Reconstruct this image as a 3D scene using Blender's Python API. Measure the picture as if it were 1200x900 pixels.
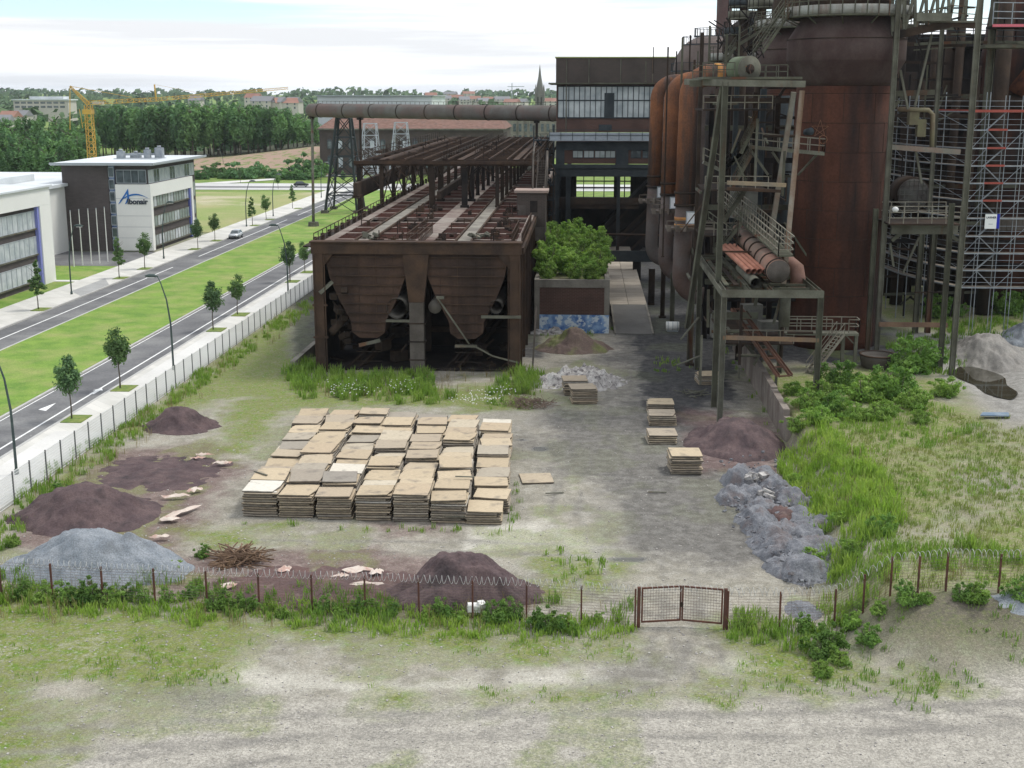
import bpy, bmesh, math, random
import numpy as np
from mathutils import Vector, Matrix, noise as mnoise
random.seed(7)
R = math.radians
scene = bpy.context.scene
for o in list(bpy.data.objects): bpy.data.objects.remove(o)

# ------------------------------------------------------------------ camera
CAM_H = 25.0; FPX = 1500.0; PITCH = math.atan(338 / 1500); YAW = R(3.2)
cd = bpy.data.cameras.new('camera'); cam = bpy.data.objects.new('camera', cd)
scene.collection.objects.link(cam); scene.camera = cam
cam.location = (0, 0, CAM_H); cam.rotation_euler = (R(90) - PITCH, 0, YAW)
cd.sensor_width = 36; cd.lens = 36 * FPX / 1200; cd.clip_start = .5; cd.clip_end = 30000
scene.render.resolution_x = 1024; scene.render.resolution_y = 768

# ------------------------------------------------------------------ sky and sun
SUN_EL, SUN_AZ = R(58), R(62)          # azimuth measured clockwise from +Y: high, ahead and to the right
w = bpy.data.worlds.new('World'); scene.world = w; w.use_nodes = True
nt = w.node_tree; nt.nodes.clear(); N = nt.nodes.new; Lk = nt.links.new
wo = N('ShaderNodeOutputWorld'); bg1 = N('ShaderNodeBackground'); bg2 = N('ShaderNodeBackground'); mx = N('ShaderNodeMixShader')
sky = N('ShaderNodeTexSky'); sky.sky_type = 'NISHITA'; sky.sun_disc = False
sky.sun_elevation = SUN_EL; sky.sun_rotation = SUN_AZ; sky.air_density = 1.0; sky.dust_density = .2; sky.ozone_density = 4
Lk(sky.outputs[0], bg1.inputs[0]); bg1.inputs[1].default_value = .11
bg2.inputs[0].default_value = (.95, .97, 1, 1)
tc = N('ShaderNodeTexCoord'); mp = N('ShaderNodeMapping'); mp.inputs['Scale'].default_value = (1, 1, 22)
mp.inputs['Location'].default_value = (.35, .1, 0)
nz = N('ShaderNodeTexNoise'); nz.inputs['Scale'].default_value = 1.7; nz.inputs['Detail'].default_value = 7; nz.inputs['Roughness'].default_value = .55
Lk(tc.outputs['Generated'], mp.inputs[0]); Lk(mp.outputs[0], nz.inputs[0])
sx = N('ShaderNodeSeparateXYZ'); Lk(tc.outputs['Generated'], sx.inputs[0])
ma = N('ShaderNodeMapRange'); ma.inputs[1].default_value = .034; ma.inputs[2].default_value = .058; ma.inputs[3].default_value = .30; ma.inputs[4].default_value = -.13
Lk(sx.outputs['Z'], ma.inputs[0])
mb = N('ShaderNodeMapRange'); mb.inputs[1].default_value = .10; mb.inputs[2].default_value = .25; mb.inputs[3].default_value = 0.; mb.inputs[4].default_value = .12; Lk(sx.outputs['Z'], mb.inputs[0])
ad = N('ShaderNodeMath'); ad.operation = 'ADD'; Lk(nz.outputs[0], ad.inputs[0]); Lk(ma.outputs[0], ad.inputs[1])
rp = N('ShaderNodeMapRange'); rp.interpolation_type = 'SMOOTHSTEP'; rp.inputs[1].default_value = .33; rp.inputs[2].default_value = .50
a2_ = N('ShaderNodeMath'); Lk(ad.outputs[0], a2_.inputs[0]); Lk(mb.outputs[0], a2_.inputs[1]); Lk(a2_.outputs[0], rp.inputs[0]); Lk(rp.outputs[0], mx.inputs[0]); Lk(bg1.outputs[0], mx.inputs[1]); Lk(bg2.outputs[0], mx.inputs[2]); Lk(mx.outputs[0], wo.inputs[0])
cn = N('ShaderNodeTexNoise'); cn.inputs['Scale'].default_value = 2.6; cn.inputs['Detail'].default_value = 6; Lk(mp.outputs[0], cn.inputs[0]); cm = N('ShaderNodeMapRange'); Lk(cn.outputs[0], cm.inputs[0]); cm.inputs[1].default_value = .36; cm.inputs[2].default_value = .56; cm.inputs[3].default_value = .62; cm.inputs[4].default_value = 1.0; Lk(cm.outputs[0], bg2.inputs[1])
sd = bpy.data.lights.new('sun', 'SUN'); sun = bpy.data.objects.new('sun', sd); scene.collection.objects.link(sun)
sd.energy = 1.5; sd.angle = R(14); sd.color = (1, .965, .9)
sun.rotation_euler = (R(90) - SUN_EL, 0, -SUN_AZ + R(180))
sun.location = (0, 0, 80)
scene.view_settings.view_transform = 'Standard'; scene.view_settings.look = 'None'
scene.view_settings.exposure = .68; scene.view_settings.gamma = 1

# ------------------------------------------------------------------ helpers
def ray(px, py):
    dx = (px - 600) / FPX; dy = (450 - py) / FPX
    x, y, z = dx, math.cos(PITCH) + dy * math.sin(PITCH), -math.sin(PITCH) + dy * math.cos(PITCH)
    c, s = math.cos(YAW), math.sin(YAW)
    return Vector((x * c - y * s, x * s + y * c, z))
def G(px, py, z=0.):                      # where the sight line through a point of the photograph meets height z
    d = ray(px, py); return Vector((0, 0, CAM_H)) + d * ((z - CAM_H) / d.z)
def V(px, py, y):                         # ... and where it meets depth y
    d = ray(px, py); return Vector((0, 0, CAM_H)) + d * (y / d.y)
COL = scene.collection
def sstep(a, b, x): t = np.clip((x - a) / (b - a), 0, 1); return t * t * (3 - 2 * t)

class MB:
    """collects simple shapes into one mesh"""
    def __init__(s): s.v = []; s.f = []; s.m = []; s.sm = []; s.mi = 0; s.smooth = False
    def add(s, vs, fs):
        b = len(s.v); s.v.extend([tuple(p) for p in vs])
        for f in fs: s.f.append([i + b for i in f]); s.m.append(s.mi); s.sm.append(s.smooth)
        return s
    def box(s, x0, x1, y0, y1, z0, z1):
        return s.add([(x0,y0,z0),(x1,y0,z0),(x1,y1,z0),(x0,y1,z0),(x0,y0,z1),(x1,y0,z1),(x1,y1,z1),(x0,y1,z1)],
                     [(0,3,2,1),(4,5,6,7),(0,1,5,4),(1,2,6,5),(2,3,7,6),(3,0,4,7)])
    def rbox(s, c, size, rz=0, tilt=None):
        m = Matrix.Rotation(rz, 3, 'Z')
        if tilt: m = m @ Matrix.Rotation(tilt[0], 3, 'X') @ Matrix.Rotation(tilt[1], 3, 'Y')
        c = Vector(c); h = Vector(size) / 2
        vs = [c + m @ Vector((a*h.x, b*h.y, d*h.z)) for d in (-1,1) for a, b in ((-1,-1),(1,-1),(1,1),(-1,1))]
        return s.add(vs, [(0,3,2,1),(4,5,6,7),(0,1,5,4),(1,2,6,5),(2,3,7,6),(3,0,4,7)])
    def _fr(s, a, b):
        a = Vector(a); b = Vector(b); d = (b - a).normalized()
        u = Vector((0,0,1)) if abs(d.z) < .95 else Vector((0,1,0))
        x = d.cross(u).normalized(); y = x.cross(d).normalized(); return a, b, d, x, y
    def beam(s, a, b, w, h=None):
        if h is None: h = w
        a, b, d, x, y = s._fr(a, b); x = x * w / 2; y = y * h / 2
        vs = [p + i * x + j * y for p in (a, b) for i, j in ((-1,-1),(1,-1),(1,1),(-1,1))]
        return s.add(vs, [(0,1,2,3),(7,6,5,4),(0,4,5,1),(1,5,6,2),(2,6,7,3),(3,7,4,0)])
    def ibeam(s, a, b, w, h=None, t=None):        # two flanges and a web
        if h is None: h = w
        t = t or max(.03, w * .12); a, b, d, x, y = s._fr(a, b)
        for k in (-1, 1): s.beam(a + x*k*(w/2 - t/2), b + x*k*(w/2 - t/2), t, h)
        s.beam(a, b, w - 2*t, t); return s
    def tube(s, a, b, r, n=8, r2=None, caps=True):
        a, b, d, x, y = s._fr(a, b); r2 = r if r2 is None else r2; vs = []
        for p, q in ((a, r), (b, r2)):
            for i in range(n):
                t = 2*math.pi*i/n; vs.append(p + x*math.cos(t)*q + y*math.sin(t)*q)
        fs = [(i, (i+1) % n, n+(i+1) % n, n+i) for i in range(n)]
        if caps: fs += [tuple(range(n-1,-1,-1)), tuple(range(n, 2*n))]
        sv = s.smooth; s.smooth = n >= 10; s.add(vs, fs); s.smooth = sv; return s
    def path(s, pts, r, n=10, caps=True):
        pts = [Vector(p) for p in pts]; rs = r if isinstance(r, (list, tuple)) else [r]*len(pts)
        vs = []; x = None
        for i, p in enumerate(pts):
            d = (pts[min(i+1, len(pts)-1)] - pts[max(i-1, 0)]).normalized()
            if x is None:
                u = Vector((0,0,1)) if abs(d.z) < .9 else Vector((0,1,0)); x = d.cross(u).normalized()
            else: x = (x - d * x.dot(d)).normalized()
            y = x.cross(d)
            for k in range(n):
                t = 2*math.pi*k/n; vs.append(p + (x*math.cos(t) + y*math.sin(t))*rs[i])
        fs = []
        for i in range(len(pts)-1):
            for k in range(n): fs.append((i*n+k, i*n+(k+1) % n, (i+1)*n+(k+1) % n, (i+1)*n+k))
        if caps: fs += [tuple(range(n-1,-1,-1)), tuple(range((len(pts)-1)*n, len(pts)*n))]
        sv = s.smooth; s.smooth = True; s.add(vs, fs); s.smooth = sv; return s
    def lathe(s, prof, c, n=32, close=False):
        c = Vector(c); vs = []
        for r, z in prof:
            for i in range(n):
                t = 2*math.pi*i/n; vs.append(c + Vector((r*math.cos(t), r*math.sin(t), z)))
        fs = [(j*n+i, j*n+(i+1) % n, (j+1)*n+(i+1) % n, (j+1)*n+i) for j in range(len(prof)-1) for i in range(n)]
        if close: fs += [((len(prof)-1)*n+i, (len(prof)-1)*n+(i+1) % n, (i+1) % n, i) for i in range(n)]
        else: fs += [tuple(range(n-1,-1,-1)), tuple(range((len(prof)-1)*n, len(prof)*n))]
        sv = s.smooth; s.smooth = n > 12; s.add(vs, fs); s.smooth = sv; return s
    def prism(s, poly, off):             # polygon (3D points) pushed along off
        n = len(poly); off = Vector(off); P0 = [Vector(p) for p in poly]
        return s.add(P0 + [p + off for p in P0], [tuple(range(n-1,-1,-1)), tuple(range(n, 2*n))] + [(i, (i+1) % n, n+(i+1) % n, n+i) for i in range(n)])
    def rail(s, pts, h=1.05, sp=1.5, r=.03, mids=(.5,)):
        for a, b in zip(pts[:-1], pts[1:]):
            a = Vector(a); b = Vector(b); n = max(1, int(round((b-a).length / sp)))
            for i in range(n+1):
                p = a.lerp(b, i/n); s.beam(p, p + Vector((0,0,h)), r*1.5)
            for q in (1,) + tuple(mids): s.beam(a + Vector((0,0,h*q)), b + Vector((0,0,h*q)), r*1.5)
        return s
    def stair(s, a, b, wd=.9, step=.35):          # a low, b high; stringers, treads
        a = Vector(a); b = Vector(b); d = b - a; hd = Vector((d.x, d.y, 0)).normalized(); sd_ = Vector((-hd.y, hd.x, 0)) * wd/2
        for k in (-1, 1): s.beam(a + sd_*k, b + sd_*k, .06, .25)
        n = max(2, int(d.length / step))
        for i in range(1, n):
            p = a.lerp(b, i/n); s.beam(p - sd_, p + sd_, .25, .04)
        for k in (-1, 1):
            s.rail([a + sd_*k, b + sd_*k], 1., 1.2)
        return s
    def build(s, name, mats, parent=None, origin=None, col=None):
        """mesh data in world coordinates; origin = where the object's own origin goes"""
        me = bpy.data.meshes.new(name)
        if origin is None:
            if parent is not None: origin = parent['_o'] if '_o' in parent else (0,0,0)
            else:
                a = np.array(s.v); mn, mx_ = a.min(0), a.max(0); origin = ((mn[0]+mx_[0])/2, (mn[1]+mx_[1])/2, mn[2])
        o_ = np.array([float(q) for q in origin]); vv = np.array(s.v, dtype=float).reshape(-1, 3) - o_
        me.from_pydata(vv.tolist(), [], s.f)
        if not isinstance(mats, (list, tuple)): mats = [mats]
        for m in mats: me.materials.append(m)
        if len(mats) > 1: me.polygons.foreach_set('material_index', s.m)
        me.polygons.foreach_set('use_smooth', s.sm); me.update()
        o = bpy.data.objects.new(name, me); COL.objects.link(o); o['_o'] = [float(q) for q in origin]
        if parent is not None:
            o.parent = parent; po = parent['_o']; o.location = (origin[0]-po[0], origin[1]-po[1], origin[2]-po[2])
        else: o.location = origin
        return o

def tag(o, label=None, cat=None, group=None, kind=None):
    if label: o['label'] = label
    if cat: o['category'] = cat
    if group: o['group'] = group
    if kind: o['kind'] = kind
    return o
def thing(name, label, cat, loc=(0,0,0), group=None):
    o = bpy.data.objects.new(name, None); COL.objects.link(o); o.location = loc; o['_o'] = [float(q) for q in loc]
    o.empty_display_size = .5
    return tag(o, label, cat, group)
def copy_tree(o, loc=None, rz=None, scale=None, label=None, group=None, parent=None):
    c = o.copy(); COL.objects.link(c)
    if parent is not None: c.parent = parent
    if loc is not None: c.location = loc
    if rz is not None: c.rotation_euler = (0, 0, rz)
    if scale is not None: c.scale = (scale,)*3 if not isinstance(scale, (tuple, list)) else scale
    if label: c['label'] = label
    if group: c['group'] = group
    for ch in KIDS.get(o.name, ()): copy_tree(ch, parent=c)
    return c
KIDS = {}
def kids(o, *ch): KIDS.setdefault(o.name, []).extend(ch); return o

# ------------------------------------------------------------------ materials
MATTE = {'rust','rust_dark','rust_stove','rust_bright','rust_pale','sooty_shade_steel','grey_green_steel','pale_steel','dark_blue_steel','old_concrete','stained_concrete'}
def M(name, c1, c2=None, scale=1., rough=.85, metal=0., bump=0., c3=None, s3=.3, t3=(.55,.7), streak=False, fine=.12, trans=0., rnd=0., spec=.3, bscale=None):
    m = bpy.data.materials.new(name); m.use_nodes = True; nt = m.node_tree; N = nt.nodes.new; L = nt.links.new
    b = nt.nodes['Principled BSDF']; b.inputs['Roughness'].default_value = rough; b.inputs['Metallic'].default_value = metal
    b.inputs['Specular IOR Level'].default_value = .1 if name in MATTE or 'rust' in name or 'steel' in name else spec
    tc = N('ShaderNodeTexCoord'); oi = N('ShaderNodeObjectInfo')
    va = N('ShaderNodeVectorMath'); va.operation = 'ADD'; cx = N('ShaderNodeCombineXYZ')
    ml = N('ShaderNodeMath'); ml.operation = 'MULTIPLY'; ml.inputs[1].default_value = 37.; L(oi.outputs['Random'], ml.inputs[0])
    for i in range(3): L(ml.outputs[0], cx.inputs[i])
    L(tc.outputs['Object'], va.inputs[0]); L(cx.outputs[0], va.inputs[1]); vec = va.outputs[0]
    def noise(sc, det=5, rg=.55, st=None):
        n = N('ShaderNodeTexNoise'); n.inputs['Scale'].default_value = sc; n.inputs['Detail'].default_value = det; n.inputs['Roughness'].default_value = rg
        if st:
            mpn = N('ShaderNodeMapping'); mpn.inputs['Scale'].default_value = st; L(vec, mpn.inputs[0]); L(mpn.outputs[0], n.inputs[0])
        else: L(vec, n.inputs[0])
        return n.outputs[0]
    def mix(f, a, bb, mode='MIX'):
        x = N('ShaderNodeMix'); x.data_type = 'RGBA'; x.blend_type = mode
        for k, q in ((0, f), (6, a), (7, bb)):
            if isinstance(q, (int, float)): x.inputs[k].default_value = q
            elif isinstance(q, tuple): x.inputs[k].default_value = (*q, 1) if len(q) == 3 else q
            else: L(q, x.inputs[k])
        return x.outputs[2]
    def rng(s_, a, bb, lo=0., hi=1.):
        r = N('ShaderNodeMapRange'); L(s_, r.inputs[0]); r.inputs[1].default_value = a; r.inputs[2].default_value = bb; r.inputs[3].default_value = lo; r.inputs[4].default_value = hi; return r.outputs[0]
    col = c1
    if c2: col = mix(rng(noise(scale), .36, .64), c1, c2)
    if c3: col = mix(rng(noise(s3, 6, .6, (1,1,.12) if streak else None), *t3), col, c3)
    if rnd: col = mix(1., col, mix(oi.outputs['Random'], (1-rnd,)*3, (1+rnd,)*3), 'MULTIPLY')
    if fine: col = mix(1., col, mix(rng(noise(scale*9+2, 4, .7), .3, .7), (1-fine,)*3, (1+fine,)*3), 'MULTIPLY')
    if isinstance(col, tuple): b.inputs['Base Color'].default_value = (*col, 1)
    else: L(col, b.inputs['Base Color'])
    if bump:
        bump_on = True; bp = N('ShaderNodeBump'); bp.inputs['Strength'].default_value = bump; bp.inputs['Distance'].default_value = .1
        L(noise(bscale or scale*5, 6, .65), bp.inputs['Height']); L(bp.outputs[0], b.inputs['Normal'])
    if trans:
        tr = N('ShaderNodeBsdfTranslucent'); ms = N('ShaderNodeMixShader'); ms.inputs[0].default_value = trans
        if isinstance(col, tuple): tr.inputs[0].default_value = (*col, 1)
        else: L(mix(1., col, (1.5,1.7,.8), 'MULTIPLY'), tr.inputs[0])
        L(b.outputs[0], ms.inputs[1]); L(tr.outputs[0], ms.inputs[2]); L(ms.outputs[0], nt.nodes['Material Output'].inputs[0])
    return m
def brickmat(name, c1, c2, mortar, sc=1., w_=.5, h_=.18, msz=.02, rough=.9, dirt=(.04,.035,.03)):
    m = bpy.data.materials.new(name); m.use_nodes = True; nt = m.node_tree; N = nt.nodes.new; L = nt.links.new
    b = nt.nodes['Principled BSDF']; b.inputs['Roughness'].default_value = rough; b.inputs['Specular IOR Level'].default_value = .2
    tc = N('ShaderNodeTexCoord'); sp = N('ShaderNodeSeparateXYZ'); L(tc.outputs['Object'], sp.inputs[0])
    ad = N('ShaderNodeMath'); L(sp.outputs[0], ad.inputs[0]); L(sp.outputs[1], ad.inputs[1])
    cx = N('ShaderNodeCombineXYZ'); L(ad.outputs[0], cx.inputs[0]); L(sp.outputs[2], cx.inputs[1])
    br = N('ShaderNodeTexBrick'); L(cx.outputs[0], br.inputs['Vector'])
    for k, c in (('Color1', c1), ('Color2', c2), ('Mortar', mortar)): br.inputs[k].default_value = (*c, 1)
    br.inputs['Scale'].default_value = sc; br.inputs['Brick Width'].default_value = w_; br.inputs['Row Height'].default_value = h_; br.inputs['Mortar Size'].default_value = msz
    n = N('ShaderNodeTexNoise'); n.inputs['Scale'].default_value = .35; n.inputs['Detail'].default_value = 7; L(tc.outputs['Object'], n.inputs[0])
    r = N('ShaderNodeMapRange'); L(n.outputs[0], r.inputs[0]); r.inputs[1].default_value = .45; r.inputs[2].default_value = .75; r.inputs[4].default_value = .7
    x = N('ShaderNodeMix'); x.data_type = 'RGBA'; L(r.outputs[0], x.inputs[0]); L(br.outputs[0], x.inputs[6]); x.inputs[7].default_value = (*dirt, 1)
    L(x.outputs[2], b.inputs['Base Color']); return m
def glassmat(name, c, c2, sc=.6, rough=.12):
    m = M(name, c, c2, scale=sc, rough=rough, fine=0., spec=.8); return m

rust = M('rust', (.044,.031,.024), (.078,.049,.033), .5, .9, 0, .3, (.035,.026,.023), .35, (.5,.68), True)
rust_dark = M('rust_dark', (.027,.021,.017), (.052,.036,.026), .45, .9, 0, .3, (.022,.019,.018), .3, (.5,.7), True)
rust_stove = M('rust_stove', (.05,.022,.015), (.082,.033,.02), .22, .85, 0, .15, (.022,.015,.013), .3, (.46,.66), True, .2)
rust_bright = M('rust_bright', (.125,.062,.04), (.23,.095,.045), .45, .85, 0, .3, (.075,.055,.048), .5, (.47,.6), True, .2)
rust_pale = M('rust_pale', (.21,.125,.10), (.14,.08,.06), .8, .85, 0, .2, (.1,.08,.07), .5, (.55,.7))
green_steel = M('grey_green_steel', (.105,.108,.078), (.066,.063,.048), .6, .75, 0, .2, (.10,.05,.03), .5, (.56,.66), True)
light_steel = M('pale_steel', (.15,.15,.118), (.09,.086,.066), .6, .7, 0, .1, (.14,.08,.05), .5, (.6,.7), True)
dark_steel = M('dark_blue_steel', (.033,.041,.046), (.052,.06,.064), .5, .75, 0, .15, (.05,.03,.025), .4, (.6,.72), True)
black_steel = M('sooty_shade_steel', (.014,.013,.013), (.03,.025,.022), .5, .85, 0, .2)  # dark steel; also coats the sheets that stand in for shade
galv = M('galvanised_tube', (.32,.345,.36), (.22,.245,.27), 1.5, .45, .3, 0, fine=.05)
concrete = M('old_concrete', (.25,.235,.20), (.165,.15,.13), .5, .92, 0, .35, (.1,.09,.075), .4, (.52,.7), True)
concrete_dark = M('stained_concrete', (.115,.10,.088), (.078,.068,.058), .5, .92, 0, .35, (.055,.05,.042), .4, (.5,.7), True)
white_panel = M('white_facade_panel', (.74,.74,.70), (.70,.70,.66), .12, .6, fine=.02)
roof_white = M('pale_roof_membrane', (.62,.65,.66), (.5,.53,.54), .15, .7, fine=.05)
grey_trim = M('grey_metal_trim', (.33,.36,.38), None, 1, .5, fine=.03)
dark_frame = M('dark_window_frame', (.05,.055,.06), None, 1, .5, fine=0)
glass_dark = glassmat('dark_glass', (.045,.06,.065), (.12,.15,.16), .8)
glass_green = glassmat('greenish_glass', (.16,.2,.19), (.30,.34,.33), .5, .25)
glass_blind = glassmat('glass_with_blinds', (.33,.37,.40), (.5,.53,.55), .7, .2)
brick_dark = brickmat('dark_brick', (.07,.06,.058), (.09,.078,.074), (.1,.09,.085), 1., .8, .16, .018, dirt=(.06,.052,.05))
brick_red = brickmat('red_brick', (.08,.045,.037), (.10,.053,.044), (.13,.09,.07), 1., .5, .16, .02, dirt=(.055,.035,.03))
brick_brown = brickmat('sooty_brick', (.06,.05,.043), (.078,.06,.052), (.09,.075,.065), 1., .5, .16, .02)
leafm = [M('leaves_%d' % i, a, b_, .9, .7, trans=.3, rnd=.18, fine=.3, spec=.2) for i, (a, b_) in enumerate([
    ((.085,.17,.04), (.16,.26,.06)), ((.075,.14,.065), (.13,.21,.095)), ((.14,.25,.05), (.23,.33,.08)), ((.085,.155,.06), (.14,.22,.085))])]
forest_m = [M('wood_leaves_%d' % i, a, b_, .12, .8, trans=.2, rnd=.25, fine=.25, spec=.1) for i, (a, b_) in enumerate([
    ((.09,.175,.075), (.15,.26,.095)), ((.075,.15,.075), (.12,.215,.085))])]
bark = M('bark', (.13,.11,.09), (.08,.065,.05), 3, .95, 0, .3)
weedm = M('weed_stalks', (.10,.19,.03), (.20,.28,.07), .5, .8, trans=.35, fine=.3, spec=.1)
drym = M('dry_stalks', (.26,.21,.11), (.18,.14,.07), .7, .9, trans=.2, fine=.3)

# ------------------------------------------------------------------ ground: one sheet to the horizon
_rs = np.random.RandomState(3); _lat = _rs.rand(256, 256)
def vnoise(x, y):
    xi = np.floor(x).astype(int); yi = np.floor(y).astype(int); fx = x - xi; fy = y - yi
    fx = fx*fx*(3-2*fx); fy = fy*fy*(3-2*fy); a = _lat[xi % 256, yi % 256]; b = _lat[(xi+1) % 256, yi % 256]
    c = _lat[xi % 256, (yi+1) % 256]; d = _lat[(xi+1) % 256, (yi+1) % 256]
    return (a*(1-fx)+b*fx)*(1-fy) + (c*(1-fx)+d*fx)*fy
def fbm(x, y, sc, n=4, off=0.):
    x = np.asarray(x, float)*sc + 50 + off; y = np.asarray(y, float)*sc + 50 + off*1.7; s = 0; a = .5; t = 0
    for i in range(n): s = s + a*vnoise(x, y); t += a; x = x*2.03+11.3; y = y*2.03+5.7; a *= .55
    return s/t
def plateau(x, y):
    ex = np.where(y > 92, 15.35, np.interp(y, [52, 60, 83, 92], [11.5, 12.2, 14.3, 15.2])); wx = np.where(y > 92, .4, np.interp(y, [83, 92], [3.2, .4]))
    ey = np.interp(x, [8, 11, 16, 20, 30], [57.5, 55.5, 52.3, 52.3, 52.8])
    return np.minimum(sstep(0, 1, (x-ex)/wx), sstep(0, 1, (y-ey)/5.5))
def height(x, y):
    x = np.asarray(x, float); y = np.asarray(y, float)
    p = plateau(x, y)
    site = sstep(-35.6, -33.5, x)*(1-sstep(190, 215, y))*(1-sstep(70, 120, x))
    z = site*((fbm(x, y, .35)-.5)*.16 + (fbm(x, y, 1.6, 2, 9.)-.5)*.05) + p*(2. + (fbm(x, y, .12, 3, 5.)-.5)*.6*site)
    z = z - p*1.25*np.exp(-(((x-33.6)/2.3)**2 + ((y-106)/7.5)**2)**2)*.35           # the puddle's hollow
    bank = np.interp(x, [-400, -260, -155, -125, -95, -78, -66, 0], [5, 4, 2.2, 4, 7.5, 8.2, 3, 0])
    z = z + bank*sstep(408, 452, y + (fbm(x, y, .02, 3)-.5)*26)*(1 - .5*sstep(500, 700, y))
    far = sstep(800, 2600, y); z = z + far*(14 + 16*fbm(x, y, .0011, 3, 3.)) * np.interp(x/np.maximum(y, 1), [-.5, -.1, .05], [1.15, .95, .75])
    return z
def hz(x, y): return float(height(np.array([x]), np.array([y]))[0])
def sd_poly(x, y, poly):
    x0 = np.full(x.shape, 1e9); ins = np.zeros(x.shape, bool); n = len(poly)
    for i in range(n):
        ax, ay = poly[i]; bx, by = poly[(i+1) % n]; dx, dy = bx-ax, by-ay
        t = np.clip(((x-ax)*dx+(y-ay)*dy)/max(dx*dx+dy*dy, 1e-9), 0, 1); x0 = np.minimum(x0, np.hypot(x-ax-t*dx, y-ay-t*dy))
        ins ^= ((ay > y) != (by > y)) & (x < (bx-ax)*(y-ay)/((by-ay) if by != ay else 1e-9)+ax)
    return np.where(ins, -x0, x0)
def axis(segs):
    out = []
    for a, b, st in segs: out += list(np.arange(a, b-1e-6, st))
    return np.array(out + [segs[-1][1]])
xs = np.concatenate([-np.geomspace(160, 9000, 22)[::-1], axis([(-156, -40, 4), (-40, -36, 1), (-36, 48, .34), (48, 110, 3)]), np.geomspace(118, 9000, 20)])
ys = np.concatenate([axis([(-60, 36, 8), (36, 42, 1), (42, 132, .36), (132, 230, 1.6), (230, 600, 6)]), np.geomspace(612, 16000, 60)])
GX, GY = np.meshgrid(xs, ys); gx = GX.ravel(); gy = GY.ravel(); gz = height(gx, gy)
nx, ny = len(xs), len(ys)
ii = (np.arange(ny-1)[:, None]*nx + np.arange(nx-1)[None, :]).ravel()
fc = np.stack([ii, ii+1, ii+nx+1, ii+nx], 1)
me = bpy.data.meshes.new('ground'); me.from_pydata(np.stack([gx, gy, gz], 1).tolist(), [], fc.tolist())
me.polygons.foreach_set('use_smooth', np.ones(len(fc), bool))
wob = (fbm(gx, gy, .5, 4)-.5); wob2 = fbm(gx, gy, 1.7, 3, 4.)-.5
def mask(polys, soft=1.2, rough=3., k=1., z=0.):
    m = np.zeros(gx.shape)
    for poly in polys:
        P = [tuple(G(px, py, z)[:2]) for px, py in poly]
        d = sd_poly(gx, gy, P) + wob*rough + wob2*rough*.5
        m = np.maximum(m, 1 - sstep(-soft, soft, d))
    return m*k
site = sstep(-36, -35, gx)*(1-sstep(200, 240, gy))
moss = mask([[(-80,690),(200,712),(450,735),(745,742),(745,770),(640,775),(560,765),(430,760),(320,745),(270,800),(180,820),(60,800),(-60,830)],
             [(845,738),(900,735),(960,760),(1040,790),(1130,806),(1100,816),(860,812),(800,800),(870,780)],
             [(430,812),(620,806),(900,812),(900,820),(620,822),(440,820)], [(-80,800),(60,820),(120,860),(60,910),(-80,930)],
             [(20,590),(365,335),(372,440),(330,470),(250,470),(190,490),(140,520),(60,590)], [(640,640),(740,650),(740,700),(640,690)],
             [(260,470),(360,450),(610,455),(620,480),(360,478),(300,520),(270,540)], [(210,622),(330,618),(340,640),(230,640)]], 1.6, 4.5)
moss = np.maximum(moss, .5*sstep(.54, .60, fbm(gx, gy, .22, 4, 8.)))*site
plat = plateau(gx, gy)*site
dark = mask([[(700,290),(715,390),(700,425),(730,440),(725,470),(640,480),(620,520),(640,560),(700,570),(700,640),(760,660),(900,672),(960,690),(960,640),(930,560),(860,470),(850,300)]], 2.2, 4, .75)
dark = np.maximum(dark, mask([[(690,280),(735,400),(740,470),(790,500),(850,470),(870,480),(860,280)]], 2., 3, 1.))
dark = np.maximum(dark, mask([[(800,770),(700,780),(690,800),(740,815),(790,800)], [(180,810),(260,800),(300,820),(240,850)], [(600,500),(650,510),(650,540),(600,540)]], 1.2, 2.5, .6))
dark = np.maximum(dark, mask([[(340,420),(640,420),(640,280),(340,280)]], 1., 1, .9))  # ground colour darkened beneath the bunker to stand in for shade
moss = moss*(1-.75*np.minimum(dark*1.3, 1))
red = mask([[(115,528),(250,520),(285,545),(250,585),(215,640),(180,680),(20,640),(60,580)], [(190,655),(330,642),(470,645),(640,690),(620,715),(400,720),(260,725),(190,700)], [(800,480),(915,490),(925,560),(820,550)], [(450,615),(520,612),(520,630),(460,632)]], 1.2, 3.5, .8)
grav = mask([[(-300,1200),(-300,930),(40,905),(160,850),(250,812),(430,818),(620,821),(900,819),(1120,812),(1150,790),(1300,770),(1500,770),(1500,1200)]], 1.0, 1.6)
def track(pts, w_=.28, gap=1.7):
    m = np.zeros(gx.shape); P = [G(a, b) for a, b in pts]
    for sgn in (-1, 1):
        for p, q in zip(P[:-1], P[1:]):
            d = (q-p); n_ = Vector((-d.y, d.x, 0)).normalized()*gap/2*sgn; ax, ay, bx, by = p.x+n_.x, p.y+n_.y, q.x+n_.x, q.y+n_.y; L2 = (bx-ax)**2+(by-ay)**2
            t = np.clip(((gx-ax)*(bx-ax)+(gy-ay)*(by-ay))/L2, 0, 1); m = np.maximum(m, 1-sstep(w_*.4, w_*1.3, np.hypot(gx-ax-t*(bx-ax), gy-ay-t*(by-ay)) + wob*.5))
    return m
trk = np.maximum.reduce([track([(735,400),(720,480),(745,560),(790,640),(800,720),(770,790),(560,850),(100,905)]), track([(735,400),(700,470),(660,600),(700,690),(790,720)]), track([(-20,870),(400,850),(900,850),(1230,835)], .35, 1.9), track([(800,730),(840,800),(1230,860)]), track([(300,640),(560,640),(760,650)], .25)])
trk = trk*(.5+.5*sstep(.40, .55, fbm(gx, gy, .4, 3, 7.)))
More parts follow.
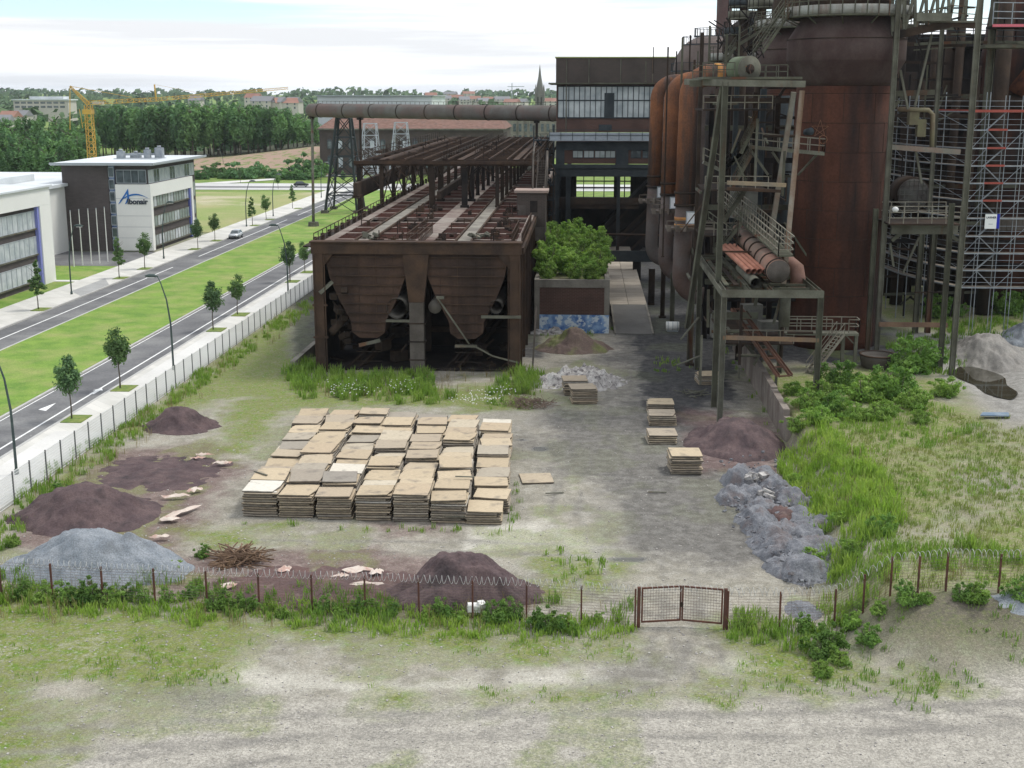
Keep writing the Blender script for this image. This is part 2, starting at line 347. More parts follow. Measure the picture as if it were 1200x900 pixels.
dark = np.maximum(dark, trk*.55); grav = grav*(1-trk*.3); moss = moss*(1-trk*.8)
pale = mask([[(60,760),(130,740),(150,765),(90,785)], [(250,785),(290,775),(330,790),(440,800),(560,795),(600,812),(440,815),(260,812)], [(560,790),(700,780),(720,800),(600,812)], [(-40,770),(20,745),(30,765),(-20,790)],
             [(850,770),(880,765),(900,790),(840,795)], [(640,610),(720,640),(700,670),(640,640)], [(560,620),(640,610),(640,640),(540,645)]], .8, 2.5, .9)
meadow = plat*(.55 + .9*(fbm(gx, gy, .16, 4, 2.)-.5)*2); pathr = sstep(0, 3, gx-(29+.0*gy))*plat*sstep(88, 92, gy - .4*(gx-29))*(1-sstep(126, 130, gy))
wk = plat*sstep(109, 113, gy+wob*4)*(1-sstep(150, 170, gy))*(1-sstep(31, 33, gx))
meadow = meadow*(1-wk); dark = np.maximum(dark, wk)
pathr = np.maximum(pathr, plat*sstep(26.5, 28, gx)*(1-sstep(66, 70, gy+.0*gx))*sstep(52, 56, gy)*.0)
bankd = plat*(1-sstep(56.5, 60, gy + wob*3))*sstep(9, 12, gx)*(1-sstep(24, 27, gx))
wet = mask([[(940,640),(975,636),(1000,646),(960,652)], [(605,515),(650,515),(655,535),(620,545)]], .5, .8)
wet = np.zeros(gx.shape)
for px, py, rx, ry in ((738,656,26,4), (632,526,12,4), (612,516,8,3)):
    c = G(px, py); s = Vector((c.x, c.y, 25)).length/FPX
    wet = np.maximum(wet, 1-sstep(.6, 1.1, np.hypot((gx-c.x)/(rx*s), (gy-c.y)/(ry*s*2.6)) + wob*.5))
lawn = np.maximum(1-sstep(-75, -70, gx+.0*gy), sstep(215, 260, gy)) * 1.
a1 = me.color_attributes.new('zone_a', 'FLOAT_COLOR', 'POINT'); a2 = me.color_attributes.new('zone_b', 'FLOAT_COLOR', 'POINT'); a3 = me.color_attributes.new('zone_c', 'FLOAT_COLOR', 'POINT')
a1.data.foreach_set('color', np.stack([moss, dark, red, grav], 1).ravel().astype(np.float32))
a2.data.foreach_set('color', np.stack([pale, meadow*(1-pathr), bankd, np.maximum(pathr, 0)], 1).ravel().astype(np.float32))
earth = sstep(400, 412, gy)*(1-sstep(450, 470, gy))*sstep(-170, -150, gx)*(1-sstep(-80, -68, gx))
a3.data.foreach_set('color', np.stack([lawn, wet, earth, sstep(450, 462, gy)*(1-sstep(620, 700, gy))*sstep(-200, -170, gx)*(1-sstep(-72, -62, gx))], 1).ravel().astype(np.float32))
gm = bpy.data.materials.new('site_ground'); gm.use_nodes = True; nt = gm.node_tree; N = nt.nodes.new; L = nt.links.new; B = nt.nodes['Principled BSDF']
tc = N('ShaderNodeTexCoord')
def gn(sc, det=6, rg=.6, kind='ShaderNodeTexNoise'):
    n = N(kind); n.inputs['Scale'].default_value = sc
    if kind == 'ShaderNodeTexNoise': n.inputs['Detail'].default_value = det; n.inputs['Roughness'].default_value = rg
    L(tc.outputs['Object'], n.inputs['Vector']); return n.outputs[0]
def gr(s_, a, b, lo=0., hi=1.):
    r = N('ShaderNodeMapRange'); L(s_, r.inputs[0]); r.inputs[1].default_value = a; r.inputs[2].default_value = b; r.inputs[3].default_value = lo; r.inputs[4].default_value = hi; return r.outputs[0]
def gmx(f, a, b, mode='MIX'):
    x = N('ShaderNodeMix'); x.data_type = 'RGBA'; x.blend_type = mode
    for k, q in ((0, f), (6, a), (7, b)):
        if isinstance(q, (int, float)): x.inputs[k].default_value = q
        elif isinstance(q, tuple): x.inputs[k].default_value = (*q, 1)
        else: L(q, x.inputs[k])
    return x.outputs[2]
def gmath(op, a, b):
    m = N('ShaderNodeMath'); m.operation = op
    for k, q in ((0, a), (1, b)):
        if isinstance(q, (int, float)): m.inputs[k].default_value = q
        else: L(q, m.inputs[k])
    m.use_clamp = True; return m.outputs[0]
def att(nm):
    a = N('ShaderNodeAttribute'); a.attribute_name = nm; s = N('ShaderNodeSeparateColor'); L(a.outputs['Color'], s.inputs[0]); return s.outputs[0], s.outputs[1], s.outputs[2], a.outputs['Alpha']
A, Bz, Cz = att('zone_a'), att('zone_b'), att('zone_c')
n_s, n_m, n_f, n_x = gn(.35), gn(1.3), gn(5.), gn(17., 5, .75)
vor = N('ShaderNodeTexVoronoi'); vor.inputs['Scale'].default_value = 4.5; L(tc.outputs['Object'], vor.inputs['Vector'])
col = gmx(gr(n_s, .35, .65), (.33,.305,.25), (.22,.205,.165)); col = gmx(gr(n_m, .45, .7), col, (.36,.34,.29))
def rag(m_, amt=.5):                      # ragged edge for a zone
    return gmath('MULTIPLY', gmath('ADD', m_, 0.), gr(n_f, .30, .52, 1-amt, 1.))
col = gmx(rag(Bz[0], .5), col, (.50,.475,.41))
col = gmx(A[3], col, gmx(gr(n_m, .35, .65), (.40,.375,.325), (.31,.29,.25)))
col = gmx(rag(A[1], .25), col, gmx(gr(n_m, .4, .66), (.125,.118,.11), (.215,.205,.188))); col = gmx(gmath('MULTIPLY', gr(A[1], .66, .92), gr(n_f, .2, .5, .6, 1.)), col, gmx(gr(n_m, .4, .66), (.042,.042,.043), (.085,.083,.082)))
col = gmx(rag(A[2], .45), col, gmx(gr(n_m, .35, .65), (.105,.062,.06), (.19,.125,.115)))
gcol = gmx(gr(n_f, .35, .65), (.12,.155,.035), (.205,.22,.065)); gcol = gmx(gr(n_m, .48, .66), gcol, (.12,.195,.025))
col = gmx(gmath('MULTIPLY', A[0], gmath('MULTIPLY', gr(n_f, .26, .50), gr(n_m, .28, .5, .55, 1.))), col, gcol)
mcol = gmx(gr(n_m, .35, .62), (.235,.22,.12), (.15,.20,.045)); mcol = gmx(gr(n_f, .52, .68), mcol, (.30,.27,.18))
col = gmx(gmath('MULTIPLY', Bz[1], 1.5), col, mcol)
col = gmx(rag(Bz[2], .5), col, (.12,.105,.085)); col = gmx(Bz[3], col, gmx(gr(n_m, .4, .6), (.31,.30,.275), (.22,.21,.19)))
col = gmx(Cz[0], col, gmx(gr(n_s, .4, .6), (.12,.20,.04), (.19,.25,.06))); col = gmx(gmath('MULTIPLY', Cz[2], gr(n_s, .35, .5)), col, (.33,.235,.18)); col = gmx(Cz[3], col, (.045,.05,.025))
col = gmx(1., col, gmx(gr(n_x, .3, .72), (.6,.6,.6), (1.4,1.4,1.4)), 'MULTIPLY'); n_y = gn(9., 4, .7); vc = N('ShaderNodeTexVoronoi'); vc.inputs['Scale'].default_value = 11.; L(tc.outputs['Object'], vc.inputs['Vector']); vs_ = N('ShaderNodeSeparateColor'); L(vc.outputs['Color'], vs_.inputs[0]); col = gmx(gmath('ADD', .55, gmath('MULTIPLY', A[3], .4)), col, gmx(1., col, gmx(gr(vs_.outputs[0], .0, 1.), (.76,.76,.76), (1.26,1.26,1.26)), 'MULTIPLY')); col = gmx(1., col, gmx(gr(n_y, .3, .7), (.84,.84,.84), (1.16,1.16,1.16)), 'MULTIPLY')
stone = gmath('MULTIPLY', gr(vor.outputs['Distance'], .0, .16, 1., 0.), gr(n_m, .5, .62)); col = gmx(gmath('MULTIPLY', stone, .45), col, (.55,.53,.48))
col = gmx(gmath('MULTIPLY', Cz[1], .75), col, (.10,.10,.10))
L(col, B.inputs['Base Color']); B.inputs['Specular IOR Level'].default_value = .25
L(gmath('SUBTRACT', .93, gmath('MULTIPLY', Cz[1], .85)), B.inputs['Roughness'])
bp = N('ShaderNodeBump'); bp.inputs['Distance'].default_value = .07; bp.inputs['Strength'].default_value = .7; L(n_x, bp.inputs['Height']); L(bp.outputs[0], B.inputs['Normal'])
me.materials.append(gm); ground = bpy.data.objects.new('ground', me); COL.objects.link(ground); tag(ground, kind='structure')

# ------------------------------------------------------------------ road, pavements, median
asphalt = M('asphalt', (.15,.15,.152), (.105,.105,.108), .3, .9, 0, .1, (.20,.20,.195), .12, (.48,.66), fine=.2)
asphalt2 = M('cycle_lane_asphalt', (.19,.19,.19), (.15,.15,.155), .3, .9, 0, .1)
paving = brickmat('pale_paving', (.60,.585,.54), (.52,.51,.47), (.36,.35,.33), 1., 1.2, .8, .012, dirt=(.42,.41,.37))
paving_plain = M('pale_paving_plain', (.62,.61,.58), (.54,.53,.5), .15, .9, fine=.06)
paint = M('road_paint', (.8,.8,.78), (.66,.66,.64), 1, .7, fine=.05)
lawnm = M('mown_grass', (.115,.215,.03), (.185,.29,.045), .5, .9, 0, .6, (.26,.29,.09), .22, (.46,.68), fine=.3, bscale=9)
lawn_dry = M('rough_meadow', (.20,.26,.07), (.30,.29,.13), .06, .9, 0, .4, (.40,.36,.24), .05, (.5,.62), fine=.2)
kerbm = M('kerb_stone', (.46,.455,.43), (.38,.375,.36), .8, .9)
def sheet(name, x0, x1, y0, y1, z, m, thick=0.):
    b = MB()
    if thick: b.box(x0, x1, y0, y1, z-thick, z)
    else: b.add([(x0,y0,z),(x1,y0,z),(x1,y1,z),(x0,y1,z)], [(0,1,2,3)])
    o = b.build(name, m); return tag(o, kind='structure')
YN, YF = 55, 345
sheet('road', -63.4, -58.3, YN, 560, .03, asphalt); r2 = sheet('road', -45.8, -40.9, YN, 560, .03, asphalt)
sheet('pavement', -40.65, -35.75, YN, YF, .13, paving, .125)
sheet('pavement', -69.5, -63.75, YN, YF, .13, paving, .125)
b = MB()
for x0, x1 in ((-40.9,-40.65), (-63.75,-63.5), (-46.1,-45.85), (-58.25,-58.0)): b.box(x0, x1, YN, YF, 0., .15)
tag(b.build('kerb', kerbm), kind='structure')
b = MB(); b.box(-57.98, -46.12, YN, YF, 0., .16); o = tag(b.build('median_lawn', lawnm), kind='structure')
b = MB()                                                                     # painted lines
for x0, x1 in ((-42.1,-41.92), (-45.7,-45.58)): b.add([(x0,YN,.036),(x1,YN,.036),(x1,YF,.036),(x0,YF,.036)], [(0,1,2,3)])
for y0, y1 in ((YN,187),(200,262),(272,345)): b.add([(-61.2,y0,.036),(-61.0,y0,.036),(-61.0,y1,.036),(-61.2,y1,.036)], [(0,1,2,3)])
tag(b.build('road_marking', paint), kind='structure')
b = MB(); b.add([(-44.2,99,.036),(-43.4,98.6,.036),(-43.7,101.4,.036)], [(0,1,2)])
c = G(112, 459.5); b.add([(c.x-.2,c.y-.9,.037),(c.x+.2,c.y-.9,.037),(c.x+.2,c.y+.5,.037),(c.x+.45,c.y+.5,.037),(c.x,c.y+1.5,.037),(c.x-.45,c.y+.5,.037),(c.x-.2,c.y+.5,.037)], [(0,1,2,3,4,5,6)])
tag(b.build('lane_arrow', paint), kind='structure')
# bays and lay-bys: slightly darker paving patches and inset asphalt
for y0, y1 in ((72, 92), (107, 134), (147, 172)):
    sheet('pavement_panel', -39.9, -36.0, y0, y1, .137, paving_plain)
b = MB(); b.prism([(-66.6,174,.131),(-63.8,168,.131),(-63.8,158,.131),(-66.6,162,.131)], (0,0,.005)); tag(b.build('layby', M('layby_sett', (.36,.36,.35), (.3,.3,.29), .5)), kind='structure')
# lawns, forecourts and the square beyond
sheet('lawn', -98, -69.6, 172.5, 187.5, .05, lawnm); sheet('lawn', -72.9, -69.6, 120, 171.5, .05, lawnm)
sheet('forecourt', -98, -69.6, 187.6, 205.6, .05, asphalt)
sheet('forecourt_path', -80, -69.55, 170.9, 172.4, .09, paving_plain)
sheet('meadow', -118, -69.6, 236, 338, .06, lawn_dry)
sheet('cross_road', -190, 20, 346, 372, .07, M('pale_sett', (.52,.52,.5), (.44,.44,.42), .05, .9)); sheet('cross_road_asphalt', -190, 20, 353, 360, .09, asphalt2)
b = MB()
b.prism([(-69,372,.08),(-60,372,.08),(-44,560,.08),(-56,560,.08)], (0,0,.02)); b.prism([(-112,372,.08),(-104,372,.08),(-64,430,.08),(-64,440,.08)], (0,0,.02)); tag(b.build('side_road', paving_plain), kind='structure')

# ================================================================== office buildings on the left
def window(parent, p, u, n, w_, h_, nm=1, fr=dark_frame, pane=glass_dark, fw=.07):
    """p lower-left corner seen from outside, u along the wall, n outward; returns the window part"""
    p = Vector(p); u = Vector(u); n = Vector(n); z = Vector((0,0,1)); b = MB()
    for i in range(nm+1):
        q = p + u*(w_*i/nm); b.beam(q, q + z*h_, fw, .12)
    for k in (0, h_): b.beam(p + z*k, p + u*w_ + z*k, fw, .12) if abs(u.x) > .5 else b.beam(p + z*k, p + u*w_ + z*k, .12, fw)
    f = b.build('window', fr, parent)
    g = MB(); g.prism([p, p + u*w_, p + u*w_ + z*h_, p + z*h_], -n*.04); o = g.build('pane', pane, f, origin=parent['_o']); o.location = (0,0,0)
    return f
X0, X1, Y0, Y1, HT = -70.6, -85.0, 206.2, 232.2, 14.0
A = thing('office_building', 'four storey office block with grey brick stair tower and company lettering on its white wall', 'building', ((X0+X1)/2, (Y0+Y1)/2, 0))
b = MB(); b.box(-84.9, -77.3, Y0, Y0+7, 0, HT-.02); b.build('brick_tower', brick_dark, A)
b = MB(); b.box(-84.7, -70.9, Y0+.6, Y1, 0, HT-.15); b.build('wall', brick_dark, A)
b = MB(); b.box(-76.2, -70.4, Y0+.02, Y0+.58, .15, 10.9)
b.box(-70.9, -70.4, Y0+1.06, Y1-3.0, 8.9, 10.9); b.box(-70.9, -70.4, Y0+.59, Y0+1.05, .15, 10.9) ; b.box(-70.9, -70.4, Y1-3.9, Y1-3.0, .15, 8.89)
b.build('white_panel', white_panel, A)
b = MB()
for zz in (2.2, 4.0, 5.8, 8.6): b.box(-76.2, -70.5, Y0-.005, Y0+.0, zz, zz+.05)
b.build('panel_joint', grey_trim, A)
b = MB(); b.prism([(-86.1,204.8,HT),(-69.3,204.8,HT),(-69.1,233.6,HT),(-86.1,233.6,HT)], (0,0,.38)); rf = b.build('roof', roof_white, A)
b = MB(); b.prism([(-86.2,204.7,HT+.1),(-69.2,204.7,HT+.1),(-69.2,204.55,HT+.1),(-86.2,204.55,HT+.1)], (0,0,.35)); b.prism([(-69.15,204.6,HT+.1),(-68.95,233.7,HT+.1),(-69.05,233.7,HT+.1),(-69.25,204.6,HT+.1)], (0,0,.35)); b.build('fascia', grey_trim, A)
for (x, y, sx_, sy_, h_) in ((-79.5,219,1.2,1.2,1.7), (-77.6,221,1.6,1.4,1.3), (-75.2,220,1.,1.,1.9), (-73.6,221.5,1.3,1.3,2.2)):
    b = MB(); b.box(x-sx_/2, x+sx_/2, y-sy_/2, y+sy_/2, HT+.39, HT+h_); b.tube((x,y,HT+h_),(x,y,HT+h_+.35), .35, 10); b.build('roof_unit', galv, A)
b = MB(); b.beam((-79.5,219.8,HT+1.1),(-73.6,221.5,HT+1.1), .35); b.box(-80.5,-72.8,218,222.6,HT+.385,HT+.5); b.build('roof_duct', grey_trim, A)
b = MB(); b.box(-77.2, -76.3, Y0+.2, Y0+.58, 0, HT-.05); b.build('glazed_strip', glassmat('blue_glass', (.05,.08,.2), (.25,.32,.42), .5), A)
for k in range(7): window(A, (-77.2, Y0+.15, .4+k*1.95), (1,0,0), (0,-1,0), .85, 1.5, 1, grey_trim, glass_dark)
window(A, (-76.0, Y0+.35, 11.1), (1,0,0), (0,-1,0), 4.9, 2.1, 4, grey_trim, glass_dark)
for k in range(9): window(A, (-70.86, Y0+.8+k*2.75, 11.05), (0,1,0), (1,0,0), 2.7, 2.1, 2, grey_trim, (glass_blind, glass_dark)[k % 3 == 1])
for zf, h_ in ((7.1,1.75), (3.9,1.7), (.75,1.75)):
    for k in range(7): window(A, (-70.78, Y0+1.1+k*2.95, zf), (0,1,0), (1,0,0), 2.85, h_, 2, light_steel, (glass_green, glass_blind, glass_green)[(k+int(zf)) % 3])
    b = MB(); b.box(-70.88, -70.6, Y0+.95, Y1-3.95, zf-.16, zf-.02); b.build('window_sill', light_steel, A)
for zf in (.8, 4., 7.2): window(A, (-70.86, Y1-2.9, zf), (0,1,0), (1,0,0), 2.7, 2.6, 2, light_steel, glass_green)
b = MB(); b.box(-70.95, -70.55, Y1-4.6, Y1-3.95, .2, 8.85); b.build('blue_reveal', M('blue_reveal', (.12,.14,.38), None, 1, .6), A)
# lettering and the swoosh above it
def text_mesh(body, size, ext=.04, bold=0.):
    cu = bpy.data.curves.new('t', 'FONT'); cu.body = body; cu.size = size; cu.extrude = ext; cu.offset = bold; cu.align_x = 'LEFT'
    o = bpy.data.objects.new('t', cu); COL.objects.link(o); dg = bpy.context.evaluated_depsgraph_get(); m = bpy.data.meshes.new_from_object(o.evaluated_get(dg))
    bpy.data.objects.remove(o); return m
def letters(parent, name, body, size, at, mat, rz=0., ext=.04, bold=0.):
    m = text_mesh(body, size, ext, bold); m.materials.clear(); m.materials.append(mat); o = bpy.data.objects.new(name, m); COL.objects.link(o); o.parent = parent
    po = parent['_o']; o.location = (at[0]-po[0], at[1]-po[1], at[2]-po[2]); o.rotation_euler = (R(90), 0, rz); return o
ink = M('dark_lettering', (.03,.04,.06), None, 1, .5, fine=0); blue = M('blue_logo', (.02,.14,.42), None, 1, .4, fine=0)
letters(A, 'lettering', 'lbonair', 1.2, (-74.3, Y0-.06, 7.75), ink, 0, .04, .035)
b = MB()
def ribbon(pts, wd):
    for (p, w1), (q, w2) in zip(zip(pts[:-1], wd[:-1]), zip(pts[1:], wd[1:])):
        b.prism([(p[0],Y0-.03,p[1]-w1/2),(q[0],Y0-.03,q[1]-w2/2),(q[0],Y0-.03,q[1]+w2/2),(p[0],Y0-.03,p[1]+w1/2)], (0,-.05,0))
b.prism([(-75.85,Y0-.03,7.7),(-75.5,Y0-.03,7.9),(-74.05,Y0-.03,9.75),(-74.05,Y0-.03,10.25)], (0,-.05,0))
b.prism([(-74.3,Y0-.03,9.9),(-74.05,Y0-.03,10.25),(-73.95,Y0-.03,8.7),(-74.5,Y0-.03,7.75),(-74.7,Y0-.03,7.75),(-74.25,Y0-.03,8.7)], (0,-.055,0))
th = [i/12 for i in range(13)]
ribbon([(-75.5+4.6*t, 8.25+1.05*math.sin(math.pi*(t*.82+.02))) for t in th], [.06+.22*math.sin(math.pi*min(1, t*1.1)) for t in th])
b.build('logo', blue, A)

Bd = thing('office_building', 'three storey office block with white frame and tall curtained windows at the left edge', 'building', (-90, 156, 0))
b = MB(); b.box(-104, -73.2, 130, 171.4, 0, 12.2); b.build('wall', brick_dark, Bd)
b = MB(); b.box(-73.25, -72.6, 130, 171.75, 10.6, 12.95); b.box(-73.25, -72.6, 168.2, 171.75, 0, 10.59); b.box(-82, -73.26, 171.41, 171.8, 0, 12.9); b.build('white_frame', white_panel, Bd)
b = MB(); b.box(-104, -72.3, 129.9, 172.1, 12.96, 13.2); b.build('roof', roof_white, Bd)
b = MB(); b.box(-101, -84, 150, 170, 13.22, 13.5); b.box(-99, -92, 140, 148, 13.22, 14.2); b.build('roof_plant', grey_trim, Bd)
for zf in (.9, 4.35, 7.75):
    for k in range(10): window(Bd, (-73.12, 138.3+k*3., zf), (0,1,0), (1,0,0), 2.9, 2.3, 2, grey_trim, glass_blind)
    b = MB(); b.box(-73.3, -72.95, 136, 168.1, zf-.22, zf-.03); b.build('window_sill', light_steel, Bd)
b = MB(); b.box(-73.2, -72.75, 167.6, 168.18, 0, 10.58); b.build('blue_reveal', M('blue_reveal_b', (.2,.22,.5), None, 1, .6), Bd)
Bc = thing('office_building', 'low pale hall with long white roof between the two brick office blocks', 'building', (-105, 190, 0))
b = MB(); b.box(-140, -84.6, 188, 235, 0, 10.6); b.build('wall', white_panel, Bc)
b = MB(); b.box(-140.5, -84.0, 187.5, 236, 10.62, 11.1); b.box(-130, -110, 200, 225, 11.12, 11.6); b.box(-104, -92, 196, 212, 11.12, 12.2); b.build('roof', roof_white, Bc)
b = MB(); b.box(-140.2, -84.3, 187.3, 187.45, 10.1, 10.9); b.build('fascia', grey_trim, Bc)
for zf in (1., 6.4):
    for k in range(6): window(Bc, (-101+k*2.7, 187.93, zf), (1,0,0), (0,-1,0), 2.5, 1.9, 2, dark_frame, (glass_dark, glass_green)[k % 2])
b = MB(); b.box(-102, -84.55, 187.85, 187.98, 3.6, 4.2); b.build('sill_band', grey_trim, Bc)

# flagpoles
POLE = None
for i, (px, py) in enumerate(((87,313),(97,311),(107.5,310),(117,309),(126.5,307))):
    c = G(px, py)
    if POLE is None:
        POLE = thing('flagpole', 'x', 'flagpole', (c.x, c.y, .05), 'white flagpoles on the lawn'); b = MB(); b.tube((c.x,c.y,.05),(c.x,c.y,8.3), .09, 8, .05); kids(POLE, b.build('pole', white_panel, POLE))
        b = MB(); b.tube((c.x,c.y,8.3),(c.x,c.y,8.45), .1, 8); kids(POLE, b.build('finial', galv, POLE)); o = POLE
    else: o = copy_tree(POLE, (c.x, c.y, .05))
    o['label'] = 'white empty flagpole on the office lawn, %s' % ['leftmost of the five', 'second from the left of five', 'middle one of the five', 'fourth from the left of five', 'rightmost of the five by the brick wall'][i]

# ================================================================== street trees
def leaves(mb, c, rad, n, size, rng_, squash=1., hollow=.35, clumps=0, flat=.0, spread=.85):
    cl = []
    if clumps:
        for _ in range(clumps):
            d = Vector((rng_.gauss(0,1), rng_.gauss(0,1), rng_.gauss(0,1))).normalized(); rr = rng_.uniform(.35, spread)
            cl.append((Vector((c[0]+d.x*rad[0]*rr, c[1]+d.y*rad[1]*rr, c[2]+d.z*rad[2]*rr)), rng_.uniform(.2, .42)/(1 if spread < 1 else 1.5)))
    for _ in range(n):
        d = Vector((rng_.gauss(0,1), rng_.gauss(0,1), rng_.gauss(0,1))).normalized()
        if cl:
            q, k = cl[rng_.randrange(len(cl))]; rr = rng_.uniform(hollow, 1.); p = q + Vector((d.x*rad[0], d.y*rad[1], d.z*rad[2]))*k*rr
        else:
            rr = rng_.uniform(hollow, 1.)**.6; p = Vector((c[0]+d.x*rad[0]*rr, c[1]+d.y*rad[1]*rr, c[2]+d.z*rad[2]*rr))
        nrm = (d + Vector((rng_.gauss(0,.6), rng_.gauss(0,.6), rng_.gauss(0,.6)+.4))).normalized(); t = nrm.orthogonal().normalized(); t = Matrix.Rotation(rng_.uniform(0, 6.28), 3, nrm) @ t
        s2 = nrm.cross(t); a = size*rng_.uniform(.6, 1.25); w2 = a*.55
        mb.add([p - t*a, p + s2*w2, p + t*a, p - s2*w2], [(0,1,2,3)])
def make_tree(name, h, tr, cr, nleaf, ls, seed, mat, clumps, trunk_r=.07, branches=7, conical=False):
    rg = random.Random(seed); root_ = thing(name, None, None, (0,0,0)); b = MB()
    pts = [(rg.uniform(-.03,.03)*i, rg.uniform(-.03,.03)*i, h*.86*i/5) for i in range(6)]; b.path(pts, [trunk_r*(1-.14*i) for i in range(6)], 7)
    for _ in range(branches):
        z = rg.uniform(tr, h*.8); a = rg.uniform(0, 6.28); l = cr*rg.uniform(.6, .95); b.path([(0,0,z), (math.cos(a)*l*.5, math.sin(a)*l*.5, z+l*.45), (math.cos(a)*l, math.sin(a)*l, z+l*.8)], [trunk_r*.45, trunk_r*.3, trunk_r*.12], 5)
    t_ = b.build('trunk', bark, root_)
    b = MB(); H2 = (h-tr)/2
    if conical:
        for k in range(5):
            q = k/4; leaves(b, (0,0,tr+(h-tr)*(.12+.74*q)), (cr*(1-.68*q), cr*(1-.68*q), (h-tr)*.17), int(nleaf*(.3-.05*k)), ls, rg, clumps=8)
    else:
        leaves(b, (0,0,tr+H2), (cr, cr, H2), nleaf, ls, rg, clumps=clumps); leaves(b, (0,0,tr+H2*.8), (cr*.6, cr*.6, H2*.65), nleaf//4, ls, rg)
    c_ = b.build('crown', mat, root_); return kids(root_, t_, c_)
PROTO = [make_tree('street_tree', 5.3, 2.0, 1.3, 1900, .13, 11, leafm[1], 34), make_tree('street_tree', 5.0, 1.8, 1.2, 1700, .13, 12, leafm[3], 30), make_tree('street_tree', 5.6, 1.8, 1.2, 2600, .13, 13, leafm[3], 20, conical=True)]
used = set()
def place(proto, loc, rz, sc, label, cat, group):
    if proto.name not in used:
        used.add(proto.name); proto.location = loc; proto.rotation_euler = (0,0,rz); proto.scale = (sc,)*3 if not isinstance(sc, tuple) else sc; o = proto
    else: o = copy_tree(proto, loc, rz, sc)
    o['label'] = label; o['category'] = cat; o['group'] = group; return o
right_t = [(86,493,.98), (142,457,1.08), (247,388,1.02), (277,370,.93), (337,331,1.06), (356,320,.88)]
names = ['young street tree nearest the camera by the mesh fence, leaves over the kerb', 'young street tree second from the camera along the mesh fence', 'young street tree third from the camera along the mesh fence, left of a close pair', 'young street tree fourth along the mesh fence, right of a close pair', 'young street tree fifth along the mesh fence, left of the rusty bunker', 'young street tree close to the rusty bunker, last along the mesh fence']
for i, (px, py, sc) in enumerate(right_t):
    c = G(px, py); place(PROTO[i % 2], (-40.1, c.y, .13), i*1.3, sc, names[i], 'tree', 'young street trees along the avenue')
left_t = [(45,364,1.05,2,'beside the cut off office block'), (140,327,1.02,2,'in front of the rightmost flagpoles'), (170,316,1.05,1,'in front of the white lettered wall'), (232,293,.95,0,'before the far corner of the lettered office'), (252,283,.95,1,'just left of the parked silver car'), (296,265,1.0,2,'on the meadow edge, left of a close pair'), (312,258,1.0,1,'on the meadow edge, right of a close pair'), (343,245,.95,2,'beside the road near the tall pipe pole'), (282,215,.85,0,'standing at the far square'), (326,222,.8,1,'in the far meadow corner by the square'), (402,218,.8,0,'beyond the lattice pipe tower')]
for i, (px, py, sc, k, lb) in enumerate(left_t):
    c = G(px, py); place(PROTO[k], (c.x, c.y, .13 if c.x > -70 else .06), i*2.1, sc, 'young street tree on the far pavement, ' + lb if i < 8 else 'small young tree ' + lb, 'tree', 'young street trees along the avenue')
turf = M('tree_pit_turf', (.10,.17,.03), (.2,.23,.06), 2, .9, 0, .5, fine=.3)
b0 = None
for i, (px, py, *_) in enumerate(right_t + [t for t in left_t[:8]]):
    c = G(px, py); x = -40.0 if i < 6 else -64.7
    if b0 is None:
        b = MB(); b.box(x-.55, x+1.1, c.y-1.2, c.y+1.2, .1, .19); b0 = o = tag(b.build('tree_pit', turf), kind='structure')
    else: o = copy_tree(b0, (x+.27, c.y, .1)); o['kind'] = 'structure'
del b0

# ================================================================== street lamps
lamp_m = M('lamp_pole_green', (.07,.10,.09), (.05,.07,.07), 1, .5, .3, fine=.03); lamp_w = M('lamp_head_pale', (.6,.6,.58), None, 1, .5)
def make_lamp():
    r_ = thing('street_lamp', None, None, (0,0,0)); b = MB(); pts = [(0,0,0),(0,0,2.5),(-.03,0,4.5),(-.28,0,6.6),(-.75,0,8.2),(-1.0,0,8.75)]
    b.path(pts, [.1,.095,.085,.07,.055,.05], 8); b.tube((0,0,0),(0,0,.35), .15, 10); p = b.build('pole', lamp_m, r_)
    b = MB(); b.path([(-.95,0,8.74),(-1.3,0,8.8),(-1.75,0,8.8),(-2.15,0,8.76)], [.05,.15,.17,.06], 8); h_ = b.build('lamp_head', lamp_m, r_)
    b = MB(); b.box(-2.0,-1.3,-.1,.1,8.6,8.66); g = b.build('lamp_glass', lamp_w, r_); return kids(r_, p, h_, g)
LP = make_lamp()
for i, (x, px, py, flip, lb) in enumerate(((-37.9,19,558,0,'at the left photo edge beside the mesh fence'), (-37.9,202,435,0,'by the mesh fence left of a young tree pair'), (-37.9,324,345,0,'by the mesh fence just left of the rusty bunker'),
        (-37.9,0,296,0,''), (-65.5,83,346,1,'on the far pavement before the office lawn'), (-65.5,192,304,1,'before the lettered office facade'), (-65.6,267,266,1,'at the meadow corner beyond the parked silver car'), (-65.6,326,254,1,'on the far pavement beside the meadow trees'), (-65.6,358,232,1,'farthest on the far pavement near the square'))):
    if not lb: continue
    c = G(px, py); place(LP, (x, c.y, .13), math.pi*0 if not flip else math.pi, 1., 'curved green street lamp ' + lb, 'street lamp', 'curved street lamps along the avenue')
for i, (px, py, y) in enumerate(((55,200,380), (71,196,390), (15,205,370), (262,199,430))):
    c = V(px, py, y); place(LP, (c.x, y, 0), .5, .85, 'distant street lamp against the left woods, ' + ['before the dark trees left of the crane', 'nearest the crane mast', 'farthest left', 'right of the lettered office roof'][i], 'street lamp', 'distant street lamps')

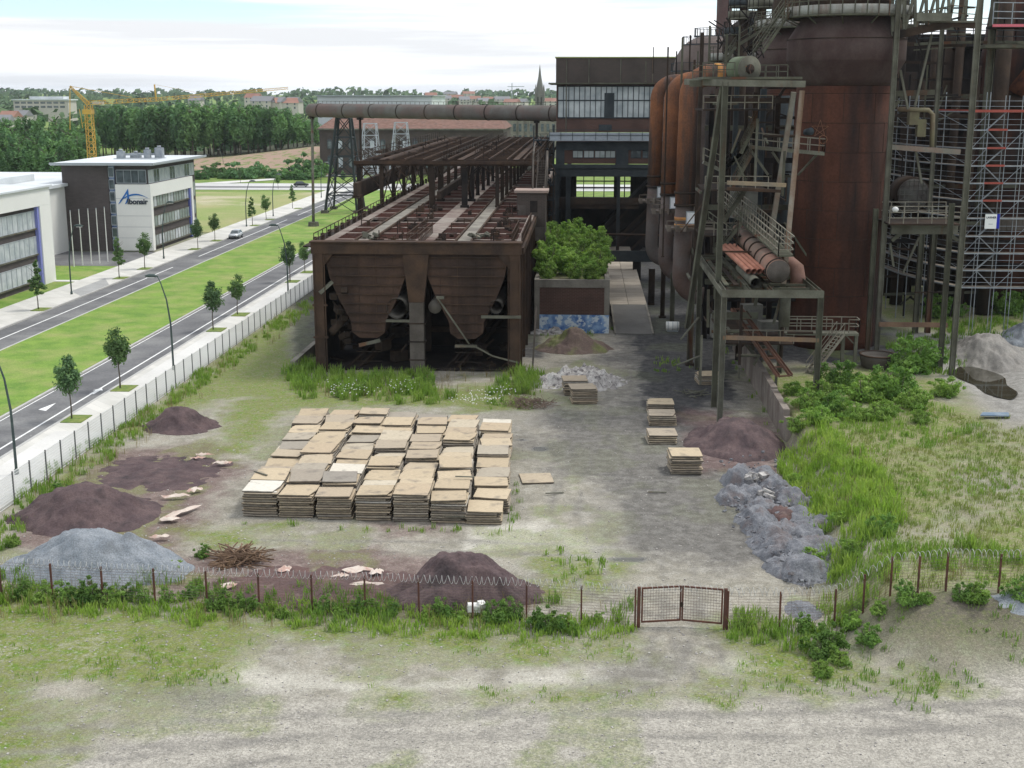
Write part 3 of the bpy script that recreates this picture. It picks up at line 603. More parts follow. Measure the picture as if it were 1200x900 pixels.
# ================================================================== mesh fence along the avenue
fw = M('fence_wire_grey', (.7,.7,.68), None, 1, .5, .2, fine=0); fp = M('fence_post_grey', (.16,.165,.16), (.12,.12,.12), 2, .6, .2)
F = thing('mesh_fence', 'long grey welded mesh fence on slim posts along the pale pavement', 'fence', (-35.5, 115, 0))
y = 57.5; k = 0
while y < 206:
    b = MB(); b.beam((-35.5,y,-.1),(-35.5,y,2.08), .075, .075); b.build('post', fp, F)
    b = MB(); y2 = y + 2.5
    for j in range(11): b.beam((-35.53,y+.04,.08+j*.192),(-35.53,y2-.04,.08+j*.192), .022 if j not in (0,10) else .035, .022 if j not in (0, 10) else .035)
    for j in range(1, 22): b.beam((-35.52,y+j*.114,.05),(-35.52,y+j*.114,2.02), .016)
    b.build('panel', fw, F); y = y2

# ================================================================== parked silver car and far cars
def make_car(body_m, label, c, rz):
    r_ = thing('parked_car', label, 'car', (0,0,0)); rub = M('tyre_rubber', (.02,.02,.02), None, 1, .9); gl = glassmat('car_glass', (.02,.03,.035), (.06,.08,.09), .6)
    sec = [(-2.1,.45,.72,.70), (-2.0,.3,.88,.84), (-1.2,.26,.95,.86), (0,.25,.93,.87), (1.2,.26,.9,.86), (1.95,.3,.78,.82), (2.12,.42,.62,.66)]   # x, z0, z1, halfwidth
    b = MB(); vs = []
    for x, z0, z1, hw in sec: vs += [(x,-hw*.9,z0),(x,-hw,(z0+z1)/2),(x,-hw*.9,z1),(x,hw*.9,z1),(x,hw,(z0+z1)/2),(x,hw*.9,z0)]
    fs = [(i*6+k, i*6+(k+1) % 6, (i+1)*6+(k+1) % 6, (i+1)*6+k) for i in range(6) for k in range(6)] + [tuple(range(6)), tuple(range(41,35,-1))]
    b.smooth = True; b.add(vs, fs); body = b.build('body', body_m, r_)
    b = MB(); b.add([(-1.75,-.74,.9),(1.05,-.74,.9),(1.05,.74,.9),(-1.75,.74,.9),(-1.25,-.58,1.4),(.35,-.58,1.42),(.35,.58,1.42),(-1.25,.58,1.4)], [(0,1,5,4),(1,2,6,5),(2,3,7,6),(3,0,4,7)]); cab = b.build('windows', gl, r_)
    b = MB(); b.add([(-1.3,-.6,1.38),(.4,-.6,1.4),(.4,.6,1.4),(-1.3,.6,1.38),(-1.15,-.5,1.46),(.25,-.5,1.47),(.25,.5,1.47),(-1.15,.5,1.46)], [(0,1,5,4),(1,2,6,5),(2,3,7,6),(3,0,4,7),(4,5,6,7)])
    for sy in (-1, 1):
        b.beam((-1.72,sy*.73,.9),(-1.27,sy*.585,1.39), .07); b.beam((1.03,sy*.73,.9),(.37,sy*.585,1.4), .06); b.beam((-.3,sy*.745,.9),(-.3,sy*.6,1.4), .06)
    rf_ = b.build('roof', body_m, r_); ks = [body, cab, rf_]
    for sx in (-1.3, 1.3):
        for sy in (-.8, .8):
            b = MB(); b.tube((sx,sy-.1,.31),(sx,sy+.1,.31), .31, 14); wh = b.build('wheel', rub, r_); ks.append(wh); b = MB(); b.tube((sx,sy-.115,.31),(sx,sy+.115,.31), .18, 10); rm = b.build('rim', galv, wh, origin=r_['_o']); rm.location = (0,0,0); kids(wh, rm)
    for sy in (-.6, .6):
        b = MB(); b.rbox((2.06,sy,.62), (.08,.28,.12)); ks.append(b.build('headlight', lamp_w, r_)); b = MB(); b.rbox((-2.07,sy,.7), (.06,.22,.14)); ks.append(b.build('tail_light', M('tail_red', (.35,.02,.02), None, 1, .3, fine=0), r_))
    r_.location = c; r_.rotation_euler = (0,0,rz); return kids(r_, *ks)
silver = M('silver_paint', (.55,.57,.58), None, 1, .25, .5, fine=0); redp = M('red_paint', (.3,.04,.03), None, 1, .3, fine=0); blackp = M('black_paint', (.02,.02,.025), None, 1, .3, fine=0)
make_car(silver, 'silver hatchback parked at the kerb before the meadow', (-62.4, G(267,279).y, .035), R(-90))
c = G(365, 197); make_car(redp, 'small red car on the far road at the end of the avenue', (c.x, c.y, .1), R(-80))
c = G(353, 219); make_car(blackp, 'small black car at the far crossing beside the tall pole', (c.x, c.y, .1), R(10))

# ================================================================== yellow tower crane
yel = M('crane_yellow', (.62,.38,.07), (.5,.31,.07), .5, .5, .1, fine=.05); ballast = M('ballast_concrete', (.5,.5,.48), (.4,.4,.38), .5, .9)
def lattice(b, p0, p1, w0, w1, n, r=.09, tri=False, up=Vector((0,0,1))):
    p0 = Vector(p0); p1 = Vector(p1); d = (p1-p0).normalized(); x = d.cross(up if abs(d.dot(up)) < .9 else Vector((0,1,0))).normalized(); y = d.cross(x).normalized()
    cs = [(-1,-1),(1,-1),(1,1),(-1,1)] if not tri else [(-1,.6),(1,.6),(0,-1)]
    def P(i, k): t = i/n; w_ = (w0+(w1-w0)*t)/2; c = p0.lerp(p1, t); return c + x*cs[k][0]*w_ + y*cs[k][1]*w_
    m = len(cs)
    for k in range(m):
        b.beam(P(0,k), P(n,k), r*1.3)
        for i in range(n):
            b.beam(P(i,k), P(i+1,(k+1) % m) if i % 2 else P(i+1,(k+1) % m), r*.8); b.beam(P(i,k), P(i,(k+1) % m), r*.8)
cr0 = V(103.5,122,330); CR = thing('tower_crane', 'yellow lattice tower crane with raised jib behind the lettered office', 'crane', (cr0.x, 330, 0))
b = MB(); lattice(b, (cr0.x,330,1.2), (cr0.x,330,cr0.z-.3), 1.8, 1.6, 14, .12); b.build('mast', yel, CR)
b = MB(); b.box(cr0.x-2.6,cr0.x+2.6,327.4,332.6,0,.7); b.box(cr0.x-2.4,cr0.x-.9,328,332,.7,2.2); b.box(cr0.x+.9,cr0.x+2.4,328,332,.7,2.2); b.build('ballast', ballast, CR)
top = Vector((cr0.x,330,cr0.z)); jt = V(338,103.5,338); mid = V(183,117,332.5)
b = MB(); lattice(b, top+Vector((0,0,.2)), mid, 1.2, 1.1, 12, .09, True); lattice(b, mid, jt, 1.1, .6, 24, .085, True); b.build('jib', yel, CR)
ap = V(82,101,329); ap2 = V(181,99,332)
b = MB(); lattice(b, top, ap, .9, .3, 7, .12); b.beam(mid, ap2, .3); b.build('mast_head', yel, CR)
b = MB(); lo = V(82,152,329); b.beam(ap, lo, .16); b.beam(ap, V(155,114,332), .12); b.beam(ap2, V(250,112,335), .05); b.beam(V(96,145,330), V(103,140,330), .1); b.beam(V(93,128,330), V(97,150,330), .12); b.build('tie_rope', yel, CR)
b = MB(); q = V(115,121,331); b.rbox((q.x,q.y,q.z), (2.6,1.4,.8)); b.build('counterweight', ballast, CR)
b = MB(); q = V(103.5,131,330); b.rbox((q.x,q.y,q.z), (2.3,2.3,1.2)); b.build('slewing_ring', yel, CR)

# ================================================================== woods and the far town
WT = [make_tree('wood_tree', 19, 2.8, 4.4, 1500, .62, 31, forest_m[0], 34, .28, 8), make_tree('wood_tree', 21, 4, 3.9, 1400, .6, 32, forest_m[1], 30, .3, 8), make_tree('wood_tree', 17, 2.5, 4.8, 1500, .62, 33, forest_m[0], 30, .26, 8), make_tree('wood_tree', 18, 3, 3.4, 1200, .6, 34, forest_m[1], 24, .26, 6)]
rg = random.Random(5); rows = []
for row in range(4):                                       # the wood on the bank, dark behind
    for k in range(22):
        px = 112 + k*12.0 + rg.uniform(-4, 4) + row*3; y = 462 + row*12 + rg.uniform(-4, 4)
        top_ = np.interp(px, [110, 180, 260, 330, 372], [125, 121, 117, 124, 143]) + rg.uniform(-2, 3)
        rows.append((px, y, top_, 'on the bank'))
for row in range(5):                                       # the lower wood at the left
    for k in range(10):
        px = -14 + k*12.5 + rg.uniform(-5, 5); y = 330 + row*26 + rg.uniform(-6, 6)
        if 96 < px < 112 and y < 345: y += 20
        top_ = [172, 160, 152, 143, 137][row] - px*.05 + rg.uniform(-4, 5)
        rows.append((px, y, top_, 'left'))
rows.sort(key=lambda t: (t[3], t[0]))
WOODG = {'on the bank': 'trees of the wood on the bank', 'left': 'trees of the low wood behind the white roofs'}
for i, (px, y, tp, w_) in enumerate(rows):
    q = V(px, tp, y); k = rg.randrange(4); h0 = (19, 21, 17, 18)[k]; z0 = hz(q.x, y)
    s_ = (q.z - z0)/h0; s2 = max(s_, .72)
    place(WT[k], (q.x, y, z0 - .3), rg.uniform(0, 6), (s2*rg.uniform(.85,1.05), s2*rg.uniform(.85,1.05), s_),
          'tall leafy tree in the closed wood on the earth bank' if w_ != 'left' else 'leafy tree in the low wood behind the white roofs', 'tree', WOODG[w_])
BUSH = []
def make_bush(name, r_, h_, n, ls, seed, mat, stems=True, clumps=14):
    rg2 = random.Random(seed); root_ = thing(name, None, None, (0,0,0)); b = MB(); leaves(b, (0,0,h_*.5), (r_, r_, h_*.52), int(n*1.2), ls*.9, rg2, clumps=int(clumps*2.2), hollow=.1, spread=1.12); leaves(b, (0,0,h_*.3), (r_*.75, r_*.75, h_*.32), n//3, ls, rg2)
    f = b.build('foliage', mat, root_); b = MB()
    for _ in range(7):
        a = rg2.uniform(0, 6.28); l = r_*rg2.uniform(.3,.8); b.path([(0,0,-.1), (math.cos(a)*l*.5, math.sin(a)*l*.5, h_*.4), (math.cos(a)*l, math.sin(a)*l, h_*.85)], [.03*h_/1.5,.02*h_/1.5,.006], 4)
    return kids(root_, f, b.build('stems', bark, root_))
FB = [make_bush('bush', 4.2, 4.6, 900, .5, 51, forest_m[0]), make_bush('bush', 5, 4, 900, .5, 52, forest_m[1])]
mid_b = [(198,178,.8),(213,182,1.),(235,180,.8),(255,183,1.1),(266,186,.9),(286,183,1.3),(305,184,1.),(323,183,.8),(338,181,.9),(352,177,.8),(360,170,1.),(120,188,.8),(136,184,.7),(150,186,.8),(172,184,.7),(228,190,.6),(244,193,.7),(300,197,.6),(331,190,.6),(345,186,.7),(275,199,.5),(352,158,1.4),(362,150,1.5)]
for i, (px, py, s_) in enumerate(mid_b):
    c = V(px, py, 400 + rg.uniform(-12, 6)); z0 = hz(c.x, c.y)
    place(FB[i % 2], (c.x, c.y, z0-.3), i*1.1, s_, 'dark green bush in the strip below the earth bank', 'bush', 'bushes below the earth bank')
# far treeline: nobody could count it
rg = random.Random(8); b = MB()
def lump(b, x, y, z, r_, h_, n):
    for _ in range(n):
        d = Vector((rg.gauss(0,1), rg.gauss(0,1), abs(rg.gauss(0,1))*.9+.02)).normalized(); p = Vector((x+d.x*r_, y+d.y*r_*.7, z+d.z*h_)); s_ = r_*rg.uniform(.22,.42)
        nrm = (d + Vector((rg.gauss(0,.4), rg.gauss(0,.4)-.3, rg.gauss(0,.4)))).normalized(); t = nrm.orthogonal().normalized(); u = nrm.cross(t); b.add([p-t*s_, p+u*s_*.8, p+t*s_, p-u*s_*.8], [(0,1,2,3)])
for y in (560, 640, 740, 860, 1000, 1200, 1450, 1750, 2100, 2500, 3000):
    x = -y*.60
    while x < y*.30:
        px_ = x + rg.uniform(-1,1)*y*.006; yy = y*(1+rg.uniform(-.06,.06)); dens = fbm(np.array([px_]), np.array([yy]), .004, 3)[0]
        if dens > (.47 if y < 1000 else .40) and not (x > -.1*y and y < 900):
            r_ = rg.uniform(5, 9)*(1 + y/2600); h_ = rg.uniform(9, 15)*(1 if y > 700 else .75); lump(b, px_, yy, hz(px_, yy), r_, h_, 26 if y < 1300 else 20)
        x += y*(.0085 if y < 1000 else .0062) + 3
farw = M('far_woods', (.07,.12,.065), (.11,.165,.08), .004, .95, fine=0, spec=0)
tag(b.build('distant_woods', farw, origin=(0,0,0)), kind='stuff')
# houses on the far hills
tile = M('red_roof_tiles', (.25,.13,.10), (.30,.17,.13), .1, .9); plaster = M('pale_plaster', (.48,.45,.40), (.38,.36,.33), .05, .9); slate = M('grey_roof', (.2,.2,.21), None, 1, .8)
def house(x, y, z, w_, d_, h_, rh, rz, wm, rm, label, group=None, name='house', cat='house', nw=3, zlift=0):
    t = thing(name, label, cat, (0,0,0), group); b = MB(); b.box(-w_/2, w_/2, -d_/2, d_/2, -3, h_); wl = b.build('wall', wm, t)
    b = MB(); e = .5; b.add([(-w_/2-e,-d_/2-e,h_),(w_/2+e,-d_/2-e,h_),(w_/2+e,d_/2+e,h_),(-w_/2-e,d_/2+e,h_),(-w_/2-e,0,h_+rh),(w_/2+e,0,h_+rh)], [(0,1,5,4),(2,3,4,5),(0,4,3),(1,2,5),(0,3,2,1)]); b.build('roof', rm, t)
    for i in range(nw):
        for k in range(2):
            b = MB(); b.box(-w_/2+w_*(i+.5)/nw-.6, -w_/2+w_*(i+.5)/nw+.6, -d_/2-.06, -d_/2-.01, 1.+k*2.7, 2.5+k*2.7); b.build('window', glass_dark, t)
    t.location = (x, y, z); t.rotation_euler = (0,0,rz); return t
i = 0
for px, py, y, w_, wm, rm in ((4,140,700,16,plaster,tile),(12,135,760,14,plaster,tile),(26,134,800,16,plaster,slate),(309,117,900,22,plaster,slate),(322,118,900,20,plaster,slate),(335,119,900,22,plaster,tile),(344,118,930,16,plaster,slate),(297,113,1100,16,plaster,tile),(230,116,1000,14,plaster,tile),
        (505,111,1500,26,plaster,tile),(520,113,1450,24,plaster,tile),(534,110,1600,26,brick_red,tile),(544,114,1400,20,plaster,tile),(556,113,1500,26,plaster,tile),(566,114,1450,20,plaster,slate),(575,112,1600,24,brick_red,tile),(588,114,1500,22,plaster,slate),(600,115,1450,20,plaster,tile),(612,114,1500,20,plaster,slate),(645,115,1400,20,plaster,tile),(487,114,1500,22,plaster,slate),(470,112,1700,22,plaster,tile),(528,108.5,1900,24,plaster,tile),(549,108,1900,24,plaster,tile)):
    q = V(px, py, y); place_lbl = ['with grey roof at the left photo edge', 'with red roof behind the low left wood', 'with dark roof behind the low left wood'][i] if i < 3 else None
    house(q.x, y, q.z-(6 if i < 10 else rg.uniform(7,10)), w_*rg.uniform(.5,.85), 10, 5, 3.6, rg.uniform(-.5,.5), wm, (rm if i % 2 else slate), ('small house ' + place_lbl) if place_lbl else 'tiny house on the far hillside among trees', 'houses on the far hillside' if not place_lbl else 'houses on the far hillside'); i += 1
q = V(55,122,900); t = thing('school_building', 'long white flat roofed building on the hill behind the crane', 'building', (q.x, 900, q.z-9)); b = MB(); b.box(q.x-21, q.x+18, 893, 908, q.z-12, q.z+2.5); b.build('wall', plaster, t)
b = MB(); b.box(q.x-22, q.x+19, 892, 909, q.z+2.6, q.z+3.4); b.box(q.x-10, q.x+14, 895, 905, q.z+3.5, q.z+5.3); b.build('roof', roof_white, t)
for k in range(8):
    for zz in (-2.5, .3): b = MB(); b.box(q.x-20+k*4.6, q.x-16.6+k*4.6, 892.9, 892.97, q.z+zz, q.z+zz+1.4); b.build('window', glass_dark, t)
# pale hall beyond the pipe, brick hall, administration building
a = V(372,119.5,620); c = V(506,119.5,620); b = MB(); t = thing('warehouse', 'long pale grey metal hall seen just above the horizontal gas pipe', 'warehouse', ((a.x+c.x)/2, 640, 0))
b.box(a.x, c.x, 620, 680, 0, a.z+2.6); b.build('wall', M('pale_cladding', (.55,.58,.58), (.47,.5,.5), .1, .6, streak=True), t)
b = MB(); b.box(a.x-1, c.x+1, 619, 681, a.z+2.65, a.z+3.1); b.build('roof', grey_trim, t)
a = V(374,151,415); c = V(590,151,415); t = thing('brick_hall', 'long dark brick works hall with low red tiled roof behind the lattice tower', 'hall', ((a.x+c.x)/2, 430, 0)); HX0, HX1, HE = a.x, c.x, a.z
b = MB(); b.box(HX0, HX1, 415, 455, 0, HE); b.build('wall', brick_brown, t)
b = MB(); b.add([(HX0-.6,414.2,HE+.02),(HX1+.6,414.2,HE+.02),(HX1+.6,455.8,HE+.02),(HX0-.6,455.8,HE+.02),(HX0+3,435,HE+4.6),(HX1-3,435,HE+4.6)], [(0,1,5,4),(2,3,4,5),(0,4,3),(1,2,5),(0,3,2,1)]); b.build('roof', rust_pale, t)
b = MB(); b.box(HX0-.7, HX1+.7, 413.9, 414.15, HE-.35, HE+.15); b.build('gutter', light_steel, t)
for k in range(16):
    x = HX0+2.4+k*(HX1-HX0-4)/16
    for z0, z1 in ((2.2,6.2), (8.2,11.4)):
        b = MB(); b.prism([(x,414.93,z0),(x+1.7,414.93,z0),(x+1.7,414.93,z1-.5),(x+1.3,414.93,z1),(x+.4,414.93,z1),(x,414.93,z1-.5)], (0,-.1,0)); f = b.build('window', light_steel if k % 5 == 1 else dark_frame, t)
        b = MB(); b.box(x+.2, x+1.5, 414.74, 414.8, z0+.2, z1-.6); g = b.build('pane', glass_dark if (k*7+int(z0)) % 3 else glass_blind, f, origin=t['_o']); g.location = (0,0,0)
a = V(592,137,520); c = V(655,137,520); t = thing('office_building', 'pale stone building with rows of tall dark windows behind the bunker', 'building', ((a.x+c.x)/2, 530, 0)); b = MB(); b.box(a.x, c.x, 520, 545, 0, a.z); b.build('wall', concrete, t)
b = MB(); b.box(a.x-.5, c.x+.5, 519.5, 546, a.z+.02, a.z+.8); b.build('roof', grey_trim, t)
for k in range(9):
    for zz in (2, 6.5, 11):
        b = MB(); x = a.x+1+k*(c.x-a.x-1.5)/9; b.box(x, x+1.1, 519.9, 519.97, zz, zz+3); b.build('window', glass_dark, t)
# church spire
q = V(632.5,118,950); stone_m = M('spire_stone', (.17,.165,.15), (.12,.115,.105), .1, .9); t = thing('church_tower', 'slender grey stone church spire on the skyline left of the transfer house', 'church tower', (q.x, 950, q.z-22))
top_z = V(633,76,950).z; b = MB(); b.box(q.x-3.1, q.x+3.1, 947, 953, q.z-22, q.z+4); b.build('tower', stone_m, t)
b = MB(); b.lathe([(3.1,0),(2.2,(top_z-q.z-4)*.32),(1.1,(top_z-q.z-4)*.62),(.12,top_z-q.z-4)], (q.x,950,q.z+4), 8)
b.build('spire', stone_m, t); b = MB()
for sx in (-1,1):
    for sy in (-1,1): b.lathe([(.75,-4),(.7,3),(.05,7.5)], (q.x+sx*2.9, 950+sy*2.9, q.z+4), 6)
b.build('pinnacle', stone_m, t)
for sx in (-1.2, 1.2): b = MB(); b.box(q.x+sx-.4, q.x+sx+.4, 946.9, 946.97, q.z-3, q.z+2.5); b.build('belfry_opening', black_steel, t)
# a distant mast crane right of the town
q = V(600,113,1500); b = MB(); b.beam((q.x,1500,q.z-8),(q.x,1500,q.z+15), .9); b.beam((q.x-5,1500,q.z+11),(q.x+14,1500,q.z+11), .7); tag(b.build('tower_crane', grey_trim), 'tiny pale crane on the skyline left of the church spire', 'crane')

# ================================================================== the rusty ore bunker
BX0, BX1, BY0, BY1, BZ = -24.6, -5.7, 114.8, 250., 11.6
BK = thing('ore_bunker', 'long rusty steel ore bunker with two hopper ends and gantry tracks on its roof', 'bunker', ((BX0+BX1)/2, 180, 0))
xc = (BX0+BX1)/2
b = MB()                                                                    # portal frame
b.box(BX0, BX0+.95, BY0, BY0+.9, 0, 10.99); b.box(BX1-.95, BX1, BY0, BY0+.9, 0, 10.99)
b.box(BX0-.1, BX1+.1, BY0-.05, BY0+1., 11.0, 12.0); b.box(BX0-.2, BX1+.2, BY0-.25, BY0+1.1, 12.01, 12.13)
b.prism([(BX0+.95,BY0+.1,10.98),(BX0+1.9,BY0+.1,10.98),(BX0+.95,BY0+.1,9.8)], (0,.6,0)); b.prism([(BX1-.95,BY0+.1,10.98),(BX1-2.1,BY0+.1,10.98),(BX1-.95,BY0+.1,9.7)], (0,.6,0))
b.prism([(xc-1.2,BY0-.02,10.98),(xc+1.2,BY0-.02,10.98),(xc+.7,BY0-.02,6.6),(xc-.7,BY0-.02,6.6)], (0,.7,0))
for zz in (3.2, 6.2):
    b.box(BX0-.12, BX0+1.27, BY0-.1, BY0-.01, zz, zz+.18); 
for x in (BX0+.05, BX0+1.05, BX1-1.1, BX1-.1): b.box(x, x+.08, BY0-.12, BY0-.005, .05, 10.9)
b.build('portal_frame', rust, BK)
b = MB(); b.box(xc-.66, xc+.66, BY0-.06, BY0+.8, 0, 6.58); b.build('centre_pillar', concrete_dark, BK)
for zz in (1.2, 2.9, 4.6): b = MB(); b.box(xc-.8, xc+.8, BY0-.1, BY0+.84, zz, zz+.12); b.build('pillar_band', rust_dark, BK)
for side, x0, x1 in (('l', BX0+1.0, xc-.6), ('r', xc+.6, BX1-1.0)):       # the two hoppers: long tapering troughs
    c = (x0+x1)/2; P = [(x0,BY0+.75,11.0),(x1,BY0+.75,11.0),(x1-.45,BY0+.75,7.2)]
    prof = [(x0,11.),(x0+.45,8.8),(x0+1.2,6.9),(x0+2.3,4.8),(c-1.5,3.7),(c-.8,3.2),(c+.8,3.2),(c+1.5,3.7),(x1-2.3,4.8),(x1-1.2,6.9),(x1-.45,8.8),(x1,11.)]
    b = MB(); b.prism([(x,BY0+.4,z) for x, z in prof], (0,BY1-BY0-2,0)); hp = b.build('hopper', M('hopper_rust', (.046,.031,.025), (.082,.051,.037), .4, .9, 0, .25, (.03,.022,.018), .3, (.5,.68), True) if side == 'l' else bpy.data.materials['hopper_rust'], BK)
    b = MB()
    for i in range(9):
        zz = 10.7-i*.86; xl = np.interp(-zz, [-11,-8.8,-6.9,-4.8,-3.7,-3.2], [x0,x0+.45,x0+1.2,x0+2.3,c-1.5,c-.8]); xr = 2*c-xl; b.box(xl+.03, xr-.03, BY0+.22, BY0+.39, zz-.05, zz+.04)
    for i in range(1, 5): 
        xx = x0+(x1-x0)*i/5; b.box(xx-.02, xx+.02, BY0+.35, BY0+.39, 4.2 if i in (2,3) else 7.2, 10.9)
    b.build('stiffener', rust, hp, origin=BK['_o']).location = (0,0,0)
for k in range(12):                                                         # inner columns and cross ties
    y = BY0+9+k*11.5
    for x in (BX0+.4, xc-.3, BX1-.5): b = MB(); b.box(x-.3, x+.5, y, y+.7, 0, 11.3); b.build('column', rust_dark, BK)
    b = MB(); b.box(BX0+.4, BX1-.4, y+.1, y+.5, 2.2, 2.7); b.build('cross_tie', rust_dark, BK)
b = MB(); b.box(BX0+.2, BX0+.45, BY0+9, BY1, 3.5, 11.3); b.box(BX1-.4, BX1-.15, BY0+1.2, BY1, 2.2, 11.3); b.build('side_wall', rust_dark, BK)
b = MB()
for k in range(22): b.box(BX1-.14, BX1+.12, BY0+2+k*6.1, BY0+2.3+k*6.1, 0., 11.5)
b.box(BX1-.12, BX1+.3, BY0+1.2, BY1, 10.9, 11.5); b.build('side_rib', rust, BK)
b = MB(); b.tube((-17.0,BY0+.2,6.0),(-15.9,BY0+30,6.6), .95, 20, caps=False); b.tube((-17.0,BY0+.3,6.0),(-15.9,BY0+30,6.6), .85, 20, caps=False); b.tube((-7.9,BY0+.2,6.2),(-7.6,BY0+30,6.6), .62, 18, caps=False); b.tube((-7.9,BY0+.25,6.2),(-7.6,BY0+30,6.6), .54, 18, caps=False)
b.tube((-13.6,BY0+1.2,6.0),(-13.4,BY0+30,6.4), .62, 16); b.build('duct', concrete, BK)
b = MB(); b.box(-18.0,-15.2,BY0+.0,BY0+.5,4.75,4.95); b.build('bracket', light_steel, BK); b = MB(); b.box(-9.2,-5.6,BY0-.35,BY0-.15,5.25,5.5); b.build('bracket', light_steel, BK)
b = MB(); b.beam((-13.2,BY0-.2,7.1),(-10.3,BY0-.5,2.9), .13); b.beam((-13.3,BY0-.2,7.1),(-12.6,BY0-.2,7.1), .25); b.box(-11.6,-9.6,BY0-.7,BY0-.3,2.6,2.8); b.beam((-10.,BY0-.5,2.8),(-8.2,BY0,1.7), .14); b.beam((-8.2,BY0,1.7),(-5.8,BY0,1.1), .14)
b.build('loose_strut', light_steel, BK)
b = MB(); b.beam((-20.5,BY0-.2,2.6),(-18.6,BY0+.3,3.0), .2, .3); b.build('bracket', light_steel, BK); b = MB(); b.beam((-24,BY0-.1,7.4),(-22.9,BY0+.4,8.4), .3); b.build('bracket', light_steel, BK)
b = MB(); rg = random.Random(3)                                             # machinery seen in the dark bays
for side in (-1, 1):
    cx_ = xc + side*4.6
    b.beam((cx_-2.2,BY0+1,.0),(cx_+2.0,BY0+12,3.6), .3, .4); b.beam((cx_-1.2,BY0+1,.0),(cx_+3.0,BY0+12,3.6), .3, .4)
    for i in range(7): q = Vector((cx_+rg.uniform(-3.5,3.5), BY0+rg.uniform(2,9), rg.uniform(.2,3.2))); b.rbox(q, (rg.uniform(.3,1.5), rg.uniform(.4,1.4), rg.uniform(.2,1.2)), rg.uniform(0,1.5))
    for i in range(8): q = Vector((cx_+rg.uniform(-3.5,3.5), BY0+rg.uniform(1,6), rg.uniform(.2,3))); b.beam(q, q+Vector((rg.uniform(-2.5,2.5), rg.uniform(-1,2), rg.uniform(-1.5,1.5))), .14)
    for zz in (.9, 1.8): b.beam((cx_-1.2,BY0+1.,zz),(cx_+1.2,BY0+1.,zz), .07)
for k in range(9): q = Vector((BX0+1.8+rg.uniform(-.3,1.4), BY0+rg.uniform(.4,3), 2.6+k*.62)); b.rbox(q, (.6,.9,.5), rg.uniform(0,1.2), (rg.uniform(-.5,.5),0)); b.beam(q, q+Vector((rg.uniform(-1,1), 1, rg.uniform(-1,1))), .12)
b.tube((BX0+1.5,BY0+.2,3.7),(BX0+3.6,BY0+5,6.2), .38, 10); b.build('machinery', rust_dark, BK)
b = MB(); b.box(BX0+.3, BX1-.2, BY0+.95, BY1, .12, .3); b.build('shade_floor', black_steel, BK)  # black sheet laid in as shade under the hoppers
b = MB(); b.box(BX0+.3, BX0+.5, BY0+2.5, BY0+9, 0.31, 11); b.build('side_shade_sheet', black_steel, BK)  # added black sheet that keeps side light out of the bays
b = MB(); b.box(BX0+.5, BX1-.5, BY0+12, BY0+12.4, 0.31, 11); b.build('bay_shade_sheet', black_steel, BK)  # added black sheet, painted shade at the back of the bays
# deck
b = MB(); z = BZ
for x0, x1 in ((BX0+.0,BX0+.9),(-21.4,-20.1),(-15.9,-14.2),(-11.9,-10.6),(BX1-.6,BX1+.0)): b.box(x0, x1, BY0+1.1, BY1, z-.25, z+.02)
k = 0; y = BY0+1.1
while y < BY1-3: b.box(BX0+.9, BX1-.6, y, y+.55, z-.27, z-.01); y += 5.6
b.build('deck', M('bunker_deck', (.17,.13,.11), (.24,.21,.18), .4, .9, 0, .25, (.09,.05,.04), .3, (.5,.65)), BK)
b = MB(); b.box(-20.1+.0, -20.1+.18, BY0+1.2, BY1, z+.03, z+.2); b.box(-21.6, -21.42, BY0+1.2, BY1, z+.03, z+.2); b.box(-10.58, -10.4, BY0+1.2, BY1, z+.03, z+.2); b.box(-12.1, -11.92, BY0+1.2, BY1, z+.03, z+.2); b.build('crane_rail', rust, BK)
b = MB(); b.box(-21.35,-20.15,BY0+7,BY1,z+.03,z+.07); b.box(-11.85,-10.65,BY0+4,BY1,z+.03,z+.07); b.build('walkway', concrete, BK)
b = MB(); mesh_r = MB()
for x0, x1 in ((BX0+.9,-21.45),(-20.05,-15.95),(-14.15,-11.95),(-10.4,BX1-.65)):
    y = BY0+1.7; i = 0
    while y < BY1-8:
        st = .33 if y < 165 else .8
        if i % 5 != 4:
            n = int((x1-x0)/st)
            for j in range(n+1): mesh_r.box(x0+(x1-x0)*j/n-.05, x0+(x1-x0)*j/n+.05, y, y+5., z-.2, z-.08)
            for j in range(7): mesh_r.box(x0, x1, y+j*.8-.04, y+j*.8+.04, z-.07, z-.01)
        y += 5.6; i += 1
mesh_r.build('grate', M('rust_grate', (.125,.055,.042), (.085,.048,.04), .5, .9, 0, .2), BK)
b.box(BX0+.5, BX1-.3, BY0+1.5, BY1-3, 9.9, 10.1); b.build('ore_fill', M('old_ore', (.06,.035,.03), (.035,.028,.026), .6, .95), BK)
rg = random.Random(4)
for i in range(60):
    s_ = rg.uniform(.5, 1.); q = Vector((rg.choice((-23,-18.8,-17.4,-13,-8.6,-7.4))+rg.uniform(-.5,.5), BY0+rg.uniform(2,40), z)); b = MB()
    if i % 3 == 0: b.rbox(q+Vector((0,0,.35*s_)), (.6*s_,.5*s_,.7*s_), rg.uniform(0,1.5)); b.beam(q+Vector((0,0,.7*s_)), q+Vector((.3,0,1.0*s_)), .1)
    elif i % 3 == 1: b.beam(q, q+Vector((0,0,rg.uniform(.7,1.3))), .09); b.beam(q+Vector((0,0,.6)), q+Vector((.7,.3,.5)), .08)
    else: b.tube(q, q+Vector((0,0,.4*s_)), .3*s_, 10); b.beam(q+Vector((-.5,0,.4*s_)), q+Vector((.5,.1,.4*s_)), .09)
    b.build('deck_fitting', rust_dark if i % 2 else rust, BK)
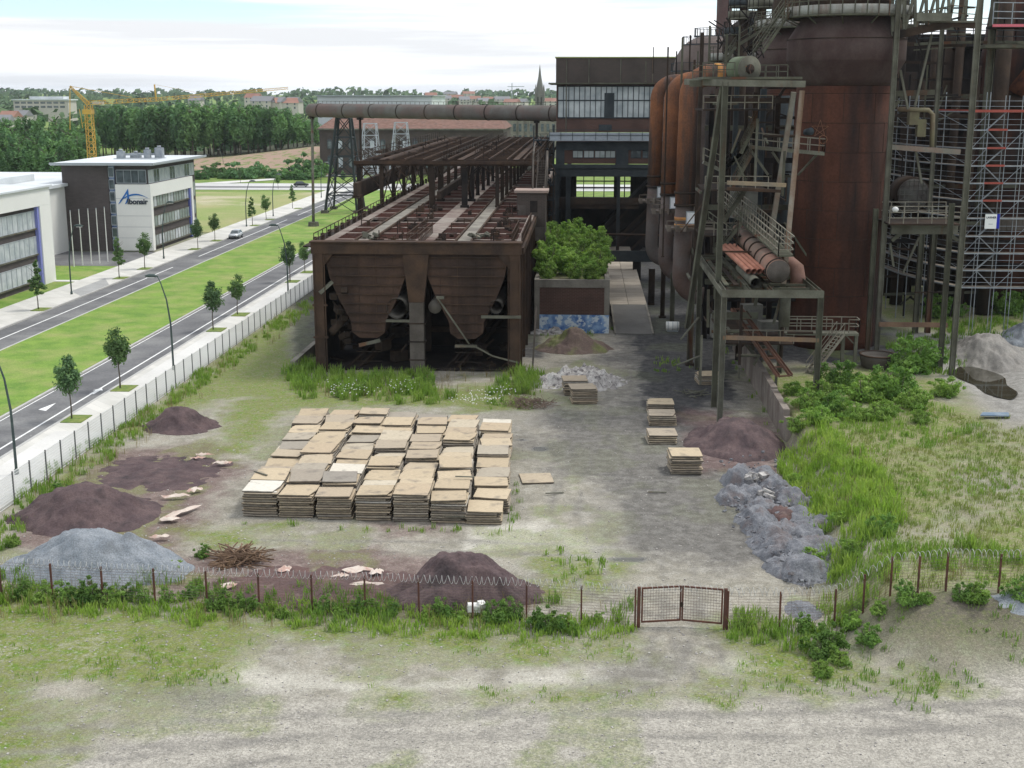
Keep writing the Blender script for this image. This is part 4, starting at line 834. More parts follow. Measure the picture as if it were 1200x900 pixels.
for i, (x, y) in enumerate(((-20.4,122),(-9.9,123),(-20.0,120.5),(-10.4,121))):
    for j in range(7): b = MB(); q = Vector((x+rg.uniform(-.7,.7), y+rg.uniform(-.7,.7), z+.2+rg.uniform(0,.3))); b.rbox(q, (rg.uniform(.2,.4),rg.uniform(.3,.6),.22), rg.uniform(0,2), (.3,.3)); b.build('broken_concrete', light_steel, BK)
b = MB(); b.rail([(BX0-.05,BY0+1.2,z),(BX0-.05,168,z),(BX0-1.2,205,z),(BX0-1.8,BY1,z)], 1.1, 2., .045); b.rail([(-16.1,BY0+1.4,z),(-16.1,BY0+16,z)], 1.1, 1., .05); b.rail([(-15.0,BY0+1.4,z),(-15.0,BY0+12,z)], 1.1, 1., .05); b.rail([(BX1+.1,BY0+1.3,z),(BX1+.1,BY0+22,z)], 1.2, 1.2, .05); b.rail([(BX1-.8,BY0+1.3,z),(BX1-.8,BY0+14,z)], 1.2, 1.2, .05)
b.build('railing', rust, BK)
b = MB()                                                                    # side brackets of the left walkway
for k in range(30): y = BY0+3+k*3.4; b.beam((BX0+.1,y,z-1.4),(BX0-.9,y,z-.1), .1); b.rbox((BX0-.3,y,z+.25), (.3,.5,.7))
b.box(BX0-1.1, BX0-.02, BY0+1.2, 200, z-.16, z-.04); b.build('side_walkway', rust_dark, BK)
# gantry tracks above the deck
GT = thing('gantry_track', 'elevated rusty steel track frame on rows of columns over the bunker roof', 'gantry', (-17, 200, BZ)); GZ = 17.2; GY0, GY1 = 157., 249.
b = MB(); cols = (-27.6,-24.8,-18.6,-14.6,-10.6,-6.2)
for x in cols:
    hb = .55 if x in (-18.6,-14.6) else .35
    b.box(x-.22, x+.22, GY0, GY1, GZ-.75, GZ-.05)
b.build('track_beam', rust_dark, GT)
for j in range(10):
    y = GY0+.3+j*9.8
    for x in cols:
        if x < -26 and j: continue
        hb = .5 if x in (-18.6,-14.6) and j < 2 else .26
        c_ = MB(); zb = BZ if x > -25 else 9.4; c_.box(x-hb/2-.1, x+hb/2+.1, y-hb/2, y+hb/2, zb+.03, GZ-.76); c_.box(x-hb, x+hb, y-hb, y+hb, zb+.0, zb+.3); c_.beam((x,y+.1,GZ-2.4),(x,y+2.,GZ-.8), .14); c_.beam((x,y+.1,GZ-2.4),(x+1.5,y+.1,GZ-.8), .12); c_.build('column', rust_dark if x != -14.6 else black_steel, GT)
b = MB()
for j in range(10):
    y = GY0+.3+j*9.8; b.box(-28.1,-5.9,y-.2,y+.2,GZ-.55,GZ-.1)
for j in range(46): y = GY0+2+j*2.; b.box(-25.,-18.7,y-.08,y+.08,GZ-.04,GZ+.1); b.box(-14.6,-6.2,y-.08,y+.08,GZ-.04,GZ+.1)
b.box(-28.1,-5.7,GY0-.3,GY0-.02,GZ-.35,GZ+.05); b.build('cross_beam', rust, GT)
b = MB()
for x in (-26.6,-23.8,-21.9,-19.6,-16.6,-13.4,-11.6,-9.4,-7.4): b.box(x-.09, x+.09, GY0, GY1, GZ+.11, GZ+.3)
for x in (-24.9,-15.2,-8.4): b.box(x-.35, x+.35, GY0+1, GY1, GZ+.1, GZ+.16)
b.build('rail', rust, GT)
rg = random.Random(14)
for i in range(70):
    x = rg.choice(cols+(-22, -12.5)); y = GY0+rg.uniform(0, 70); b = MB(); p = Vector((x+rg.uniform(-.4,.4), y, GZ+.05)); k = i % 4
    if k == 0: b.beam(p, p+Vector((0,0,rg.uniform(.8,1.9))), .12); b.beam(p+Vector((0,0,.8)), p+Vector((.9,.2,.2)), .08)
    elif k == 1: b.beam(p-Vector((0,0,.8)), p+Vector((rg.choice((-1,1))*rg.uniform(1.5,2.4),0,-rg.uniform(2.5,4.5))), .14)
    elif k == 2: b.beam(p-Vector((0,0,.9)), p+Vector((0,rg.uniform(3,5),-rg.uniform(2,4.6))), .14)
    else: b.rbox(p+Vector((0,0,.3)), (rg.uniform(.3,1.1), rg.uniform(.4,1.5), rg.uniform(.2,.6)), rg.uniform(0,1))
    b.build('brace' if k in (1,2) else 'bracket', (rust_dark, rust)[i % 2], GT)
for j in range(9):
    for x in (-24.8, -14.6, -6.2): y = GY0+.3+j*9.8; b = MB(); b.beam((x,y,BZ+.4),(x,y+9.8,GZ-.8), .13); b.beam((x,y+9.8,BZ+.4),(x,y,GZ-.8), .13); b.build('cross_brace', rust_dark, GT)
b = MB(); b.rail([(-27.9,GY0,GZ),(-27.9,GY1,GZ)], 1.05, 3.2, .05); b.rail([(-17.4,GY0,GZ),(-17.4,GY1,GZ)], 1.05, 3.2, .05); b.rail([(-5.9,GY0,GZ),(-5.9,GY1,GZ)], 1.05, 3.2, .05); b.rail([(-14.9,GY0+20,GZ),(-14.9,GY1,GZ)], 1.05, 3.2, .05); b.build('railing', rust_dark, GT)
b = MB(); b.box(-27.7,-26.9,GY0-4,GY1-30,GZ-4.2,GZ-3.9); b.beam((-27.3,GY0-4,GZ-3.2),(-27.3,GY1-30,GZ-3.2), .5, 1.6); b.beam((-17.6,GY0-1,GZ-4.),(-17.6,GY1-10,GZ-4.), .5,.9); b.build('hung_girder', rust_dark, GT)
b = MB(); b.prism([(-8.6,196,BZ+2.3),(-6.6,196,BZ+2.3),(-6.4,222,BZ+4.0),(-8.4,222,BZ+4.0)], (0,0,.3)); b.build('cover_sheet', light_steel, GT)
b = MB(); b.stair((-5.2,150,BZ),(-5.2,160,GZ+.2), 1.); b.path([(-4.6,152,BZ),(-4.4,153,GZ-1),(-4.5,158,GZ+1.2)], .12, 6); b.path([(-6.0,150,BZ),(-6.0,152,GZ+1.0),(-6.6,172,GZ+1.6)], .12, 6); b.build('stairs', concrete_dark, GT)
# little brick hut on the bunker edge
hx, hy = -6.1, 149.5; H = thing('brick_hut', 'small brick hut with flat pale roof on the right edge of the bunker', 'hut', (hx, hy, 9.0))
b = MB(); b.box(hx-1.6, hx+1.7, hy-1.6, hy+1.8, 10.2, 14.1); b.build('wall', brick_brown, H); b = MB(); b.box(hx-1.9, hx+2., hy-1.9, hy+2.1, 14.12, 14.4); b.build('roof', M('hut_roof', (.33,.24,.2), (.25,.2,.17), .6, .9), H)
b = MB(); b.box(hx-.1, hx+.75, hy-1.66, hy-1.61, 11.9, 13.2); b.build('window', black_steel, H); b = MB(); b.box(hx-1.5, hx-.6, hy-1.66, hy-1.61, 10.3, 12.7); b.build('door', concrete_dark, H)
b = MB(); b.box(hx+.0, hx+1.7, hy-1.6, hy+1.8, 8.6, 10.18); b.beam((hx+1.5,hy-1.5,8.7),(hx-.4,hy-1.5,6.5), .3); b.build('base', concrete_dark, H)

# ================================================================== gas pipe on trestles, tall pole
pe = V(364,129.3,271); pr_ = V(652,133,236); pd = pr_-pe
GP = thing('gas_pipe', 'long horizontal rusty grey gas pipe crossing above the bunker tracks', 'pipe', (pe.x, pe.y, pe.z-1.4)); d = pd.normalized()
b = MB(); b.path([pe-d*.9, pe-d*.6, pe-d*.1, pe+d*.6]+[pe+pd*t/8 for t in range(1,9)]+[pe+pd*1.12], [.3,.95,1.3,1.4]+[1.4]*9, 28); pp = b.build('pipe', M('gas_pipe_paint', (.125,.12,.11), (.095,.08,.07), .35, .8, 0, .2, (.12,.085,.075), .25, (.46,.62)), GP)
for k in range(9): b = MB(); q = pe+pd*((k+.4)/8.5); b.tube(q-d*.1, q+d*.1, 1.47, 28); b.build('flange', rust_dark, GP)
b = MB(); b.rail([pe+Vector((0,0,1.4)), pr_+Vector((0,0,1.4))], .5, 1.2, .05, ()); b.build('top_railing', green_steel, GP)
for px, tp in ((427,0), (632,1)):
    t_ = (px-364)/(652-364)*1.0; q = pe.lerp(pr_, t_*1.03 if t_ < .5 else t_); zb = 5.0 if tp == 0 else 0.; zb = 0
    SP = thing('pipe_support', 'dark post carrying the gas pipe ' + ('over the left part of the bunker' if not tp else 'beside the transfer house'), 'support', (q.x, q.y, 0)); b = MB(); b.beam((q.x,q.y,0),(q.x,q.y,q.z-1.35), .45); b.build('post', rust_dark, SP)
    b = MB(); b.box(q.x-.5,q.x+.5,q.y-1.2,q.y+1.2,q.z-1.75,q.z-1.38); b.build('saddle', black_steel, SP)
c = G(367.5,266); PS = thing('pipe_support', 'tall slim green pole on a pale footing under the left pipe end', 'support', (c.x, c.y, .2)); b = MB(); b.tube((c.x,c.y,.9),(pe.x+.3,pe.y-.2,pe.z-1.3), .28, 10); b.build('post', green_steel, PS)
b = MB(); b.lathe([(1.1,.15),(1.,1.0)], (c.x,c.y,0), 8); b.build('footing', light_steel, PS); b = MB(); b.lathe([(.3,0),(1.1,1.3)], (pe.x+.3,pe.y-.2,pe.z-1.9), 12); b.build('saddle', rust_dark, PS)
def trestle(px0, px1, py, yb, topx0, topx1, ytop, ztop, label, m, r=.34, name='lattice_tower'):
    cs = [G(px0,py), G(px1,py)]; a, c = V(px0,py,yb), V(px1,py,yb); t0, t1 = V(topx0,150,ytop), V(topx1,150,ytop)
    T = thing(name, label, 'lattice tower', ((a.x+c.x)/2, yb, 0)); lg = MB(); br = MB(); ft = MB()
    B_ = [Vector((a.x,yb-5,0)), Vector((c.x,yb-5,0)), Vector((c.x,yb+5,0)), Vector((a.x,yb+5,0))]; T_ = [Vector((t0.x,ytop-1.2,ztop)), Vector((t1.x,ytop-1.2,ztop)), Vector((t1.x,ytop+1.2,ztop)), Vector((t0.x,ytop+1.2,ztop))]
    for i in range(4):
        l = MB(); l.beam(B_[i], T_[i], r); l.build('leg', m, T); ft.rbox(B_[i]+Vector((0,0,.4)), (1.5,1.5,.8))
    for k in range(5):
        for i in range(4):
            j = (i+1) % 4; p, q = B_[i].lerp(T_[i], k/5), B_[j].lerp(T_[j], k/5); p2, q2 = B_[i].lerp(T_[i], (k+1)/5), B_[j].lerp(T_[j], (k+1)/5)
            if k: br.beam(p, q, r*.6)
            br.beam(p, q2, r*.35); br.beam(q, p2, r*.35)
    for i in range(4): br.beam(T_[i], T_[(i+1) % 4], r)
    br.build('bracing', m, T); ft.build('footing', light_steel, T); return T
trestle(386,423,248,281,396,411,271.5,20.5,'dark blue lattice trestle carrying the gas pipe left of the bunker', dark_steel, .42)
for px, y_, lb in ((434,380,'nearer of two thin grey lattice masts before the brick hall'), (470,395,'farther of two thin grey lattice masts before the brick hall')):
    trestle(px-12, px+12, 200, y_, px-7, px+7, y_, 17, lb, grey_trim, .22)

# ================================================================== transfer house on steel legs
TX0, TX1, TY0, TY1 = -4.5, 17.5, 200., 216.; TZ = 30.7
T = thing('transfer_house', 'tall brick and glass transfer house on dark blue steel legs behind the planter', 'building', ((TX0+TX1)/2, 208, 0))
def zat(py, y=200.): return V(700, py, y).z
b = MB(); b.box(TX0, TX1, TY0, TY1, zat(98), zat(68)); b.build('upper_wall', brick_brown, T)
b = MB(); b.box(TX0+.1, TX1-.1, TY0+.1, TY1-.1, zat(155), zat(99)); b.build('core_wall', brick_red, T)
b = MB(); b.box(TX0-.15, TX1+.15, TY0-.15, TY1+.15, zat(68)+.02, zat(66.5)); b.build('parapet', M('parapet_green', (.28,.31,.12), None, 1, .8), T)
b = MB(); b.box(TX0-1.1, TX1+.3, TY0-1.1, TY1, zat(98.5)-.02, zat(97)); b.build('canopy', green_steel, T)
b = MB(); b.box(TX0-.4, TX1, TY0-1.5, TY0+.02, zat(165), zat(163.5)); b.box(TX0-.9, TX1, TY0-1.6, TY0-1.5, zat(164.5), zat(155)); b.build('balcony', M('balcony_sheet', (.34,.38,.42), (.27,.30,.33), .4, .6), T)
b = MB(); b.rail([(TX0-.9,TY0-1.68,zat(164)),(TX1,TY0-1.68,zat(164))], 1.55, 1.7, .045, (.5,)); b.build('railing', dark_steel, T)
b = MB(); n = 26; z0, z1 = zat(138), zat(101)
g = b; g.box(TX0+.35, TX1-.4, TY0+.02, TY0+.06, z0, z1); g.build('glazing', glassmat('works_glass', (.22,.26,.27), (.42,.46,.46), .5, .3), T)
b = MB()
for i in range(n+1): x = TX0+.35+(TX1-TX0-.75)*i/n; b.box(x-.05, x+.05, TY0-.06, TY0+.019, z0, z1)
for zz in (z0, (z0*.45+z1*.55), z1): b.box(TX0+.3, TX1-.3, TY0-.065, TY0+.018, zz-.09, zz+.09)
b.box(TX0+7.4, TX0+8.9, TY0-.07, TY0+.0, z0, z1-1.); b.build('glazing_bars', dark_steel, T)
for x in (TX0+1.6, TX0+5.0, TX0+9.8, TX0+14.6):
    b = MB(); b.tube((x,TY0-.12,zat(98.5) if x > TX0+2 else zat(163)),(x,TY0-.12,zat(69)), .07, 8); b.build('downpipe', light_steel, T)
b = MB(); b.box(TX0+6.6,TX0+8.6,TY0-.02,TY0+.09,zat(153),zat(146)); b.build('door', dark_steel, T)
b = MB(); b.box(TX0+.2, TX1, TY0+.15, TY1, zat(192), zat(166)); b.build('lower_wall', brick_red, T)
b = MB(); b.box(TX0+.1, TX1, TY0-.12, TY0+.14, zat(176), zat(166)); b.box(TX0+.1, TX0+1.4, TY0-.13, TY0+.13, zat(193), zat(166)); b.box(TX0+9.3, TX0+11.2, TY0-.11, TY0+.13, zat(193), zat(166)); b.box(TX0-.5, TX1, TY0-.3, TY0+.16, zat(197), zat(192.5)); b.box(TX0-.0, TX1, TY0-.05, TY0+.5, zat(207), zat(197.2)); b.build('girder', dark_steel, T)
for k, x in enumerate((TX0+2.7, TX0+4.4, TX0+6.1, TX0+7.7, TX0+11.6, TX0+13.4, TX0+15.2)): window(T, (x, TY0+.13, zat(185)), (1,0,0), (0,-1,0), 1.5, 1.1, 2, dark_steel, glass_green if k < 4 else glass_dark)
for x in (TX0+.3, TX0+2.0, TX0+9.8):
    for y in (TY0, TY1-1): b = MB(); b.ibeam((x,y+.3,0),(x,y+.3,zat(197)), .7 if x < 0 else .5); b.build('leg', dark_steel, T)
b = MB(); b.box(TX0+.6, TX0+13, TY0+.6, TY1, zat(245), zat(240)); b.box(TX0+.6, TX0+13, TY0+.3, TY0+.58, zat(240), zat(232)) ; b.build('floor_slab', rust_dark, T)
b = MB()
for y in (TY1-1, TY1+.5):
    for x in np.arange(TX0+1, TX1, 1.7): b.beam((x,y,zat(262)),(x,y,zat(200)), .13)
    for zz in (220, 228, 213): b.beam((TX0+.5,y,zat(zz)),(TX1,y,zat(zz)), .1)
b.build('rear_bracing', black_steel, T)
b = MB(); b.box(TX0+12.2, TX1, TY1+.6, TY1+.8, 0, zat(197)-.3); b.build('rear_shade_sheet', black_steel, T); b = MB(); b.box(TX0+.5, TX0+12.1, TY1+.6, TY1+.8, 0, zat(246)); b.build('rear_shade_sheet', black_steel, T); b = MB(); b.box(TX0+.5, TX0+3.2, TY1+.6, TY1+.8, zat(246)+.02, zat(197)-.3); b.build('rear_shade_sheet', black_steel, T)  # black sheets added as the darkness beneath the house
b = MB(); rg = random.Random(12)                                            # stair and platforms by the left flank
for k in range(8):
    z_ = 2.+k*2.3; b.box(TX0-3.4, TX0-.2, 202, 206, z_, z_+.15); b.rail([(TX0-3.4,202,z_+.1),(TX0-.2,202,z_+.1)], 1.0, 1., .05)
    if k < 7: b.stair((TX0-3 if k % 2 else TX0-.8,203.5,z_+.1),(TX0-.8 if k % 2 else TX0-3,203.5,z_+2.3), .8)
for x in (TX0-3.4, TX0-.3): b.beam((x,202,0),(x,202,20.5), .22)
b.build('stair_tower', dark_steel, T)
# bridge girder and pipes in front of the house
b = MB(); a, c = V(700,300,178), V(788,300,178); b.ibeam((TX0+7,178,a.z),(c.x,178,a.z), .5, 1.5); PB = b.build('pipe_bridge', dark_steel); tag(PB, 'dark blue steel girder bridge crossing above the concrete slab road', 'bridge')
b = MB(); q = V(640,273,172); r_ = V(790,276,172); b.tube(q, r_, .14, 8); tag(b.build('service_pipe', rust), 'thin rusty service pipe spanning behind the planter shrubs', 'pipe')
b = MB(); q0, q1 = V(672,352,150), V(800,205,186)
IC = thing('inclined_conveyor', 'dark enclosed conveyor bridge rising diagonally behind the planter', 'conveyor', (q0.x, q0.y, 0))
q0 = V(650,352,208); q1 = V(778,228,208); b.beam(q0, q1, 5.0, 7.0); b.build('casing', black_steel, IC)
b = MB()
for o_ in (-2.6, 2.6):
    for zo in (-3.4, 3.5, .6): b.beam(q0+Vector((0,o_,zo)), q1+Vector((0,o_,zo)), .35)
for zo in (-.9,.4): b.beam(q0+Vector((0,-2.6,zo)), q1+Vector((0,-2.6,zo)), .25)
b.build('chord', rust_dark, IC)
b = MB(); c = G(748,335); b.ibeam((c.x,178,0),(c.x,178,V(748,300,178).z-.7), 1.1); b.build('leg', black_steel, IC)

# ================================================================== planter with shrubs, slab road
PX0, PX1, PY0, PY1 = -5.2, 2.85, 136., 172.; PZ = 5.2
P_ = thing('planter', 'long raised brick and concrete planter with blue graffiti on its foot', 'planter', ((PX0+PX1)/2, PY0, 0))
b = MB(); b.box(PX0, PX1, PY0, PY0+.5, 4.95, PZ+.6); b.box(PX0, PX0+.55, PY0, PY0+.5, 0, 4.94); b.box(PX1-.55, PX1, PY0, PY0+.5, 2.02, 4.94); b.box(PX1-.5, PX1, PY0+.51, PY1, 0, PZ+.6); b.box(PX0, PX0+.5, PY0+.51, PY1, 0, PZ+.6); b.build('concrete_frame', concrete, P_)
b = MB(); b.box(PX0+.56, PX1-.56, PY0+.12, PY0+.5, 2.03, 4.93); b.build('brick_panel', brick_red, P_)
gf = M('graffiti_paint', (.28,.42,.62), (.05,.13,.36), 1.1, .7, 0, 0, (.55,.62,.68), 1.6, (.5,.56), fine=.1); b = MB(); b.box(PX0+.56, PX1-.02, PY0-.03, PY0+.1, 0, 2.0); b.build('graffiti', gf, P_)
b = MB(); b.box(PX0+.51, PX1-.51, PY0+.51, PY1-.5, PZ-.4, PZ+.35); b.build('soil', M('planter_soil', (.09,.08,.05), (.12,.15,.04), .6, .95), P_)
SB = [make_bush('shrub', 1.25, 2.5, 4200, .10, 61, leafm[2], clumps=24), make_bush('shrub', 1.15, 2.2, 3800, .10, 62, leafm[2], clumps=22), make_bush('shrub', 1.2, 2.1, 2300, .10, 63, leafm[1], clumps=18)]
rg = random.Random(21); i = 0
for row in range(6):
    for k in range(3):
        x = PX0+1.5+k*2.5+rg.uniform(-.4,.4); y = PY0+1.8+row*4.6+rg.uniform(-.8,.8)
        place(SB[0] if rg.random() < .75 else SB[1], (x, y, PZ+.3), rg.uniform(0,6), (rg.uniform(1.2,1.6), rg.uniform(1.2,1.6), rg.uniform(1.2,1.7)*(1+row*.05)) if row else rg.uniform(.8,1.2), 'bright green shrub in the closed thicket on top of the raised planter', 'shrub', 'shrubs on the raised planter'); i += 1
b = MB(); slabm = M('road_slab', (.27,.235,.19), (.33,.29,.235), .5, .9, 0, .15, rnd=.15)
SR = [(3.6, 135.4, 0.02), (3.6, 147.2, 1.25)]
b.prism([(3.5,135.4,.02),(7.6,135.4,.02),(7.35,147,1.3),(3.3,147,1.3)], (0,0,.12)); rp_ = b.build('ramp', M('ramp_concrete', (.15,.145,.135), (.12,.115,.105), .4, .9)); tag(rp_, 'grey concrete ramp with pale edges leading up to the slab road', 'ramp')
b = MB(); b.prism([(7.45,135.4,.15),(7.65,135.4,.15),(7.4,147,1.43),(7.2,147,1.43)], (0,0,.08)); b.prism([(3.4,135.4,.15),(3.6,135.4,.15),(3.4,147,1.43),(3.2,147,1.43)], (0,0,.08)); e = b.build('edge', concrete, rp_, origin=rp_['_o']); e.location = (0,0,0)
b = MB(); b.box(3.1,7.4,147.05,240,0,1.25); tag(b.build('road_embankment', concrete_dark), kind='structure')
first = None
for k in range(22):
    for j in range(2):
        y = 147.1+k*3.1; x = 3.15+j*2.15
        if first is None: b = MB(); b.box(x, x+2.1, y, y+3.02, 1.26, 1.42); first = b.build('road_slab', slabm); tag(first, 'x', 'slab', 'concrete slabs of the raised road'); o = first
        else: o = copy_tree(first, (x+1.05, y+1.51, 1.26))
        o['label'] = 'tan concrete slab in the paved raised road beside the planter'; o['kind'] = 'structure'
        for k_ in ('label', 'category', 'group'):
            if k_ in o: del o[k_]

# ================================================================== ironworks on the right: stoves, pipes, gantry, furnace
def stove(name, cx, cy, z0, r_, zb, ztop, label, m, dome=True):
    t = thing(name, label, 'stove', (cx, cy, z0)); b = MB()
    b.lathe([(r_*1.0,z0-.3),(r_*1.0,z0+.8),(r_*.985,z0+2.),(r_,z0+9),(r_,zb-2.2)], (cx,cy,0), 56); b.build('shell', m, t)
    b = MB(); b.lathe([(r_*.99,zb-2.2),(r_*1.04,zb-1.5),(r_*1.2,zb-.35),(r_*1.24,zb),(r_*1.245,zb+.05),(r_*1.245,zb+1.85),(r_*1.235,zb+1.9),(r_*1.02,ztop-.35),(r_*1.0,ztop-.3),(r_*1.0,ztop)], (cx,cy,0), 56); b.build('bulge', M('stove_dome_steel_'+name, (.05,.031,.028), (.078,.058,.052), .35, .85, 0, .1, (.045,.03,.027), .3, (.5,.7), True), t)
    b = MB()
    for zz in np.arange(z0+2.4, zb-2.4, 2.6): b.lathe([(r_*1.0,zz-.02),(r_+.012,zz-.02),(r_+.012,zz+.02),(r_*1.0,zz+.02)], (cx,cy,0), 56, True)
    for k_, zz in enumerate(np.arange(z0+2.4, zb-5, 2.6)):
        for q_ in range(9): a_ = q_*2*math.pi/9 + (k_ % 2)*.35; b.beam((cx+(r_+.0)*math.cos(a_), cy+(r_+.0)*math.sin(a_), zz), (cx+(r_+.0)*math.cos(a_), cy+(r_+.0)*math.sin(a_), zz+2.6), .035)
    b.lathe([(r_*1.24,zb+1.85),(r_*1.255,zb+1.86),(r_*1.255,zb+1.93),(r_*1.22,zb+1.95)], (cx,cy,0), 56, True); b.build('weld_band', rust_dark, t)
    b = MB(); R_ = r_*1.33; b.lathe([(r_*.95,ztop),(R_,ztop),(R_,ztop+.14),(r_*.95,ztop+.14)], (cx,cy,0), 48, True); b.build('ring_platform', green_steel, t)
    b = MB(); b.lathe([(R_-.03,ztop+.16),(R_,ztop+.16),(R_,ztop+.95),(R_-.03,ztop+.95)], (cx,cy,0), 48, True); b.build('toe_plate', M('toe_plate', (.27,.275,.25), (.2,.2,.18), .8, .7, 0, 0, (.14,.1,.08), .8, (.5,.65), True), t)
    b = MB(); n = 34
    for i in range(n):
        a = 2*math.pi*i/n; a2 = 2*math.pi*(i+1)/n; p = Vector((cx+R_*math.cos(a)*1.01, cy+R_*math.sin(a)*1.01, ztop)); p2 = Vector((cx+R_*math.cos(a2)*1.01, cy+R_*math.sin(a2)*1.01, ztop))
        b.beam(p, p+Vector((0,0,1.75)), .08)
        for h_ in (1.3, 1.75): b.beam(p+Vector((0,0,h_)), p2+Vector((0,0,h_)), .06)
        if i % 3 == 0: b.beam(p+Vector((0,0,.02)), Vector((cx+r_*1.0*math.cos(a), cy+r_*1.0*math.sin(a), ztop-.7)), .1)
    b.build('railing', green_steel, t)
    if dome:
        b = MB(); pr = [(r_*.93,ztop+.15),(r_*.93,ztop+2.0)] + [(r_*.93*math.cos(a), ztop+2.+r_*.85*math.sin(a)) for a in np.linspace(.1,1.5,9)]; b.lathe(pr, (cx,cy,0), 48); b.build('dome', rust_dark, t)
    return t
sc_ = V(978,300,122)
ztop_near = V(978,22,122).z; zb_near = V(978,72,122).z
stove('hot_blast_stove', sc_.x, 122., 2., 4.25, zb_near, ztop_near, 'huge rusty red cylindrical stove with a bulging top and railed ring platform', rust_stove)
s2 = V(944,100,144); stove('hot_blast_stove', s2.x, 144., 2., 4.25, V(944,80,144).z, V(944,35,144).z, 'second rusty stove half hidden behind the left side of the huge one', rust_stove, True)
s3 = V(880,100,166); stove('hot_blast_stove', s3.x, 166., 2., 4.0, V(880,110,166).z, V(880,72,166).z, 'farthest dark stove behind the platforms and stairs left of the others', rust_dark, True)
# dust catcher dome and chimney at the back
c = V(832,90,178); t = thing('dust_catcher', 'wide rounded rusty dome with railings rising behind the three bent pipes', 'dust catcher', (c.x, 178, 0)); zr = V(832,85,178).z; zt_ = V(832,42,178).z; rr = (V(880,85,178).x-V(793,85,178).x)/2
b = MB(); b.lathe([(rr*.9,0),(rr*.9,zr-1),(rr,zr)]+[(rr*math.cos(a)**.8, zr+(zt_-zr)*math.sin(a)) for a in np.linspace(.15,1.45,9)], (c.x,178,0), 40); b.build('shell', M('dome_dusty', (.15,.12,.11), (.10,.075,.065), .3, .85), t)
b = MB()
for k, (f, q_) in enumerate(((1.,0.),(.72,.72),(.4,.95))):
    R_ = rr*f+.25; zz = zr+(zt_-zr)*q_+.1
    for i in range(26): a = 2*math.pi*i/26; a2 = 2*math.pi*(i+1)/26; p = Vector((c.x+R_*math.cos(a),178+R_*math.sin(a),zz)); p2 = Vector((c.x+R_*math.cos(a2),178+R_*math.sin(a2),zz)); b.beam(p, p+Vector((0,0,1.1)), .07); b.beam(p+Vector((0,0,1.1)), p2+Vector((0,0,1.1)), .07); b.beam(p+Vector((0,0,.05)), p2+Vector((0,0,.05)), .14)
b.build('railing', dark_steel, t)
c = V(848,30,186); t = thing('chimney', 'dull reddish chimney stack cut by the top photo edge', 'chimney', (c.x,186,0)); b = MB(); b.lathe([(1.15,0),(1.0,c.z+12),(1.05,c.z+13)], (c.x,186,0), 24); b.build('stack', rust_pale if 0 else M('stack_dull_red', (.14,.09,.085), (.10,.065,.06), .3, .85, streak=True, c3=(.08,.06,.055)), t); b = MB(); b.lathe([(1.02,c.z+12),(1.25,c.z+12),(1.25,c.z+12.5),(1.02,c.z+12.5)], (c.x,186,0), 24, True); b.build('rim', rust_dark, t)
# round platforms left of the near stove
for i, (px, py, y, w_) in enumerate(((872,8,158,17),(872,22,158,18),(865,41,160,16),(893,9,150,16),(893,31,152,14))):
    c = V(px, py, y); R_ = w_*y/FPX; t = thing('round_platform', ['topmost small round platform', 'second small round platform from the top', 'lowest small round platform of the left stack', 'higher broad round platform near the stove', 'lower broad round platform above the stairs'][i] + ' with pale toe plate beside the chimney', 'platform', (c.x, y, c.z), 'round platforms at the furnace top')
    b = MB(); b.lathe([(.4,c.z-.1),(R_,c.z-.1),(R_,c.z+.05),(.4,c.z+.05)], (c.x,y,0), 24, True); b.build('deck', light_steel, t)
    b = MB(); b.lathe([(R_-.05,c.z+.06),(R_,c.z+.06),(R_,c.z+.85),(R_-.05,c.z+.85)], (c.x,y,0), 24, True); b.build('toe_plate', dark_steel if i % 2 == 0 else light_steel, t)
    b = MB()
    for k in range(16): a = 2*math.pi*k/16; a2 = 2*math.pi*(k+1)/16; p = Vector((c.x+R_*math.cos(a),y+R_*math.sin(a),c.z)); p2 = Vector((c.x+R_*math.cos(a2),y+R_*math.sin(a2),c.z)); b.beam(p, p+Vector((0,0,1.5)), .07); b.beam(p+Vector((0,0,1.5)), p2+Vector((0,0,1.5)), .06)
    b.build('railing', black_steel, t)
    b = MB(); b.tube((c.x,y,0),(c.x,y,c.z-.12) if i not in (0,3) else (c.x,y,c.z+6), .5, 12); b.build('post', rust_dark, t)

# three bent pipes
def bend_pipe(px, py_top, py_bot, y, r_, label, dx_top, bottom_dx):
    q = V(px, 200, y); x = q.x; zt = V(px, py_top, y).z - r_; zb = V(px, py_bot, y).z
    t = thing('downcomer_pipe', label, 'pipe', (x, y, zb)); K = 2.1
    top_arc = [(x+K*(1-math.cos(a)), y+.4*(1-math.cos(a)), zt-K+K*math.sin(a)) for a in np.linspace(0, math.pi/2, 9)]
    bot_arc = [(x-.25+bottom_dx*(1-math.cos(a)), y+.2, zb+K*.9-K*.9*math.sin(a)) for a in np.linspace(math.pi/2, 0, 7)]
    zj = zb + (zt-zb)*.42
    b = MB(); b.path([(x-.12,y+.1,zj)]+[(x,y,zt-K-.5)]+top_arc+[(x+K+dx_top,y+.5,zt+.05)], r_, 24); b.build('upper_pipe', rust_bright, t)
    b = MB(); b.path(bot_arc+[(x-.12,y+.1,zj-.02)], r_*.93, 24); b.build('lower_pipe', M('dull_pipe', (.11,.095,.088), (.095,.062,.05), .4, .85, 0, .2), t)
    for zz in (zj, zj+1.2): b = MB(); b.lathe([(r_*1.0,zz-.12),(r_*1.12,zz-.12),(r_*1.12,zz+.12),(r_*1.0,zz+.12)], (x-.1,y+.08,0), 24, True); b.build('flange', rust_dark, t)
    return x, zt, zj
pa = bend_pipe(768, 87, 305, 155, .80, 'farthest and leftmost of three tall rusty pipes bent over at the top', 1.5, 1.6)
